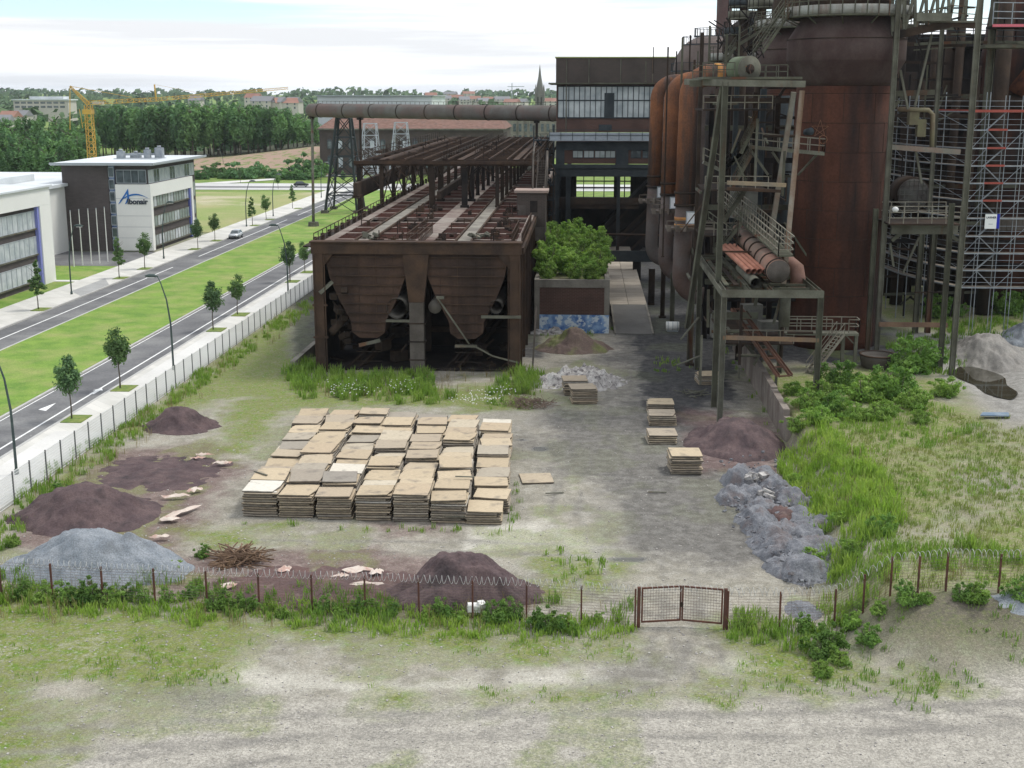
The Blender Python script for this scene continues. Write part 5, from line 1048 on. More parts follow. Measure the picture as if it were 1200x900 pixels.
pb = bend_pipe(785, 84, 322, 141, .82, 'middle one of three tall rusty pipes bent over at the top', 1.5, 1.6)
pc = bend_pipe(805, 75, 347, 126, .95, 'nearest and tallest of three bent rusty pipes with yellow bands', 1.2, 2.2)
yb_ = M('yellow_band', (.42,.22,.05), (.3,.13,.05), 1.2, .8); b = MB()
for zz, hh in ((V(805,256,126).z,.35), (V(805,264,126).z,.3)): b.lathe([(.96,zz-hh/2),(1.0,zz-hh/2),(1.0,zz+hh/2),(.96,zz+hh/2)], (pc[0]-.08,126.05,0), 24, True)
b.tube((pc[0]+2.4,126.4,pc[1]+.05),(pc[0]+2.9,126.5,pc[1]+.05), 1.0, 20); tag(b.build('pipe_band', yb_), 'yellow painted bands around the nearest bent pipe', 'pipe band')
for i, (px, py, y, w_) in enumerate(((769,226,152,4.5),(789,240,138,7),(810,257,122.5,8.5))):
    pass
for i, (x0, y0, x1, y1, y) in enumerate(((770,219,774,231,153),(785,231,793,244,139),(804,248,817,262,123.5))):
    a = V(x0,y1,y); c = V(x1,y0,y); b = MB(); b.box(a.x,c.x,y-.25,y+.1,a.z,c.z); t = b.build('floodlight_box', M('white_box', (.72,.73,.75), None, 1, .5) if i == 0 else bpy.data.materials['white_box']); tag(t, ['small', 'middle', 'largest'][i] + ' white equipment box on the ' + ['farthest', 'middle', 'nearest'][i] + ' bent pipe', 'box', 'white boxes on the bent pipes')
    f = MB(); f.box(a.x-.04,c.x+.04,y-.3,y-.251,a.z-.04,a.z+.06); f.box(a.x-.04,c.x+.04,y-.3,y-.251,c.z-.06,c.z+.04); f.box(a.x-.04,a.x+.05,y-.3,y-.251,a.z+.061,c.z-.061); f.box(c.x-.05,c.x+.04,y-.3,y-.251,a.z+.061,c.z-.061); e = f.build('rim', grey_trim, t, origin=t['_o']); e.location = (0,0,0)
# collar platforms round the pipes
t = thing('pipe_collar_platform', 'narrow rusty service platform clamped around the three bent pipes', 'platform', (pb[0], 140, 14)); M('collar_steel', (.17,.15,.125), (.11,.085,.07), .8, .85)
for (x, y, px_, py_) in ((pa[0],155,769,236),(pb[0],141,785,248),(pc[0],126,812,268)):
    b = MB(); z_ = V(px_, py_, y).z; b.box(x-1.9, x+2.6, y-1.7, y-1.0, z_, z_+.22); b.box(x-1.9, x-1.1, y-1, y+1.2, z_, z_+.22); b.rail([(x-1.9,y-1.7,z_),(x+2.6,y-1.7,z_)], .9, .9, .06)
    for k in range(3): b.rbox((x-1.7+k*.8, y-1.9, z_+.2), (.35,.3,.6), .4*k)
    b.build('deck', bpy.data.materials['collar_steel'], t)
t = thing('white_barrel', 'white plastic tank standing on the dark ground by a steel post', 'tank', (0,0,0)); c = G(788,388); b = MB(); b.tube((c.x-.7,c.y,.55),(c.x+.7,c.y,.55), .5, 16); b.build('body', white_panel, t); b = MB()
for dx in (-.5, 0, .5): b.tube((c.x+dx-.03,c.y,.55),(c.x+dx+.03,c.y,.55), .53, 16)
b.box(c.x-.6,c.x+.6,c.y-.3,c.y+.3,0,.12); b.build('rib', grey_trim, t)
# posts below and beside the pipes
for i, (px, pyb, pyt, w_, y_off) in enumerate(((763,357,315,.75,0),(776,372,300,.5,0),(787,385,320,.5,0),(808,428,350,.55,0))):
    c = G(px, pyb); zt = V(px, pyt, c.y).z; b = MB(); b.ibeam((c.x,c.y,0),(c.x,c.y,zt), w_); t = b.build('pipe_post', rust_dark if i < 2 else green_steel); tag(t, ['thick dark steel post below the farthest bent pipe', 'slim dark steel post below the middle bent pipe', 'slim green steel post behind the white tank', 'lone green steel post nearest the slab stacks under the nearest bent pipe'][i], 'post', 'steel posts under the bent pipes')
    b = MB(); b.box(c.x-.4,c.x+.4,c.y-.4,c.y+.4,0,.18); e = b.build('foot_plate', rust_dark, t, origin=t['_o']); e.location = (0,0,0)
# thin vertical rods beside the pipes
for i, (px, p0, p1, y, w_) in enumerate(((783,55,300,134,.16),(800,44,330,128,.2),(809,41,95,150,.16),(818,60,120,150,.16),(823,38,340,121,.34),(832,30,100,140,.2),(842,42,110,138,.16),(757,72,95,160,.14),(766,55,85,160,.1),(852,40,100,128,.22),(793,60,92,160,.15),(867,30,98,126,.16),(814,70,300,133,.22))):
    a = V(px,p0,y); q = V(px-2,p1,y); b = MB(); b.beam((a.x,y,max(q.z,0)),(a.x,y,a.z), w_); b.box(a.x-w_,a.x+w_,y-w_,y+w_,q.z-.1,q.z-.01); tag(b.build('steel_upright', (rust_dark, green_steel)[i % 2]), 'slender dark upright rod standing among the bent pipes and platforms', 'post', 'slender uprights among the pipes')

# --- main gantry frame in front of the stoves
GA = thing('pipe_gantry', 'tall weathered green steel gantry carrying pipes and walkways before the stoves', 'gantry', (14.5, 102, 0))
yA, yB, yC = 97.4, 103., 118.
fl = V(850,344,yA); fr_ = V(962,348,yA); zA = fl.z; bl = G(843,497); 
def part_beam(name, a, c, w_, h_=None, m=green_steel, i_=True):
    b = MB(); (b.ibeam if i_ else b.beam)(a, c, w_, h_ or w_); return b.build(name, m, GA)
xL, xR = bl.x, fr_.x
part_beam('column', (xL,yA,0),(xL,yA,zA-.2), .42, .42, light_steel); part_beam('column', (xR,yA,1.9),(xR,yA,zA-.2), .42)
part_beam('column', (xL+.1,yB,0),(xL+.1,yB,V(851,96,yB).z), .45); part_beam('column', (xL,yC,0),(xL,yC,zA), .45)
part_beam('column', (xR,yC-2,1.9),(xR,yC-2,zA), .42); part_beam('column', ((xL+xR)/2+1,yC-3,1.5),((xL+xR)/2+1,yC-3,zA), .4, m=green_steel); part_beam('column', ((xL+xR)/2+2.4,108,1.9),((xL+xR)/2+2.4,108,zA-.3), .4)
up = V(851,97,yB); ur = V(940,106,yB); dn = V(918,292,yB)
part_beam('column', (dn.x+.15,yB,zA),(ur.x-.0,yB,ur.z), .36, m=M('pale_rust_tube', (.27,.25,.21), (.2,.13,.09), .6, .8, 0, .1, (.14,.09,.06), .5, (.5,.65), True), i_=False)
part_beam('top_girder', (xL-.2,yB,up.z),(ur.x+.2,yB,up.z-.1), .45, .5, light_steel); part_beam('top_girder', (xL-2.2,yB+6,up.z),(xL+6,yB+6,up.z), .45, .5)
part_beam('top_girder', (xL,yB,up.z),(xL-2,yB+12,up.z+.2), .4, .5, light_steel); part_beam('raking_leg', V(805,385,yC-6), V(848,97,yB+1), .42, m=green_steel); part_beam('raking_leg', V(902,285,110), V(930,108,108), .4, m=M('rusty_leg', (.15,.11,.085), (.19,.19,.16), .5, .8), i_=False)
part_beam('front_girder', (xL-.2,yA,zA),(xR+.2,yA,zA), .35, .55, light_steel)
q = V(955,378,yA); part_beam('tie_girder', (xL,yA,V(900,396,yA).z),(xR,yA,V(900,398,yA).z), .3, .3, M('rust_tan', (.22,.14,.08), (.16,.12,.09), .6, .85)); part_beam('tie_girder', (xL,yC-12,V(900,370,yC-12).z),(xR-3.5,yC-12,V(900,370,yC-12).z), .35, .5)
for (x, w_) in ((xL,.4),(xR,.4),((xL+xR)/2,.3),(xL+2,.25)): part_beam('long_girder', (x,yA+.2,zA-.02),(x,yC+8,zA-.02), w_, .5, light_steel if x == xL else green_steel)
for k in range(12): part_beam('deck_beam', (xL+.2,yA+1.6+k*2.1,zA-.15),(xR-.2,yA+1.6+k*2.1,zA-.15), .22, .2, green_steel if k % 3 else rust_dark, False)
part_beam('cross_tube', V(852,214,yB), V(921,217,yB), .3, m=M('tan_tube', (.25,.19,.12), (.17,.15,.12), .6, .8), i_=False); part_beam('cross_tube', V(852,221,yB+3), V(915,224,yB+3), .25, m=rust, i_=False)
for k in range(5): part_beam('deck_plank', (xL+.5+k*.75,yA+3,zA+.22),(xL+.5+k*.75,yC-2,zA+.22), .35, .08, rust_dark if k % 2 else green_steel, False)
# big drum pipe and copper coloured pipe bundle
b = MB(); e0 = V(912,318,100.5); e1 = V(866,272,116); d_ = (e1-e0).normalized(); b.tube(e0, e0+d_*4.6, .92, 28); b.tube(e0+d_*4.61, e1, .74, 24); t = b.build('drum_pipe', M('drum_grey', (.19,.16,.13), (.27,.15,.11), .45, .85, 0, .2)); tag(t, 'thick grey and rust coloured drum pipe with closed round end on the gantry', 'pipe')

for s_ in (.2,2.4,4.6,7.5,9.5): b = MB(); b.tube(e0+d_*s_-d_*.07, e0+d_*s_+d_*.07, 1.0 if s_ < 4.7 else .84, 28); e = b.build('flange', rust_dark, t, origin=t['_o']); e.location = (0,0,0)
b = MB(); b.tube(e0-d_*.06, e0-d_*.0, .9, 28); e = b.build('end_plate', concrete_dark, t, origin=t['_o']); e.location = (0,0,0)
e2 = V(930,318,105); b = MB(); b.path([e2+Vector((-.9,2,.6)), e2+Vector((-.3,.8,.6)), e2+Vector((.25,.1,.2)), e2+Vector((.4,0,-.7)), e2+Vector((.4,0,-1.5))], .62, 18); t = b.build('pipe_elbow', rust_pale); tag(t, 'pinkish rusty pipe elbow beside the round drum end', 'pipe'); b = MB(); q = e2+Vector((.4,0,-1.6)); b.lathe([(.95,0),(.95,.2)], q, 20); e = b.build('flange', light_steel, t, origin=t['_o']); e.location = (0,0,0)
b = MB(); q = e2+Vector((-.5,.2,-2.0)); b.tube(q, q-Vector((0,0,2.6)), .42, 14); t = b.build('short_pipe', light_steel); tag(t, 'short pale vertical pipe hanging below the gantry elbow', 'pipe')
for k in range(4):
    a = V(877+k*6.5, 318, 101.0); c = V(845+k*5.2, 288, 111); b = MB(); b.tube(a, c, .21, 12, caps=False); b.tube(a+(c-a)*.002, c, .16, 12, caps=False); t = b.build('copper_pipe', M('copper_rust', (.36,.17,.12), (.28,.12,.08), .7, .6, 0, .1) if k == 0 else bpy.data.materials['copper_rust']); tag(t, ['leftmost', 'second from the left', 'third from the left', 'rightmost'][k] + ' of four orange brown pipes lying on the gantry', 'pipe', 'orange brown pipes on the gantry')
a = V(886,332,99.5); c = V(868,314,107); b = MB(); b.tube(a, c, .42, 20, caps=False); b.tube(a+(c-a)*.003, c, .35, 20, caps=False); tag(b.build('open_pipe', light_steel), 'pale open ended pipe below the orange brown pipe bundle', 'pipe')
for (p, q_, lbl) in ((V(862,318,100), V(880,322,100), 'rusty'), ):
    pass
# walkway with railings beside the drum
W1 = thing('gantry_walkway', 'sloping railed steel walkway running back above the drum pipe', 'walkway', (18, 108, zA)); b = MB(); a = V(921,300,100.5); c = V(848,236,124); dd = (c-a); sdv = Vector((dd.y,-dd.x,0)).normalized()*-.6
b.beam(a, c, 1.3, .14); b.build('deck', green_steel, W1); b = MB(); b.rail([c+sdv, a+sdv, a-sdv, c-sdv], 1.5, 1.0, .05, (.33,.66)); b.build('railing', M('rail_pale', (.21,.20,.16), (.15,.13,.10), .8, .8), W1)
# high walkway with stairs across the stove
W2 = thing('high_walkway', 'high railed walkway with stairs crossing in front of the stove', 'walkway', (16, 112, 18)); railm = bpy.data.materials['rail_pale']
a, b1, c1, d1 = V(824,190,114), V(846,200,114), V(877,172,114), V(965,180,114)
for p, q_ in ((a,b1),(c1,d1)): b = MB(); b.beam(p, q_, 1.1, .3); b.build('deck', light_steel, W2); b = MB(); b.stair(b1, c1, .9); b.build('stairs', light_steel, W2); b = MB()
for off in (-.55,.55): b = MB(); b.rail([a+Vector((0,off,.1)), b1+Vector((0,off,.1))], 1.15, 1.2, .05); b.build('railing', railm, W2)
b = MB(); b.rail([c1+Vector((0,-.55,.1)), d1+Vector((0,-.55,.1)), d1+Vector((0,.55,.1)), c1+Vector((0,.55,.1))], 1.15, 1.2, .05); b.build('railing', railm, W2); b = MB(); b.beam(d1+Vector((-.5,0,0)), d1+Vector((-1.6,3,-2.)), .14); b.beam(c1, c1+Vector((1.8,0,-2.4)), .2); b.beam(V(905,178,114), V(916,194,114), .2); b.build('bracket', light_steel, W2)
# lower stair with landing
W3 = thing('stair_landing', 'steel stair with railed landing at the foot of the stove', 'stairs', (22, 112, 2)); lz = V(940,386,110).z; a, c = V(918,388,110), V(1005,390,110)
b = MB(); b.box(a.x, c.x, 109.4, 110.8, a.z-.25, a.z-.05); b.build('deck', light_steel, W3); b = MB(); st0 = V(950,425,107); b.stair((st0.x,107.2,2.0), (c.x-1.6,109.3,a.z-.05), .9); b.build('stairs', railm, W3)
b = MB(); b.rail([(a.x,109.4,a.z),(c.x-2.3,109.4,a.z)], 1.15, 1.2, .05); b.build('railing', railm, W3); b = MB(); b.rail([(a.x,110.8,a.z),(c.x,110.8,a.z),(c.x,109.4,a.z),(c.x-.9,109.4,a.z)], 1.15, 1.2, .05); b.build('railing', railm, W3)
for x in (c.x-.1, c.x-1.2): b = MB(); b.beam((x,110,1.9),(x,110,a.z-.25), .28); b.beam((x,110,a.z-1.2),(x-.9,110,a.z-.3), .1); b.build('leg', light_steel, W3)
# more levels, pipes and bracing inside the gantry
rg = random.Random(33)
for lv_, (py, y0_, y1_, px0, px1) in enumerate(((128,108,116,824,905),(222,109,116,826,900),(276,112,118,822,880),(402,104,116,850,930))):
    a, c = V(px0,py,y0_), V(px1,py,y0_); b = MB(); b.box(a.x,c.x,y0_,y1_,a.z-.12,a.z); b.build('inner_deck', rust_dark, GA); b = MB(); b.rail([(a.x,y0_,a.z),(c.x,y0_,a.z)], 1.1, 1.1, .045, (.5,)); b.build('inner_railing', railm, GA)
for k in range(70):
    x = rg.uniform(xL-1.5, xR-1); y = rg.uniform(yA+1, yC+3); z_ = rg.uniform(2.6, 25) if rg.random() < .55 else rg.uniform(2.4, zA-.5)
    if z_ > zA and y < yB+1: y = yB+rg.uniform(1.5, 12)
    p = Vector((x,y,z_)); q_ = p + rg.choice((Vector((rg.uniform(1.5,4),0,0)), Vector((0,rg.uniform(2,6),0)), Vector((rg.uniform(-2,2),0,-rg.uniform(1.5,4))), Vector((0,0,-rg.uniform(2,6))))); q_.z = max(q_.z, 2.1); b = MB()
    if k % 3: b.beam(p, q_, rg.uniform(.08,.22))
    else: b.tube(p, q_, rg.uniform(.07,.16), 8)
    b.build('service_pipe' if k % 3 == 0 else 'bracing', rg.choice((green_steel, rust_dark, light_steel, rust, green_steel)), GA)
for k in range(4): a = V(846,212-k*6,109); b = MB(); a = V(838+k*10, 300-k*40, 112); c_ = V(868+k*6, 262-k*40, 112); b.stair(a, c_, .8); b.build('stair_flight', green_steel, GA)
# tilted rail ladder lying from the gantry down to the bank
b = MB(); a, a2 = V(858,362,108), V(868,362,108); c, c2 = V(912,441,99), V(927,440,99)
b.ibeam(a, c, .28); b.ibeam(a2, c2, .28)
for k in range(9): b.beam(a.lerp(c, k/8), a2.lerp(c2, k/8), .12)
tag(b.build('skip_track', M('skip_rust', (.15,.08,.055), (.10,.06,.045), .7, .9)), 'sloping rusty rail track descending from the gantry to the weeds', 'track')
# fan drum on the top platform
fd = V(877,81,108); t = thing('exhaust_fan', 'round grey fan drum with dark hub on the high platform left of the stove', 'fan', (fd.x,108,fd.z-1.2)); b = MB(); b.tube((fd.x,107.6,fd.z),(fd.x-.75,109.4,fd.z), 1.02, 28); b.build('drum', M('fan_green', (.10,.13,.07), (.08,.09,.06), .8, .8), t)
b = MB(); b.tube((fd.x+.05,107.48,fd.z),(fd.x,107.59,fd.z), 1.05, 28); b.build('face', light_steel, t); b = MB(); b.tube((fd.x+.09,107.38,fd.z),(fd.x+.05,107.47,fd.z), .38, 16); b.build('hub', rust_dark, t)
for k in range(5): a_ = k*1.257; b = MB(); b.beam((fd.x,107.36,fd.z),(fd.x+.4*math.cos(a_),107.36,fd.z+.4*math.sin(a_)), .09); b.build('blade', rust_bright, t)
t = thing('top_platform', 'railed upper platform with pale edge carrying the round fan', 'platform', (fd.x,110,fd.z-1.4)); b = MB(); p0 = V(822,100,107); b.box(p0.x, ur.x+.5, 106.2, 116, up.z+.3, up.z+.5); b.build('deck', green_steel, t); b = MB(); b.rail([(p0.x,106.2,up.z+.5),(fd.x-1.3,106.2,up.z+.5)], 1.1, 1., .05); b.rail([(fd.x+1.2,114,up.z+.5),(ur.x+.5,114,up.z+.5)], 1.1, 1., .05); b.rail([(p0.x,116,up.z+.5),(ur.x,116,up.z+.5)], 1.1, 1., .05); b.build('railing', green_steel, t)
# long stair flight rising to the right above the fan
t = thing('high_stairs', 'steep railed stair flights climbing toward the stove top', 'stairs', (15,116,27)); 
for a, c, w_ in ((V(888,62,118), V(925,8,121), 1.1), (V(866,52,128), V(905,28,128), 1.), (V(848,75,130), V(862,55,130), 1.)): b = MB(); b.stair(a, c, w_); b.build('flight', green_steel, t)
rg = random.Random(6)
for k in range(46): b = MB(); p = V(rg.uniform(845,900), rg.uniform(28,72), rg.uniform(128,150)); b.beam(p, p+Vector((rg.uniform(-1.5,1.5), rg.uniform(-1,1), rg.uniform(-1.8,1.8))), .12); b.build('brace', black_steel, t)

# --- dark steelwork between gantry and stoves
SW = thing('cowper_house_frame', 'dark crowded steelwork of columns and ducts behind the green gantry', 'steelwork', (16, 130, 0)); rg = random.Random(9)
for i, (px, y, r_, top) in enumerate(((830,131,.5,110),(842,134,.9,104),(858,127,.45,100),(868,136,.85,112),(880,130,.5,108),(889,126,.55,104),(897,138,1.1,112),(906,128,.5,112),(915,134,.9,112),(836,142,1.2,120),(855,144,1.3,112),(875,146,1.4,116),(850,122,.3,100),(870,120,.3,110))):
    a = V(px, 250, y); zt = V(px, top, y).z; b = MB()
    if r_ > .8: b.tube((a.x,y,0.5),(a.x,y,zt), r_, 16)
    else: b.ibeam((a.x,y,.5),(a.x,y,zt), r_)
    b.build('duct' if r_ > .8 else 'column', (black_steel, rust_dark, dark_steel)[i % 3], SW)
for k, (py, y) in enumerate(((118,124),(150,132),(188,128),(222,134),(243,126),(265,130),(300,124),(330,122),(350,120))):
    a, c = V(826,py,y), V(932,py,y); b = MB(); b.ibeam(a, c, .35, .5); b.build('girder', (rust_dark, green_steel, black_steel)[k % 3], SW)
b = MB(); b.box(V(832,200,150).x, V(940,200,150).x, 150, 150.6, 0, V(830,125,150).z); b.build('shade_backing', black_steel, SW)  # black backing that fills the gaps between columns with shade
for k in range(58): 
    p = V(rg.uniform(832,925), rg.uniform(125,360), rg.uniform(119,136)); q_ = p + rg.choice((Vector((rg.uniform(2,4),0,0)), Vector((rg.uniform(1,3),0,rg.uniform(-4,4))), Vector((0,rg.uniform(2,6),rg.uniform(-2,2))), Vector((0,0,-rg.uniform(2,5))))); q_.z = max(q_.z, .6); b = MB(); b.beam(p, q_, rg.uniform(.12,.3)); b.build('brace', rg.choice((rust_dark, black_steel, green_steel, rust)), SW)
for px, py, y in ((868,240,121),(875,236,121),(845,380,116),(880,372,112),(900,392,110)):
    a = V(px,py,y); b = MB(); b.rbox(a, (1.7,1.2,2.4), .2); b.rbox(a+Vector((0,-.65,.4)), (.9,.1,.9), .2); b.build('cabinet', M('cab_%d' % px, (.14,.14,.12), (.09,.085,.075), .8, .85), SW)
b = MB(); a, c = V(830,340,122), V(905,232,122); b.rail([V(830,262,120), V(880,300,110), V(918,318,104)], 1.1, 1.2, .05); b.build('railing', green_steel, SW)

# ================================================================== blast furnace and scaffolding at the right
FN = thing('blast_furnace', 'dark rusty blast furnace body with rings and ducts behind the scaffolding', 'furnace', (46, 142, 2))
fx = V(1185,200,146).x; b = MB(); b.lathe([(7.0,2),(7.0,9),(8.2,14),(8.2,20),(6.4,24.5),(5.0,38),(4.6,48)], (fx+2.5,148,0), 48); b.build('shell', M('furnace_shell', (.03,.016,.013), (.08,.032,.02), .3, .9, 0, .2, (.02,.017,.016), .3, (.48,.6), True), FN)
b = MB(); b.lathe([(8.6,24.2),(9.6,23.4),(9.9,24.4),(9.1,25.2)], (fx+2.5,148,0), 40, True); b.build('bustle_pipe', rust_dark, FN)
for zz in (7, 12, 17.3, 30): b = MB(); b.lathe([(7.5,zz),(9.3,zz),(9.3,zz+.25),(7.5,zz+.25)], (fx+2.5,148,0), 40, True); b.build('ring_platform', black_steel, FN)
b = MB(); q0, q1 = V(1150,250,141), V(1196,280,141); 
for k in range(9): a = V(1152+k*6, 262, 139); b.rbox(a, (.5,.5,1.4)); 
b.build('tuyere_row', concrete_dark, FN)
c = V(1195,95,142); b = MB(); b.tube((c.x,141,c.z-2),(c.x+3,141,c.z+2), 1.9, 20); b.build('rusty_duct', M('orange_rust', (.13,.05,.025), (.06,.025,.017), .5, .9, 0, .2, (.03,.02,.018), .5, (.5,.6)), FN)
# black back mass with vertical ducts
BM = thing('cast_house', 'dark cast house steelwork and ducts between stove and furnace', 'steelwork', (42, 150, 2)); rg = random.Random(17)
b = MB(); b.box(V(1035,200,160).x, V(1300,200,160).x, 160, 161, 2, V(1100,40,160).z); b.build('shade_backing', black_steel, BM)  # black sheet added to darken the area between stove and scaffold
for i in range(18):
    px = 1040+i*9+rg.uniform(-3,3); y = rg.uniform(138,156); r_ = rg.uniform(.25,.8); a = V(px,200,y); zt = V(px, rg.uniform(-20,110), y).z; b = MB(); b.tube((a.x,y,2),(a.x,y,zt), r_, 12); b.build('duct', rg.choice((black_steel, black_steel, rust_dark)), BM)
for i in range(16):
    py = 30+i*21; y = rg.uniform(134,150); a, c = V(1036,py,y), V(rg.uniform(1105,1230),py+rg.uniform(-3,3),y); b = MB(); b.ibeam(a, c, rg.uniform(.25,.5)); b.build('girder', rg.choice((black_steel, rust_dark, green_steel)), BM)
for i in range(60):
    p = V(rg.uniform(1045,1120), rg.uniform(0,360), rg.uniform(126,146)); q_ = p + rg.choice((Vector((rg.uniform(1.5,4),0,rg.uniform(-.3,.3))), Vector((rg.uniform(-2,3),0,rg.uniform(-4,4))), Vector((0,0,-rg.uniform(2,5))))); q_.z = max(q_.z, 2.); b = MB(); b.beam(p, q_, rg.uniform(.1,.22)); b.build('brace', rg.choice((rust_dark, black_steel, black_steel, green_steel)), BM)
c = V(1070,228,126); b = MB(); b.tube((c.x,126,c.z),(c.x,129,c.z), 1.65, 28); b.build('round_vessel', rust_dark, BM); b = MB(); b.tube((c.x,125.85,c.z),(c.x,125.99,c.z), 1.5, 28)
for k in range(7): o_ = -1.3+k*.43; hh = math.sqrt(max(.01, 1.45**2-o_*o_)); b.beam((c.x+o_,125.8,c.z-hh),(c.x+o_,125.8,c.z+hh), .06); b.beam((c.x-hh,125.8,c.z+o_),(c.x+hh,125.8,c.z+o_), .06)
b.build('vessel_grid', M('grid_grey', (.10,.10,.09), (.07,.06,.055), 1, .8), BM)
b = MB(); a = V(1060,140,124); b.path([V(1052,128,124), V(1088,129,124), V(1093,134,124), V(1092,172,124)], .22, 10); b.build('bent_tube', M('olive_tube', (.20,.18,.11), (.15,.10,.07), .7, .8), BM); b = MB(); a = V(1070,138,124.5); b.rbox(a, (.9,1,1.3)); a = V(1079,150,124.5); b.rbox(a, (.8,.8,1.6)); b.build('valve', M('valve_olive', (.17,.16,.09), (.12,.1,.07), .8, .8), BM)
# tall columns
HG = thing('column_frame', 'tall green steel column frame with girders between stove and scaffolding', 'frame', (31, 115, 2))
def hb(name, a, c, w_, h_=None, m=green_steel, i_=True):
    b = MB(); (b.ibeam if i_ else b.beam)(a, c, w_, h_ or w_); return b.build(name, m, HG)
c1 = G(1027,413,2); c3 = G(1115,440,2); c4 = G(1077,390,2)
zt1 = V(1050,-30,c1.y).z
hb('column', (c1.x,c1.y,2),(c1.x,c1.y,zt1), .42, m=light_steel); hb('column', (c1.x-.75,c1.y+.4,2),(c1.x-.75,c1.y+.4,V(1030,245,c1.y).z), .42, m=green_steel)
hb('column', (c3.x,c3.y,2),(c3.x,c3.y,zt1), .42, m=light_steel); hb('column', (c3.x-.6,c3.y+1.5,2),(c3.x-.6,c3.y+1.5,V(1115,240,c3.y).z), .4); 
hb('column', (c4.x-.4,c4.y,2),(c4.x-.4,c4.y,V(1077,268,c4.y).z), .5); hb('column', (c4.x+.8,c4.y,2),(c4.x+.8,c4.y,V(1077,268,c4.y).z), .5)
x2 = V(1097,135,125).x; hb('column', (x2,125,V(1090,245,125).z),(x2,125,V(1104,30,125).z), .35, m=light_steel); x5 = V(1158,100,128).x; hb('column', (x5,128,14),(x5,128,V(1165,-20,128).z), .6)
gy = c3.y+4
hb('girder', V(1044,268,c1.y), V(1122,268,c1.y), .5, .95, light_steel); hb('girder', V(1030,380,c1.y-1), V(1110,381,c1.y-1), .3, .4, M('tan_rust', (.2,.13,.085), (.13,.08,.06), .6, .85)); hb('girder', V(1040,172,120), V(1125,178,120), .35, .45, M('orange_girder', (.22,.13,.095), (.18,.17,.14), .5, .85))
hb('girder', V(1040,110,124), V(1095,108,124), .4, .5); hb('knee', V(1045,282,c1.y), V(1056,273,c1.y), .3); hb('knee', V(1122,282,c1.y), V(1112,273,c1.y), .3); hb('knee', V(1044,130,118), V(1054,118,118), .25)
a, c = V(1042,262,c1.y-2), V(1125,262,c1.y-2); b = MB(); b.box(a.x, c.x, c1.y-2, c1.y+3, a.z-.15, a.z); b.build('deck', rust_dark, HG); b = MB(); b.rail([a, c], 1.5, 1.2, .05, (.33,.66)); b.build('railing', railm, HG); b = MB(); b.rail([a+Vector((0,4.8,0)), c+Vector((0,4.8,0))], 1.5, 1.2, .05); b.build('railing', railm, HG)
for p, q_ in ((V(1072,125,120), V(1092,40,120)), (V(1055,82,119), V(1064,128,119)), (V(1058,320,122), V(1077,278,122)), (V(1043,285,118), V(1047,312,118)), (V(1073,175,121), V(1080,215,121))): hb('brace', p, q_, .2, None, light_steel if p.x < q_.x else green_steel, False)
# high truss bridge
TB = thing('truss_bridge', 'railed truss bridge crossing at the top right between the columns', 'bridge', (32,118,32)); b = MB(); P = [V(1046,42,118), V(1112,28,118), V(1142,30,118)]; Q = [V(1046,-15,118), V(1112,-25,118), V(1142,-22,118)]
b.beam(P[0], P[1], .5, .7); b.beam(P[1], P[2], .4, .5); b.build('lower_chord', rust_dark, TB); b = MB()
for k in range(6): t_ = k/5; p = P[0].lerp(P[1], t_); q_ = Q[0].lerp(Q[1], t_); b.beam(p, q_, .25); b.beam(p, Q[0].lerp(Q[1], min(1, t_+.24)), .22)
for k in range(3): p = P[1].lerp(P[2], k/2); b.beam(p, p+Vector((.6,0,5)), .25)
b.build('web_member', light_steel, TB); b = MB(); b.rail([P[0]+Vector((0,-.6,.3)), P[1]+Vector((0,-.6,.3)), P[2]+Vector((0,-.6,.3))], 1.2, 1., .05); b.rail([P[0]+Vector((0,1.6,.3)), P[1]+Vector((0,1.6,.3))], 1.2, 1., .05); b.build('railing', green_steel, TB); b = MB(); b.box(P[1].x-2.4, P[2].x, 117.6, 119.6, P[1].z+.1, P[1].z+.25); b.box(P[1].x-3, P[1].x, 117.2, 117.3, P[1].z+.2, P[1].z+.9); b.build('deck', light_steel, TB)
for i, (px, py, w_, m) in enumerate(((1064,100,9,black_steel),)): pass
UP = thing('furnace_platform', 'railed platform with pink toe board at the top right photo edge', 'platform', (38,124,30)); a, c = V(1163,29,126), V(1230,30,126); pinkm = M('toe_board_pink', (.62,.16,.2), (.5,.12,.14), 1, .7); redm = M('toe_board_red', (.36,.08,.06), (.28,.07,.05), 1, .7)
b = MB(); b.box(a.x, c.x, 126, 128, a.z-.3, a.z-.1); b.build('deck', black_steel, UP); b = MB(); b.box(a.x, c.x, 125.9, 125.95, a.z-.2, a.z+.05); b.build('toe_board', pinkm, UP); b = MB(); b.rail([a, c], 2., 2., .05, (.3,.6)); b.build('railing', galv, UP)
a, c = V(1155,52,125), V(1230,54,125); b = MB(); b.box(a.x, c.x, 125, 128, a.z-.3, a.z); b.build('lower_deck', green_steel, UP)
RP = thing('ring_gallery', 'dark curved railed gallery below the truss bridge', 'platform', (34,132,28)); b = MB(); c = V(1140,52,134); pts = [(c.x+5.5*math.cos(a_), 134+5.5*math.sin(a_), c.z) for a_ in np.linspace(math.pi*1.0, math.pi*1.9, 12)]
for p, q_ in zip(pts[:-1], pts[1:]): b.beam(p, q_, .5, .25)
b.build('deck', green_steel, RP); b = MB(); b.rail(pts, 2.2, 1., .05, (.25,.5,.75)); b.build('railing', dark_steel, RP)

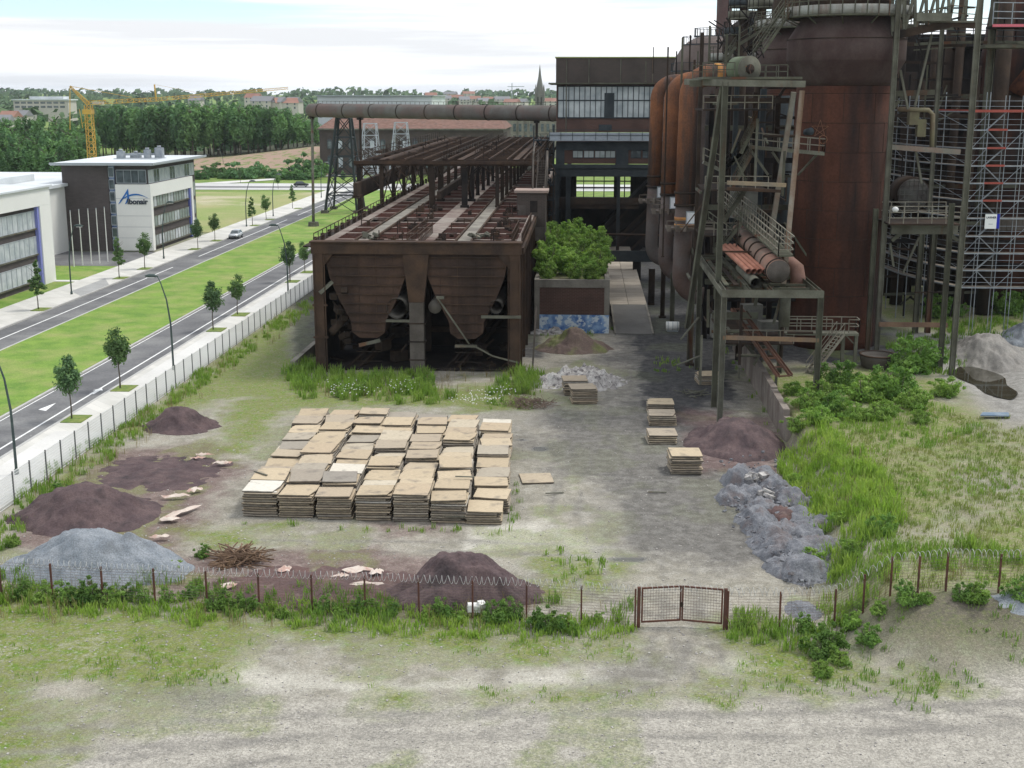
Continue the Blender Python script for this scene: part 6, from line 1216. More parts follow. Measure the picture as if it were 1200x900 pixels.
# scaffold
SF = thing('scaffolding', 'tubular scaffolding with red toe boards and ladder bays around the blast furnace', 'scaffold', (40,128,2))
yF = 126.; xs_ = [V(px, 250, yF).x for px in (1132,1150,1172,1192,1215,1240)]; lv = [V(1150, py, yF).z for py in (337,317,297,277,256,235.5,215,194.5,174,152.5,131)]
ztop = V(1150,108,yF).z
st = MB()
for x in xs_:
    for y in (yF, yF+1.1): st.tube((x,y,2),(x,y,ztop-.3 if x != xs_[1] else ztop), .04, 6)
lf = [Vector((xs_[0],yF,0)), Vector((xs_[0]-2.2,yF+5,0)), Vector((xs_[0]-3.6,yF+10,0)), Vector((xs_[0]-4.2,yF+16,0))]
for p in lf[1:]:
    for o_ in (0,.9): st.tube((p.x+o_,p.y,2),(p.x+o_,p.y,ztop), .05, 6)
st.build('standard', galv, SF)
lg = MB(); gr_ = MB(); dk = MB(); db = MB()
for i, z_ in enumerate(lv):
    lg.beam((xs_[0],yF-.08,z_),(xs_[-1],yF-.08,z_), .13, .11)
    for h_ in (.5, 1.0): gr_.tube((xs_[0],yF-.04,z_+h_),(xs_[-1],yF-.04,z_+h_), .022, 5)
    dk.box(xs_[0], xs_[-1], yF+.1, yF+1.0, z_-.02, z_+.03)
    for p, q_ in zip(lf[:-1], lf[1:]):
        a = Vector((p.x,p.y,z_)); c = Vector((q_.x,q_.y,z_)); lg.beam(a, c, .13, .11); gr_.tube(a+Vector((0,0,.5)), c+Vector((0,0,.5)), .022, 5); gr_.tube(a+Vector((0,0,1.)), c+Vector((0,0,1.)), .022, 5)
        db.tube(a, c+Vector((0,0,1.7)), .03, 5) if i % 2 else None
        dk.prism([a+Vector((.1,.1,-.02)), c+Vector((.1,.1,-.02)), c+Vector((.9,.3,-.02)), a+Vector((.9,.3,-.02))], (0,0,.04))
    if i < len(lv)-1:
        zn = lv[i+1]; k = i % 2; a, c = (xs_[1],xs_[2]) if k else (xs_[2],xs_[1]); db.beam((a,yF+.5,z_),(c,yF+.5,zn), .3, .07)
        db.tube((xs_[0],yF-.1,z_),(xs_[1],yF-.1,zn), .03, 5); db.tube((xs_[2+i % 2],yF-.1,z_),(xs_[3+i % 2],yF-.1,zn), .03, 5)
    if 4 < i < 10: tb = MB(); tb.box(xs_[1], xs_[2], yF-.18, yF-.15, z_-.05, z_+.14); tb.build('toe_board', redm, SF)
tb = MB(); tb.box(xs_[0]-.0, xs_[-1], yF-.2, yF-.16, lv[-1]-.05, lv[-1]+.2)
tb.prism([(xs_[0],yF-.1,lv[-1]),(lf[1].x,lf[1].y-.1,lv[-1]),(lf[1].x,lf[1].y-.1,lv[-1]+.2),(xs_[0],yF-.1,lv[-1]+.2)], (0,-.04,0))
lg.build('ledger', galv, SF); gr_.build('guard_rail', galv, SF); dk.build('deck_board', M('scaffold_board', (.2,.17,.13), (.14,.12,.1), 1, .9), SF); tb.build('toe_board', redm, SF); db.build('ladder_flight', galv, SF)
a, c = V(1153.5,268,yF-.4), V(1168.5,251,yF-.4); b = MB(); b.box(a.x, c.x, yF-.42, yF-.38, a.z, c.z); sg = b.build('banner', M('banner_white', (.78,.8,.76), None, 1, .6, fine=0)); tag(sg, 'white company banner with blue edge hung on the scaffolding', 'banner')
b = MB(); b.box(c.x+.005, c.x+.28, yF-.42, yF-.38, a.z+.02, c.z+.02); e = b.build('blue_edge', M('banner_blue', (.01,.02,.35), None, 1, .6, fine=0), sg, origin=sg['_o']); e.location = (0,0,0)
letters(sg, 'lettering', 'LAYHER', .26, (a.x+.1, yF-.45, c.z-.4), ink, 0, .01, .006); b = MB(); b.box(a.x+.35, c.x-.35, yF-.44, yF-.425, a.z+.42, a.z+.47); e = b.build('grey_line', grey_trim, sg, origin=sg['_o']); e.location = (0,0,0)
sp_ = V(1049,249,113); b = MB(); b.lathe([(.05,0),(.22,.08),(.3,.25),(.22,.42),(.05,.5)], sp_, 14); t = b.build('round_lamp', lamp_w); tag(t, 'small pale round lamp on the railing right of the huge stove', 'lamp')
sp_ = V(944,155,116.8); b = MB(); b.tube(sp_, sp_+Vector((.35,-.7,.1)), .28, 12, .34); t = b.build('spotlight', dark_steel); tag(t, 'dark spotlight pointing from the stove wall above the high walkway', 'lamp'); 
# rusty star ornament on the walkway
b = MB(); q = V(961,151,113); P5 = [q+Vector((.75*math.cos(a_), 0, .75*math.sin(a_))) for a_ in [math.pi/2+k*4*math.pi/5 for k in range(5)]]
for k in range(5): b.beam(P5[k], P5[(k+1) % 5], .03)
b.beam(q+Vector((0,0,-.6)), q+Vector((0,0,-2.0)), .06); b.path([q+Vector((.3+.35*math.cos(a_),0,-.9+.35*math.sin(a_))) for a_ in np.linspace(0,6.2,10)], .03, 5); tag(b.build('star_ornament', M('star_rust', (.17,.085,.05), None, 1, .8)), 'thin rusty wire star fixed on the high walkway railing', 'ornament')

# ================================================================== retaining wall, tub, puddle side
WL = MB(); rw = [(15.3,93.2),(15.35,100),(15.4,112),(15.5,128)]
for (x0,y0),(x1,y1) in zip(rw[:-1], rw[1:]): WL.prism([(x0-.35,y0,-.1),(x0+.15,y0,-.1),(x1+.15,y1,-.1),(x1-.35,y1,-.1)], (0,0,2.55 if y0 > 94 else 2.4))
WL.prism([(15.1,92.3,-.1),(15.7,91.6,-.1),(15.45,93.19,-.1),(14.95,93.19,-.1)], (0,0,1.9))
tag(WL.build('retaining_wall', M('retaining_concrete', (.25,.22,.19), (.17,.14,.12), .5, .95, 0, .4, (.10,.08,.065), .4, (.5,.65), True)), 'rough brownish concrete retaining wall below the weedy bank', 'wall')
c = G(1028,432,2); b = MB(); b.lathe([(1.0,0),(1.35,.25),(1.5,.9),(1.55,1.25),(1.4,1.25),(1.35,.95),(.2,.9)], (c.x,c.y-.0,2), 28); t = b.build('iron_tub', M('tub_iron', (.10,.09,.08), (.07,.06,.05), .8, .9)); tag(t, 'round dark iron tub at the foot of the tall column', 'tub'); b = MB(); b.lathe([(1.56,1.2),(1.62,1.25),(1.56,1.32),(1.4,1.3)], (c.x,c.y,2), 28, True); e = b.build('rim', rust, t, origin=t['_o']); e.location = (0,0,0)
b = MB(); c = V(1160,447,105.0); n = 40
pz = hz(33.6, 106)+.16; b.add([(33.4+1.75*math.cos(2*math.pi*i/n)*(1+.2*math.sin(5*i/n*6.28))+.02*6*math.sin(2*math.pi*i/n), 105.8+6.2*math.sin(2*math.pi*i/n)*(1+.1*math.sin(3*i/n*6.28)), pz) for i in range(n)], [tuple(range(n))])
wm_ = M('puddle_water', (.035,.032,.02), (.05,.045,.03), .5, .04, fine=0, spec=.6); tag(b.build('puddle_water', wm_, origin=(33.6,106,pz)), kind='structure')

# ================================================================== heaps
def heap(name, label, px, py, wx, wy, h, m, seed, cat='heap', lumps=0, sharp=1.4, rough=.12, group=None, z=None, res=72, ridge=0., col_m=None):
    c = G(px, py, z or 0); rg = random.Random(seed); b = MB(); b.smooth = True; n = res; vs = []; ls = [(rg.uniform(-.55,.55), rg.uniform(-.5,.5), rg.uniform(.3,.55), rg.uniform(.3,.8)) for _ in range(lumps)]
    xs_ = np.linspace(-1.08, 1.08, n); X, Y = np.meshgrid(xs_, xs_); off = seed*13.7
    Rr = np.hypot(X, Y) + (fbm(X*4, Y*4, .7, 3, off)-.5)*.35
    H = np.clip(1-Rr, 0, 1)
    H = np.minimum(H*sharp, 1.)**.9 * (1 - .35*sstep(.45, 0., Rr)*0) * (.8 + .5*(1-np.clip(Rr, 0, 1)))/1.3
    if ridge: H = np.maximum(H, ridge*np.clip(1-np.hypot((X-.38)/.62, Y/.75), 0, 1)**.8*1.3)
    for lx, ly, lr, lh in ls: H = np.maximum(H, lh*np.clip(1-np.hypot(X-lx, Y-ly)/lr, 0, 1)**.7)
    gul = (np.abs(fbm(np.arctan2(Y, X)*3, Rr*.6, 2.2, 3, off+8)-.5))*-.55*np.clip(Rr*1.5, 0, 1)
    det = gul*min(1, wx/3)*.6 + (fbm(X*wx, Y*wy, 1.1, 4, off+3)-.5)*rough*3 + (fbm(X*wx, Y*wy, 4., 3, off+5)-.5)*rough
    Z = np.where(H > 0, H*h + det*np.minimum(H*4, 1)*min(h, 1.2), 0) - .12*(H <= .001) - .02
    wxs = c.x + X*wx; wys = c.y + Y*wy; base = height(wxs.ravel(), wys.ravel()).reshape(X.shape)
    P = np.stack([wxs, wys, base+Z], -1).reshape(-1, 3)
    fs = [(j*n+i, j*n+i+1, (j+1)*n+i+1, (j+1)*n+i) for j in range(n-1) for i in range(n-1) if max(H[j,i], H[j,i+1], H[j+1,i], H[j+1,i+1]) > 0]
    used_ = sorted({i for f in fs for i in f}); mp_ = {k: i for i, k in enumerate(used_)}
    b.add([tuple(P[k]) for k in used_], [tuple(mp_[i] for i in f) for f in fs])
    return tag(b.build(name, m), label, cat, group)
ash = M('purple_ash', (.078,.054,.056), (.115,.08,.078), .9, .95, 0, .6, (.05,.038,.04), .6, (.5,.7), fine=.3, bscale=7)
ash_red = M('red_ash', (.125,.075,.067), (.095,.064,.062), .9, .95, 0, .6, (.19,.14,.12), .8, (.55,.7), fine=.25, bscale=7)
ash_green = M('overgrown_ash', (.12,.085,.075), (.14,.105,.085), .9, .95, 0, .6, (.14,.15,.06), .35, (.5,.62), fine=.3, bscale=7)
grey_gr = M('blue_grey_gravel', (.20,.225,.25), (.27,.29,.31), 1.2, .95, 0, .8, (.16,.17,.18), .5, (.5,.7), fine=.35, bscale=12)
white_r = M('white_rubble', (.52,.50,.47), (.30,.28,.265), 1.6, .95, 0, .9, (.13,.12,.12), 2.5, (.5,.65), fine=.3, bscale=5)
blue_r = M('blue_grey_rubble', (.14,.145,.16), (.22,.225,.24), 1.5, .95, 0, .9, (.15,.13,.13), .7, (.52,.66), fine=.35, bscale=6)
pale_gr = M('pale_gravel', (.26,.245,.22), (.19,.18,.165), .9, .95, 0, .6, fine=.25, bscale=8)
heap('gravel_heap', 'large blue grey gravel heap behind the barbed fence at the left edge', 112, 668, 5.2, 3.1, 2.35, grey_gr, 1, ridge=.72, res=90)
heap('ash_heap', 'broad purple brown ash heap directly behind the blue grey gravel heap', 100, 604, 4.6, 4.0, 2.05, ash, 2, res=80, ridge=.35)
heap('ash_heap', 'small purple ash heap beside the mesh fence', 212, 500, 3.0, 2.6, 1.55, ash, 3)
heap('ash_heap', 'rounded purple ash heap standing behind the middle of the barbed fence', 543, 695, 4.2, 2.7, 2.3, ash, 4, res=90, sharp=1.5)
heap('ash_heap', 'flat scattered red ash spread between the brush pile and the large rounded heap', 385, 688, 6.2, 3.2, .34, ash_red, 5, lumps=6, rough=.3, res=90)
heap('ash_heap', 'low rutted purple ash spread left of the slab pile', 190, 552, 4.6, 4.6, .26, ash, 6, lumps=7, rough=.5, res=90)
heap('ash_heap', 'brownish heap with green flank in front of the graffiti wall', 672, 409, 3.9, 3.0, 2.2, ash_green, 7, sharp=1.2)
heap('rubble_heap', 'bright white and grey rubble heap next to a leaning slab stack', 680, 447, 4.3, 4.0, 1.3, white_r, 8, lumps=9, rough=.5, res=90)
heap('rubble_heap', 'dark rubble strip at the foot of the graffiti wall', 646, 390, 2.8, 1.5, .6, white_r, 18, lumps=6, rough=.4)
heap('ash_heap', 'twin topped reddish ash heap beneath the gantry columns', 862, 520, 3.6, 5.0, 1.8, ash, 9, lumps=3, ridge=.7, sharp=1.6, res=80)
heap('gravel_heap', 'pale sandy gravel heap behind the puddle on the right', 1158, 418, 3.6, 6.5, 2.1, pale_gr, 10, z=2, res=80, lumps=3)
heap('gravel_heap', 'dark grey gravel heap at the right photo edge below the scaffolding', 1212, 398, 3., 5.0, 2.2, grey_gr, 11, z=2)
heap('gravel_heap', 'low grey gravel patch at the right edge beside the fence end', 1206, 713, 1.7, 1.3, .4, grey_gr, 15, z=1.5)
heap('rubble_heap', 'small blue grey rubble heap just behind the barbed fence right of the gate', 941, 716, 1.0, 1.3, .5, blue_r, 12)
rg = random.Random(44); md = [(868,566,'uppermost left'),(895,561,'uppermost right'),(880,583,''),(908,579,''),(862,585,''),(925,592,''),(893,600,''),(915,612,''),(935,613,''),(896,622,''),(922,632,''),(940,634,''),(912,650,''),(936,655,''),(943,673,'lowest'),(928,668,''),(948,650,''),(945,620,''),(885,610,''),(905,636,'')]
for i, (px, py, lb) in enumerate(md):
    heap('rubble_mound', 'rounded blue grey rubble mound in the row beside the green bank' if not lb else 'rounded blue grey rubble mound at the ' + lb + ' end of the row', px, py, rg.uniform(1.25,1.7), rg.uniform(1.5,2.1), rg.uniform(.85,1.2), blue_r if i not in (7,) else ash_red, 60+i, group='rubble mounds beside the bank', res=44, rough=.26, sharp=1.7)
for i, (px, py) in enumerate(((905,590),(884,574))):
    c = G(px, py); b = MB()
    for k in range(5): b = MB(); b.rbox((c.x+rg.uniform(-.7,.7), c.y+rg.uniform(-.7,.7), .6+rg.uniform(0,.4)), (rg.uniform(.3,.8), rg.uniform(.2,.6), rg.uniform(.15,.3)), rg.uniform(0,3), (rg.uniform(-.4,.4), rg.uniform(-.4,.4))); tag(b.build('broken_concrete', white_r), 'pale broken concrete lump lying on the %s rubble mounds' % ('middle', 'upper')[i], 'rubble', 'concrete lumps on the %s rubble mounds' % ('middle', 'upper')[i])
b = MB(); rgq = random.Random(8)
for _ in range(900):
    px, py, *_r = md[rgq.randrange(len(md))]; c = G(px+rgq.gauss(0,11), py+rgq.gauss(0,9)); s_ = rgq.uniform(.06,.2); b.rbox((c.x,c.y,rgq.uniform(.05,.85)*max(0, 1-abs(rgq.gauss(0,.5)))), (s_*1.4,s_,s_*.8), rgq.uniform(0,3), (rgq.uniform(-.6,.6),rgq.uniform(-.6,.6)))
tag(b.build('loose_stones', blue_r, origin=(0,0,0)), kind='stuff')
# torn pale sheets
shm = M('torn_sheet', (.52,.42,.36), (.62,.55,.48), 1.5, .8, 0, .3, (.45,.3,.25), 1.2, (.5,.6))
def torn(px, py, w_, d_, rz, label, seed):
    c = G(px, py); rg = random.Random(seed); b = MB(); n = 14; b.smooth = True
    prof = [rg.uniform(.55,1.1) for _ in range(n)]; vs = [(0,0,.16)]
    for ring, f in ((.5,.14),(1.,.05)):
        for i in range(n): a = 2*math.pi*i/n; vs.append((w_*ring*prof[i]*math.cos(a), d_*ring*prof[i]*math.sin(a), f+rg.uniform(0,.16)))
    fs = [(0,1+i,1+(i+1) % n) for i in range(n)] + [(1+i,1+n+i,1+n+(i+1) % n,1+(i+1) % n) for i in range(n)]
    m_ = Matrix.Rotation(rz, 3, 'Z'); b.add([m_ @ Vector(v) + Vector((c.x,c.y,hz(c.x,c.y)+.12)) for v in vs], fs)
    tag(b.build('torn_sheet', shm), label, 'sheet', 'torn pale sheets on the ash')
for i, (px, py, w_, d_, rz, lb) in enumerate(((213,604,1.7,.35,1.1,'long pinkish torn sheet trailing beside the broad ash heap'),(198,612,.8,.4,.4,'small torn sheet left of the long pinkish one'),(208,585,1.1,.25,.2,'thin torn sheet above the long pinkish one'),(228,578,.8,.3,.8,'small torn pale sheet near the top of the ash spread'),(240,537,.7,.2,.1,'thin pale scrap on the far ash spread by the grass'),(262,546,.8,.2,.1,'pale scrap at the right rim of the far ash spread'),(232,541,.6,.2,.2,'pale pinkish scrap left on the far ash spread'),(418,672,.9,.45,.3,'orange tinged torn sheet on the red ash before the slab pile'),(440,676,.6,.35,.9,'whitish torn scrap beside the orange tinged sheet'),(400,680,.6,.3,.2,'whitish torn scrap left of the orange tinged sheet'),(335,672,.5,.4,.5,'small upright pale scrap right of the brush pile'),(430,690,1.1,.2,.1,'thin pale strip in front of the orange tinged sheet'),(268,690,.5,.35,.5,'pale scrap in the weeds near the brush pile'),(187,634,.7,.25,.2,'cream coloured scrap at the tip of the gravel heap'))): torn(px, py, w_, d_, rz, lb, 70+i)
c = G(557, 722); b = MB(); b.rbox((c.x,c.y,.45), (.75,.4,.35), .2, (.1,.1)); b.rbox((c.x+.3,c.y,.6), (.35,.35,.3), .6, (.3,.1)); t = b.build('white_bag', white_panel); tag(t, 'crumpled white bag caught in the weeds at the barbed fence', 'bag')
c = G(1165, 490, 2); b = MB(); b.prism([(c.x-1.1,c.y-.3,2.22),(c.x+.9,c.y-.5,2.25),(c.x+1.1,c.y+.3,2.3),(c.x-.7,c.y+.5,2.25)], (0,0,.08)); tag(b.build('blue_tarp', M('blue_grey_tarp', (.12,.18,.25), (.2,.25,.3), 1, .6)), 'small flat bluish tarp lying on the grass at the right', 'tarp')

# brush piles
def brush(px, py, r_, n, label, m, seed, l_=1.2, th_=.035):
    c = G(px, py); rg = random.Random(seed); b = MB()
    for _ in range(n):
        a = rg.uniform(0,6.28); rr = r_*rg.random()**.6; p = Vector((c.x+rr*math.cos(a), c.y+rr*math.sin(a)*.8, rg.uniform(.02,.75)*(1-rr/r_*.8))); a2 = rg.uniform(0,6.28); b.beam(p, p+Vector((math.cos(a2)*l_*rg.uniform(.4,1), math.sin(a2)*l_*.7, rg.uniform(-.15,.35))), th_)
    tag(b.build('brush_pile', m), label, 'brush pile')
brush(280, 657, 1.25, 190, 'tangled pile of brown branches on the red ash left of the fence middle', M('dead_wood', (.20,.13,.08), (.12,.075,.05), 2, .9), 3, 1.4, .05)
brush(620, 475, 2.0, 260, 'low heap of dry brown twigs near the bunker weeds', M('dry_twigs', (.22,.16,.12), (.13,.09,.07), 2, .9), 4, .8, .03)
brush(812, 463, 1.1, 26, 'few pale scrap sticks near the far slab stack', light_steel, 5, 1.2, .06)

# ================================================================== stacks of weathered boards
boardm = bpy.data.materials.new('weathered_board'); boardm.use_nodes = True; nt = boardm.node_tree; N = nt.nodes.new; L = nt.links.new; B = nt.nodes['Principled BSDF']; B.inputs['Roughness'].default_value = .9; B.inputs['Specular IOR Level'].default_value = .15
oi = N('ShaderNodeObjectInfo'); tc = N('ShaderNodeTexCoord'); cr = N('ShaderNodeValToRGB'); L(oi.outputs['Random'], cr.inputs[0]); e = cr.color_ramp; e.interpolation = 'LINEAR'
cols_ = [(0,(.42,.34,.235)), (.3,(.50,.41,.285)), (.5,(.36,.305,.235)), (.68,(.46,.365,.25)), (.8,(.27,.245,.21)), (.9,(.50,.43,.32)), (1,(.64,.61,.54))]
e.elements[0].position = 0; e.elements[0].color = (*cols_[0][1],1); e.elements[1].position = 1; e.elements[1].color = (*cols_[-1][1],1)
for p, c_ in cols_[1:-1]: q = e.elements.new(p); q.color = (*c_,1)
va = N('ShaderNodeVectorMath'); va.operation = 'ADD'; L(tc.outputs['Object'], va.inputs[0]); cx = N('ShaderNodeCombineXYZ'); ml = N('ShaderNodeMath'); ml.operation = 'MULTIPLY'; ml.inputs[1].default_value = 91; L(oi.outputs['Random'], ml.inputs[0])
for k in range(3): L(ml.outputs[0], cx.inputs[k])
L(cx.outputs[0], va.inputs[1])
def bn(sc, st=None, det=5):
    n = N('ShaderNodeTexNoise'); n.inputs['Scale'].default_value = sc; n.inputs['Detail'].default_value = det
    if st: mpp = N('ShaderNodeMapping'); mpp.inputs['Scale'].default_value = st; L(va.outputs[0], mpp.inputs[0]); L(mpp.outputs[0], n.inputs[0])
    else: L(va.outputs[0], n.inputs[0])
    return n.outputs[0]
c1_ = gmx(gr(bn(1.1), .56, .8), cr.outputs[0], (.17,.15,.13)); c1_ = gmx(1., c1_, gmx(gr(bn(5, (1,6,1)), .3, .7), (.8,.8,.8), (1.15,1.15,1.15)), 'MULTIPLY')
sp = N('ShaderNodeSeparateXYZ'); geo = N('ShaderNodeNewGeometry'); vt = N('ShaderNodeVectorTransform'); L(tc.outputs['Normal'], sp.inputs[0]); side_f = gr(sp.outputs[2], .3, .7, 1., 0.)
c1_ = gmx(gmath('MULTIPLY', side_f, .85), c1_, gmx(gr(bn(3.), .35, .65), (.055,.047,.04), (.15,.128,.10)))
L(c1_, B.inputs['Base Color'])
protoB = []
for v in range(4):
    rgb = random.Random(v); b = MB(); w_, d_ = 2.12, 2.12
    jit = [(rgb.uniform(-.03,.03), rgb.uniform(-.03,.03)) for _ in range(8)]
    base_ = [(-w_/2,-d_/2),(0,-d_/2-.01),(w_/2,-d_/2),(w_/2,0),(w_/2,d_/2),(0,d_/2),(-w_/2,d_/2),(-w_/2,0)]; P8 = [(x+jx, y+jy) for (x,y),(jx,jy) in zip(base_, jit)]
    if v == 3: P8[2] = (P8[2][0]-.28, P8[2][1]+.05)
    if v == 1: P8[6] = (P8[6][0]+.2, P8[6][1]-.12)
    top = [(x*.985,y*.985,.135) for x,y in P8]; mid = [(x,y,.115) for x,y in P8]; bot = [(x,y,.045) for x,y in P8]
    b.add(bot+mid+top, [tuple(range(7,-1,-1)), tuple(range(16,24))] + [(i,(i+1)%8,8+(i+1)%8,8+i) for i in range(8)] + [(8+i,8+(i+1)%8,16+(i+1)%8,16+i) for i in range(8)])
    for yy in (-.85, 0, .85): b.box(-w_/2+.04, w_/2-.04, yy-.11, yy+.11, 0, .044)
    m_ = bpy.data.meshes.new('board'); m_.from_pydata(b.v, [], b.f); m_.materials.append(boardm); protoB.append(m_)
ORD = ['bottom','second from the bottom','third from the bottom','fourth from the bottom','fifth from the bottom','sixth from the bottom','seventh from the bottom','eighth from the bottom','ninth from the bottom','tenth from the bottom','eleventh from the bottom','twelfth from the bottom']
NTH = ['first','second','third','fourth','fifth','sixth','seventh','eighth','ninth','tenth']
rg = random.Random(77); TH = .150; core = MB()
def board(x, y, z, rz, label, group, tilt=(0,0), hidden=False):
    if hidden:
        core.rbox((x,y,z+.09), (2.16,2.16,.09), rz); core.rbox((x,y,z+.02), (2.0,1.9,.04), rz); return
    o = bpy.data.objects.new('board', protoB[rg.randrange(4)]); COL.objects.link(o); o.location = (x,y,z); o.rotation_euler = (tilt[0],tilt[1],rz); tag(o, label, 'board', group); return o
# pile grid: seven columns, ten rows; corners taken from the photograph
FLc, FRc = G(304,606), G(571,616); BLc, BRc = G(368,486,1.3), G(580,496,1.2)
rowsN, colsN = 10, 7
for c_ in range(colsN):
    for r_ in range(rowsN):
        u, v = c_/(colsN-1), r_/(rowsN-1); p = FLc.lerp(FRc, u); q = BLc.lerp(BRc, u); x = p.x+(q.x-p.x)*v + (-.35 if c_ == 6 and r_ == 0 else 0); y = p.y+1.1+(q.y-p.y-1.1)*v
        if c_ == 6: x += .12
        n = {0: 11, 6: 8}.get(c_, 11)
        if c_ == 0: n = [11,12,9,8,9,9,9,9,10,10][r_]
        elif c_ == 1: n = [10,12,11,11,12,12,10,11,11,10][r_]
        elif c_ == 6: n = [6,7,8,8,8,10,10,9,10,9][r_]
        else: n = 10 + rg.choice((0,0,1,1,-1,2)) + (1 if c_ == 5 and r_ in (2,3) else 0)
        x += rg.uniform(-.08,.08); y += rg.uniform(-.07,.07); rz = rg.uniform(-.04,.04) + R(1.5); z = .0
        for k in range(n):
            top = k >= n-1; topq = k >= n-2
            jx, jy, jr = rg.uniform(-.05,.05), rg.uniform(-.05,.05), rg.uniform(-.02,.02)
            if top: jr = rg.choice((0,0,.02,-.03,.09,-.07)); jy += rg.choice((0,0,.12,-.1)); jx += rg.choice((0,0,.1,-.08))
            vis = r_ == 0 or top or (topq and r_ > 0) or (c_ == 6 and k >= 1)
            tl = (rg.uniform(-.035,.035), rg.uniform(-.03,.03)) if top else (0,0)
            if top and (c_, r_) in ((0,1),(3,6),(5,3),(1,1)): tl = (.07, .02)
            cname = ['the left column','the second column from the left','the third column from the left','the middle column','the third column from the right','the second column from the right','the right column'][c_]
            rname = 'front row' if r_ == 0 else 'back row' if r_ == 9 else NTH[r_]+' row'
            lab = ('topmost board' if top else 'second board from top' if topq and not (r_ == 0 or c_ == 6) else 'board '+ORD[k].replace('from the bottom','up').replace('bottom','at the base')) + ' in '+cname+', '+rname
            board(x+jx, y+jy, z, rz+jr, lab, 'boards of the great square pile', tl, not vis); z += TH
tag(core.build('stacked_boards', boardm), kind='stuff'); core = MB()
def stack(px, py, n, label, jit=.07, rz0=0.):
    c = G(px, py); z = 0.; rr = rz0
    for k in range(n): board(c.x+rg.uniform(-jit,jit), c.y+1.1+rg.uniform(-jit,jit), z, rr+rg.uniform(-.04,.04), ('topmost board' if k == n-1 else 'board '+ORD[k].replace('from the bottom','up').replace('bottom','at the base')) + ' of ' + label, 'boards of the small separate stacks'); z += TH
stack(803,557,9,'the nearest right hand stack',.08,.05); stack(776,522,5,'the second right hand stack',.07,.03); stack(777,500,6,'the third right hand stack',.07,.02); stack(774,484,5,'the farthest right hand stack',.06,.02)
stack(683,474,9,'the front stack by the white rubble',.09,.12); stack(674,464,9,'the rear stack by the white rubble',.09,.1)
stack(832,452,6,'the stack between the gantry columns',.06,.1)
c = G(628,566); board(c.x, c.y+.7, .02, .15, 'single board lying alone on the ground right of the pile', None)
for px, py, rz, lb, zz in ((545,559,.05,'loose lath lying across the second column from the right',1.75),(306,555,-.6,'loose lath lying on the left front of the pile',1.78),(540,606,.12,'long lath leaning against the pile front near its right corner',.45),(650,578,.3,'short lath beside the nearest right hand stack',.05),(770,577,.1,'pale lath on the ground before the nearest right hand stack',.03)):
    c = G(px, py, zz); b = MB(); b.rbox((c.x,c.y-.12,zz+.06), (2.0 if 'long' in lb else 1.2,.1,.06), rz, (0,.03)); tag(b.build('lath', light_steel), lb, 'lath')

# ================================================================== front fence with gate
wire = M('fence_wire_rust', (.20,.17,.15), (.14,.09,.07), 2, .7, .3, fine=0); rustp = M('rusty_post', (.13,.06,.042), (.085,.045,.036), 1.5, .85); barb = M('barbed_galv', (.50,.50,.48), (.4,.4,.39), 2, .5, .4, fine=0)
def zg(p): return hz(p.x, p.y)
def fence_line(pts, label, start_coil=0, spacing=True):
    F_ = thing('barbed_fence', label, 'fence', (pts[0].x, pts[0].y, zg(pts[0])))
    for i, p in enumerate(pts):
        z_ = zg(p); b = MB(); b.beam((p.x,p.y,z_-.2),(p.x,p.y,z_+1.95), .085); b.build('post', rustp, F_)
    for i, (p, q) in enumerate(zip(pts[:-1], pts[1:])):
        zp, zq = zg(p), zg(q); b = MB(); d = Vector((q.x-p.x, q.y-p.y, 0)).normalized()*.05
        for k in range(13): b.beam((p.x+d.x,p.y+d.y,zp+.1+k*.145),(q.x-d.x,q.y-d.y,zq+.1+k*.145), .009)
        n = 5
        for k in range(1, n): t_ = k/n; x, y, z_ = p.x+(q.x-p.x)*t_, p.y+(q.y-p.y)*t_, zp+(zq-zp)*t_; b.beam((x,y-.01,z_+.08),(x,y-.01,z_+1.86), .006)
        b.build('wire_mesh', wire, F_)
        if i >= start_coil:
            b = MB(); L_ = math.hypot(q.x-p.x, q.y-p.y); nl = max(3, int(L_/.27)); ph = (i*2.3) % 6.28; P_ = []
            for k in range(nl*10+1):
                t_ = k/(nl*10); a = ph+t_*nl*2*math.pi; P_.append(Vector((p.x+(q.x-p.x)*t_, p.y+(q.y-p.y)*t_, zp+(zq-zp)*t_+1.95)) + Vector((.10*math.cos(a*.5+1)*d.x*8, .2*math.cos(a), .2*math.sin(a))))
            b.path(P_, .012, 3, False); b.build('barbed_coil', barb, F_)
    return F_
def fpx(lst): return [G(px, py) for px, py in lst]
left = fpx([(-62,692),(2,699),(62,703),(121,706),(182,709),(243,712),(304,714),(366,716),(428,718),(491,721),(554,724),(617,726),(681,731),(744,735)])
fence_line(left, 'rusty wire fence with barbed coil running left from the gate')
right = [G(852,737), G(913,738), G(980,716,.9), G(1012,702,1.6)] + [G(1043,697,1.9), G(1075,698,1.95), G(1108,693,2), G(1170,692,2), G(1232,691,2), G(1290,690,2)]
right[2] = G(978,722,.6); fence_line(right, 'rusty wire fence climbing the bank to the right of the gate')
gl_, gR = G(748,735), G(849,737)
GTf = thing('gate', 'rusty double leaf steel gate with wire mesh in the barbed fence', 'gate', ((gl_.x+gR.x)/2, gl_.y, 0))
for p in (gl_, gR): b = MB(); b.beam((p.x,p.y,-.2),(p.x,p.y,2.05), .16); b.build('gate_post', rustp, GTf)
midx = (gl_.x+gR.x)/2
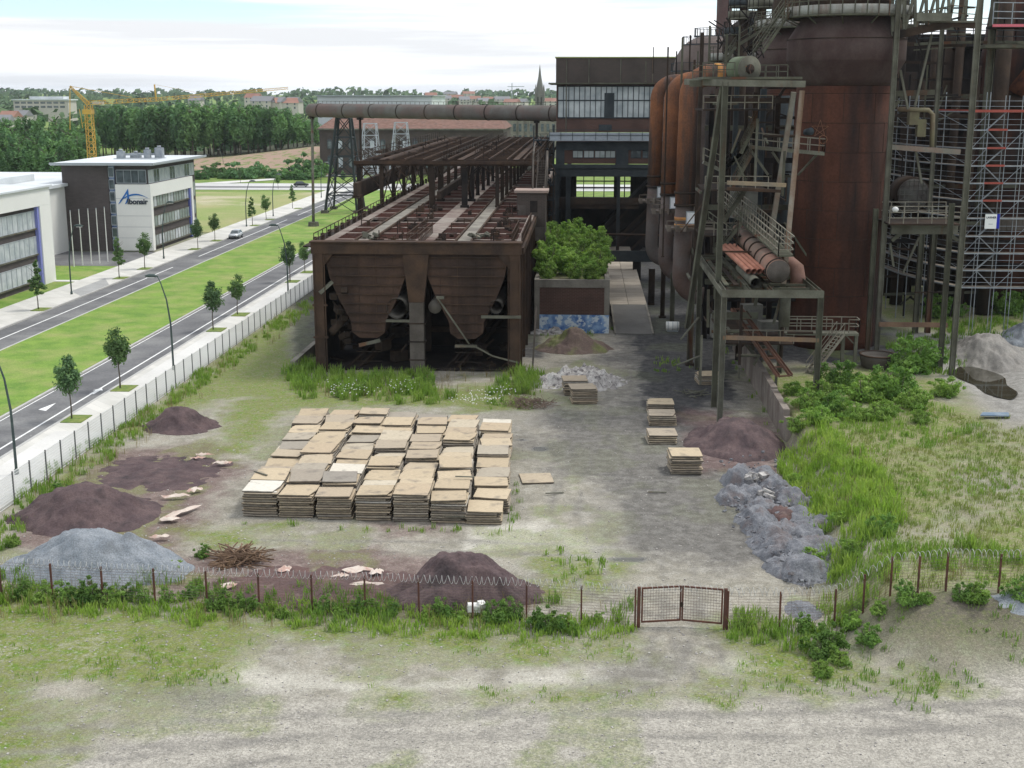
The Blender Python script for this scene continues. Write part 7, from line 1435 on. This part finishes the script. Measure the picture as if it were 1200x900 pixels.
for x0, x1, y0, y1 in ((gl_.x+.16, midx-.05, gl_.y, gl_.y+.35), (midx+.05, gR.x-.16, gl_.y+.35, gR.y)):
    b = MB(); z0, z1 = .28, 2.0; dy = lambda x: y0+(y1-y0)*(x-x0)/(x1-x0)
    for z_ in (z0, z1): b.beam((x0,y0,z_),(x1,y1,z_), .075)
    for x in (x0, x1): b.beam((x,dy(x),z0-.03),(x,dy(x),z1+.03), .08)
    lf_ = b.build('gate_leaf', rustp, GTf); b = MB()
    for k in range(1, 12): b.beam((x0,y0,z0+k*.143),(x1,y1,z0+k*.143), .012)
    for k in range(1, 14): x = x0+(x1-x0)*k/14; b.beam((x,dy(x)+.01,z0),(x,dy(x)+.01,z1), .01)
    e = b.build('leaf_mesh', wire, lf_, origin=GTf['_o']); e.location = (0,0,0)
b = MB(); b.rbox((midx,gl_.y+.28,1.1), (.14,.08,.22)); b.build('latch', rust_dark, GTf)
b = MB(); P_ = []; n_ = 16
for k in range(n_*10+1): t_ = k/(n_*10); a = t_*n_*2*math.pi; P_.append(Vector((gl_.x+(gR.x-gl_.x)*t_, gl_.y+.18, 1.98+.17*math.sin(a))) + Vector((0,.17*math.cos(a),0)))
b.path(P_, .011, 3, False); b.build('barbed_coil', barb, GTf)

# ================================================================== weeds and shrubs
def blades(b, x, y, z, n, h_, w_, rg, spread=.25):
    for _ in range(n):
        a = rg.uniform(0,6.28); rr = spread*rg.random(); px_, py_ = x+rr*math.cos(a), y+rr*math.sin(a); hh = h_*rg.uniform(.5,1.2); l = rg.uniform(.1,.55)*hh; a2 = rg.uniform(0,6.28); u = Vector((math.cos(a2+1.57), math.sin(a2+1.57), 0))*w_; t_ = Vector((px_+math.cos(a2)*l, py_+math.sin(a2)*l, z+hh)); m_ = Vector((px_+math.cos(a2)*l*.35, py_+math.sin(a2)*l*.35, z+hh*.6)); p = Vector((px_,py_,z-.03))
        b.add([p-u*.7, p+u*.7, m_+u, m_-u, t_], [(0,1,2,3),(3,2,4)])
def weeds(name, polys, dens, h_, w_, m, seed, z=0., n=(7,12), thr=.0, spread=.25, nsc=.35, edge=2.0):
    rg = random.Random(seed); b = MB(); cnt = 0
    for poly in polys:
        P_ = [G(px, py, z) for px, py in poly]; x0, x1 = min(p.x for p in P_), max(p.x for p in P_); y0, y1 = min(p.y for p in P_), max(p.y for p in P_); k = int((x1-x0)*(y1-y0)*dens)
        X = np.array([rg.uniform(x0,x1) for _ in range(k)]); Y = np.array([rg.uniform(y0,y1) for _ in range(k)])
        d = sd_poly(X, Y, [(p.x,p.y) for p in P_]); nn = fbm(X, Y, nsc, 3, seed); ok = (d < (nn-.5)*edge*2) & (nn > thr); Zs = height(X, Y)
        for i in np.nonzero(ok)[0]: s_ = .5+nn[i]; blades(b, X[i], Y[i], Zs[i], rg.randint(*n), h_*s_*rg.uniform(.6,1.2), w_, rg, spread); cnt += 1
    if b.v: tag(b.build(name, m, origin=(0,0,0)), kind='stuff')
    return cnt
fresh = M('fresh_weeds', (.13,.22,.045), (.22,.30,.08), .5, .8, trans=.4, fine=.3, spec=.1); dgreen = M('dark_weeds', (.10,.18,.04), (.17,.26,.06), .5, .8, trans=.35, fine=.3, spec=.1); limeg = M('lime_weeds', (.17,.27,.05), (.27,.35,.09), .5, .8, trans=.4, fine=.3, spec=.1)
drygr = M('dry_meadow_grass', (.24,.25,.10), (.16,.22,.06), .3, .85, trans=.3, fine=.3, spec=.1)
weeds('weeds', [[(330,438),(345,425),(430,440),(500,438),(512,462),(560,470),(600,440),(632,430),(640,450),(620,462),(560,470),(480,476),(350,468)]], 2.2, .95, .035, fresh, 5, thr=.40, n=(12,20), spread=.4, edge=1.)
weeds('weeds', [[(-40,670),(120,675),(330,690),(430,700),(640,705),(742,700),(742,742),(640,745),(430,738),(250,728),(100,716),(-40,712)]], 3.0, .55, .024, dgreen, 6, thr=.40, n=(8,16), spread=.35, edge=.8)
weeds('weeds', [[(852,720),(905,715),(955,735),(965,700),(1040,680),(1200,690),(1200,705),(1060,715),(1000,745),(960,768),(890,755),(855,750)]], 3.6, .7, .028, fresh, 7, thr=.36, n=(9,14), spread=.35, edge=.8)
weeds('weeds', [[(915,520),(960,505),(1010,545),(1045,600),(1050,650),(1000,668),(975,680),(960,640),(945,600),(925,560)]], 4.5, .8, .03, limeg, 8, z=1., thr=.3, n=(10,18), spread=.4, edge=1.2)
weeds('weeds', [[(960,690),(985,640),(1045,640),(1060,665),(1010,705),(975,720)]], 4.0, .5, .026, fresh, 28, z=1., thr=.30, n=(8,14), spread=.4, edge=.8)
weeds('weeds', [[(930,500),(1050,470),(1100,480),(1180,510),(1000,540),(950,520)]], 2.0, .5, .025, fresh, 18, z=2., thr=.42, n=(8,14), spread=.35, edge=1.2)
weeds('meadow_grass', [[(960,520),(1080,480),(1230,500),(1260,690),(1050,690),(1030,600)]], 5.0, .28, .018, drygr, 9, z=2., thr=.38, n=(6,10), spread=.3)
weeds('meadow_grass', [[(980,560),(1230,540),(1260,690),(1040,680)]], 2.5, .30, .02, fresh, 10, z=2., thr=.52, n=(6,10), spread=.3, nsc=.2)
weeds('weeds', [[(10,600),(20,575),(120,512),(200,460),(365,348),(372,360),(205,478),(130,540),(60,590),(20,640),(-20,660)]], 3.2, .5, .028, fresh, 11, thr=.40, n=(8,14), spread=.3, edge=.6, nsc=.6)
weeds('weeds', [[(960,770),(1010,740),(1060,715),(1170,715),(1200,740),(1120,800),(1000,775)]], 1.6, .3, .02, dgreen, 12, z=1.4, thr=.50, n=(6,12))
weeds('weeds', [[(280,612),(600,622),(600,628),(270,618)],[(600,545),(612,620),(600,622)]], 3, .35, .02, fresh, 13, thr=.48, edge=.4, nsc=1.2)
weeds('weeds', [[(-20,740),(740,745),(740,770),(400,770),(300,800),(-20,800)],[(430,812),(900,816),(900,822),(430,818)],[(860,770),(1130,800),(1130,812),(860,812)]], 2.6, .2, .018, fresh, 14, thr=.47, n=(5,9), spread=.3, nsc=.3)
weeds('weeds', [[(760,420),(820,428),(830,445),(770,440)],[(620,385),(720,385),(700,395),(630,400)],[(640,440),(632,480),(560,480)],[(850,410),(870,420),(925,520),(915,530),(880,470)],[(860,500),(885,505),(880,520)],[(630,640),(740,655),(740,690),(640,690)]], 1.6, .4, .025, fresh, 15, thr=.45, edge=.5)
weeds('weeds', [[(1040,395),(1120,380),(1205,370),(1205,395),(1100,440),(1060,440)]], 1.6, .7, .035, dgreen, 16, z=2., thr=.42, n=(9,14), spread=.4)
weeds('weeds', [[(-40,690),(250,705),(742,730),(742,748),(640,752),(430,745),(250,735),(-40,715)]], 3.5, .4, .03, limeg, 21, thr=.42, n=(10,16), spread=.4, edge=.8)
weeds('dry_stems', [[(-40,675),(742,715),(742,748),(-40,725)],[(330,440),(640,440),(640,470),(350,470)],[(930,510),(1050,600),(1050,650),(960,640)],[(20,590),(365,350),(370,365),(60,600)],[(860,740),(960,700),(1200,690),(1200,712),(960,770)]], .9, .8, .012, drym, 31, thr=.45, n=(3,7), spread=.3, edge=1.)
# flowers in the weeds
b = MB(); rgf = random.Random(5)
for px, py, z_ in ((395,452,.8),(420,455,.8),(470,450,.8),(560,462,.7),(590,458,.7),(545,465,.6),(575,466,.6)):
    for _ in range(26): c = G(px+rgf.gauss(0,9), py+rgf.gauss(0,4), z_); b.rbox(c, (.07,.07,.05), rgf.uniform(0,3))
tag(b.build('white_blossom', white_panel, origin=(0,0,0)), kind='stuff')
SH = [make_bush('shrub', .85, 1.25, 1500, .085, 81, leafm[0], clumps=14), make_bush('shrub', .8, 1.05, 1400, .085, 82, leafm[2], clumps=12), make_bush('shrub', 1.5, 2.1, 2600, .11, 83, leafm[0], clumps=20), make_bush('shrub', 1.35, 1.7, 2400, .10, 84, leafm[2], clumps=18)]
rg = random.Random(90)
for i, (px, py, s_, k) in enumerate(((25,700,.8,0),(55,703,.95,1),(80,704,.8,0),(105,706,1.1,0),(128,708,.9,1),(150,702,.7,0),(170,705,.6,0),(225,700,.7,0),(255,712,.85,0),(275,716,.9,1),(290,714,.8,0),(330,722,.6,1),(380,716,.7,0),(400,722,.55,1),(425,716,.75,0),(458,720,.6,0),(500,724,.65,1),(520,722,.8,0),(538,728,.65,1),(580,728,.9,0),(600,724,.8,0),(640,738,1.0,0),(660,736,.8,1),(700,728,.5,1),(196,705,.6,0),(120,700,.6,1),(238,652,.65,0),(205,672,.7,1),(70,575,.6,0),(15,640,.8,1))):
    c = G(px, py); place(SH[k], (c.x,c.y,hz(c.x,c.y)-.1), i*1.7, s_, 'leafy green weed shrub growing along the barbed fence left of the gate' if i < 26 else 'leafy green weed shrub among the ash heaps at the left', 'shrub', 'weed shrubs left of the gate' if i < 26 else 'weed shrubs among the ash heaps')
for i, (px, py, s_, k) in enumerate(((872,736,.6,1),(962,745,.95,0),(985,752,.8,1),(975,735,1.0,0),(1000,722,.9,1),(1020,718,.8,0),(1030,705,.7,1),(1063,705,.9,0),(1085,705,.6,1),(1145,705,1.0,1),(1128,704,.7,0),(1195,703,.9,0),(945,742,.8,0),(1012,690,.6,1),(965,765,.8,1))):
    z_ = 0 if px < 960 else (1. if px < 1010 else 1.9); c = G(px, py, z_); place(SH[k], (c.x,c.y,hz(c.x,c.y)-.1), i*1.3, s_, 'leafy green weed shrub growing along the fence right of the gate', 'shrub', 'weed shrubs right of the gate')
for i, (px, py, s_, k) in enumerate(((945,478,.9,3),(965,470,1.,3),(985,458,1.1,2),(1010,470,1.1,3),(1035,468,.9,3),(1052,470,1.2,2),(1070,480,.9,3),(1000,490,.8,3),(960,495,.8,3),(935,495,.7,3),(1065,437,1.3,2),(1085,432,1.1,2),(1108,465,.9,3),(1025,490,.7,3),(1080,495,.6,3),(930,462,.7,3),(975,484,.8,2),(1040,488,.7,3))):
    s_ *= 1.12; c = G(px, py, 2); lb = 'dark green bush beside the tall column right of the iron tub' if i in (10,11) else ('lone small bush in the grass left of the puddle' if i == 12 else 'leafy bush in the thicket on the bank below the huge stove')
    place(SH[k], (c.x,c.y,hz(c.x,c.y)-.1), i*1.9, s_, lb, 'shrub', 'bushes beside the tall column' if i in (10,11) else ('bank thicket bushes' if i != 12 else None) or 'lone bushes')
for i, (px, py, s_, k) in enumerate(((950,640,.7,3),(1000,650,.6,3),(1035,640,.6,2),(955,600,.5,3),(935,550,.6,3),(985,610,.5,3))):
    c = G(px, py, 1.2); place(SH[k], (c.x,c.y,hz(c.x,c.y)-.1), i*1.9, s_, 'low bush on the bright green slope beside the rubble mounds', 'shrub', 'bushes on the green slope')
for i, (px, py, s_, k) in enumerate(((1095,372,1.2,2),(1120,370,.9,2),(1180,368,1.3,2),(1200,366,1.2,2))):
    c = G(px, py, 2); place(SH[k], (c.x,c.y,hz(c.x,c.y)-.1), i*1.9, s_, 'dark bush at the foot of the scaffolding', 'shrub', 'bushes at the scaffolding foot')
for i, (px, py, s_, k) in enumerate(((640,388,.9,0),(660,386,.7,1),(598,455,1.0,1),(615,460,.8,1),(480,455,1.0,1),(500,452,.9,1),(425,462,1.2,1),(400,465,1.,1),(345,440,.8,0))):
    c = G(px, py); place(SH[k], (c.x,c.y,hz(c.x,c.y)-.1), i*1.9, s_, 'leafy weed bush at the graffiti wall' if i < 2 else 'tall bright weed clump in front of the rusty bunker', 'shrub', 'bushes at the graffiti wall' if i < 2 else 'weed clumps before the bunker')
# low concrete wall at the bunker's left foot, pit wall on the right
a, c = G(340,437), G(368,412); b = MB(); b.prism([(a.x,a.y,0),(a.x+.5,a.y,0),(c.x+.5,c.y,0),(c.x,c.y,0)], (0,0,1.1)); tag(b.build('low_wall', concrete), 'low weathered concrete wall at the left foot of the bunker', 'wall')
b = MB(); c = G(624,432); b.beam((c.x,c.y,0),(c.x+.2,c.y+4,5.2), .16); tag(b.build('steel_upright', concrete_dark), 'thin leaning post between the bunker and the planter', 'post')
# scattered stones
b = MB(); rgs = random.Random(50)
for _ in range(3600):
    px, py = rgs.uniform(-20,1220), rgs.uniform(500,920); c = G(px, py)
    if c.x > 11 and c.y > 52: continue
    s_ = rgs.uniform(.02,.075)*(1 if py > 800 else 1.1); b.rbox((c.x,c.y,hz(c.x,c.y)+s_*.2), (s_*rgs.uniform(.8,1.6), s_, s_*.7), rgs.uniform(0,3), (rgs.uniform(-.3,.3),rgs.uniform(-.3,.3)))
tag(b.build('loose_stones', M('loose_stone', (.42,.40,.36), (.3,.28,.26), 3, .9, fine=.3), origin=(0,0,0)), kind='stuff')
for ppp in list(SB)+list(SH)+list(FB)+list(WT)+list(PROTO):
    if ppp.name not in used:
        for ch in KIDS.get(ppp.name, ()): bpy.data.objects.remove(ch)
        bpy.data.objects.remove(ppp)
for o in bpy.data.objects:
    if '_o' in o: del o['_o']

# ------------------------------------------------------------------ haze: far things fade a little
b = MB(); b.box(-8800, 8800, -150, 15500, -2.0, 120.); hzo = b.build('haze', [], origin=(0,0,0)) if 0 else None
me_ = bpy.data.meshes.new('haze'); me_.from_pydata(b.v, [], b.f); hm = bpy.data.materials.new('haze_air'); hm.use_nodes = True; nt = hm.node_tree; nt.nodes.clear()
o_ = nt.nodes.new('ShaderNodeOutputMaterial'); v_ = nt.nodes.new('ShaderNodeVolumePrincipled'); v_.inputs['Color'].default_value = (.86,.91,.97,1); v_.inputs['Density'].default_value = .00006; v_.inputs['Anisotropy'].default_value = .2
nt.links.new(v_.outputs[0], o_.inputs['Volume']); me_.materials.append(hm); hob = bpy.data.objects.new('haze', me_); COL.objects.link(hob); hob['kind'] = 'stuff'
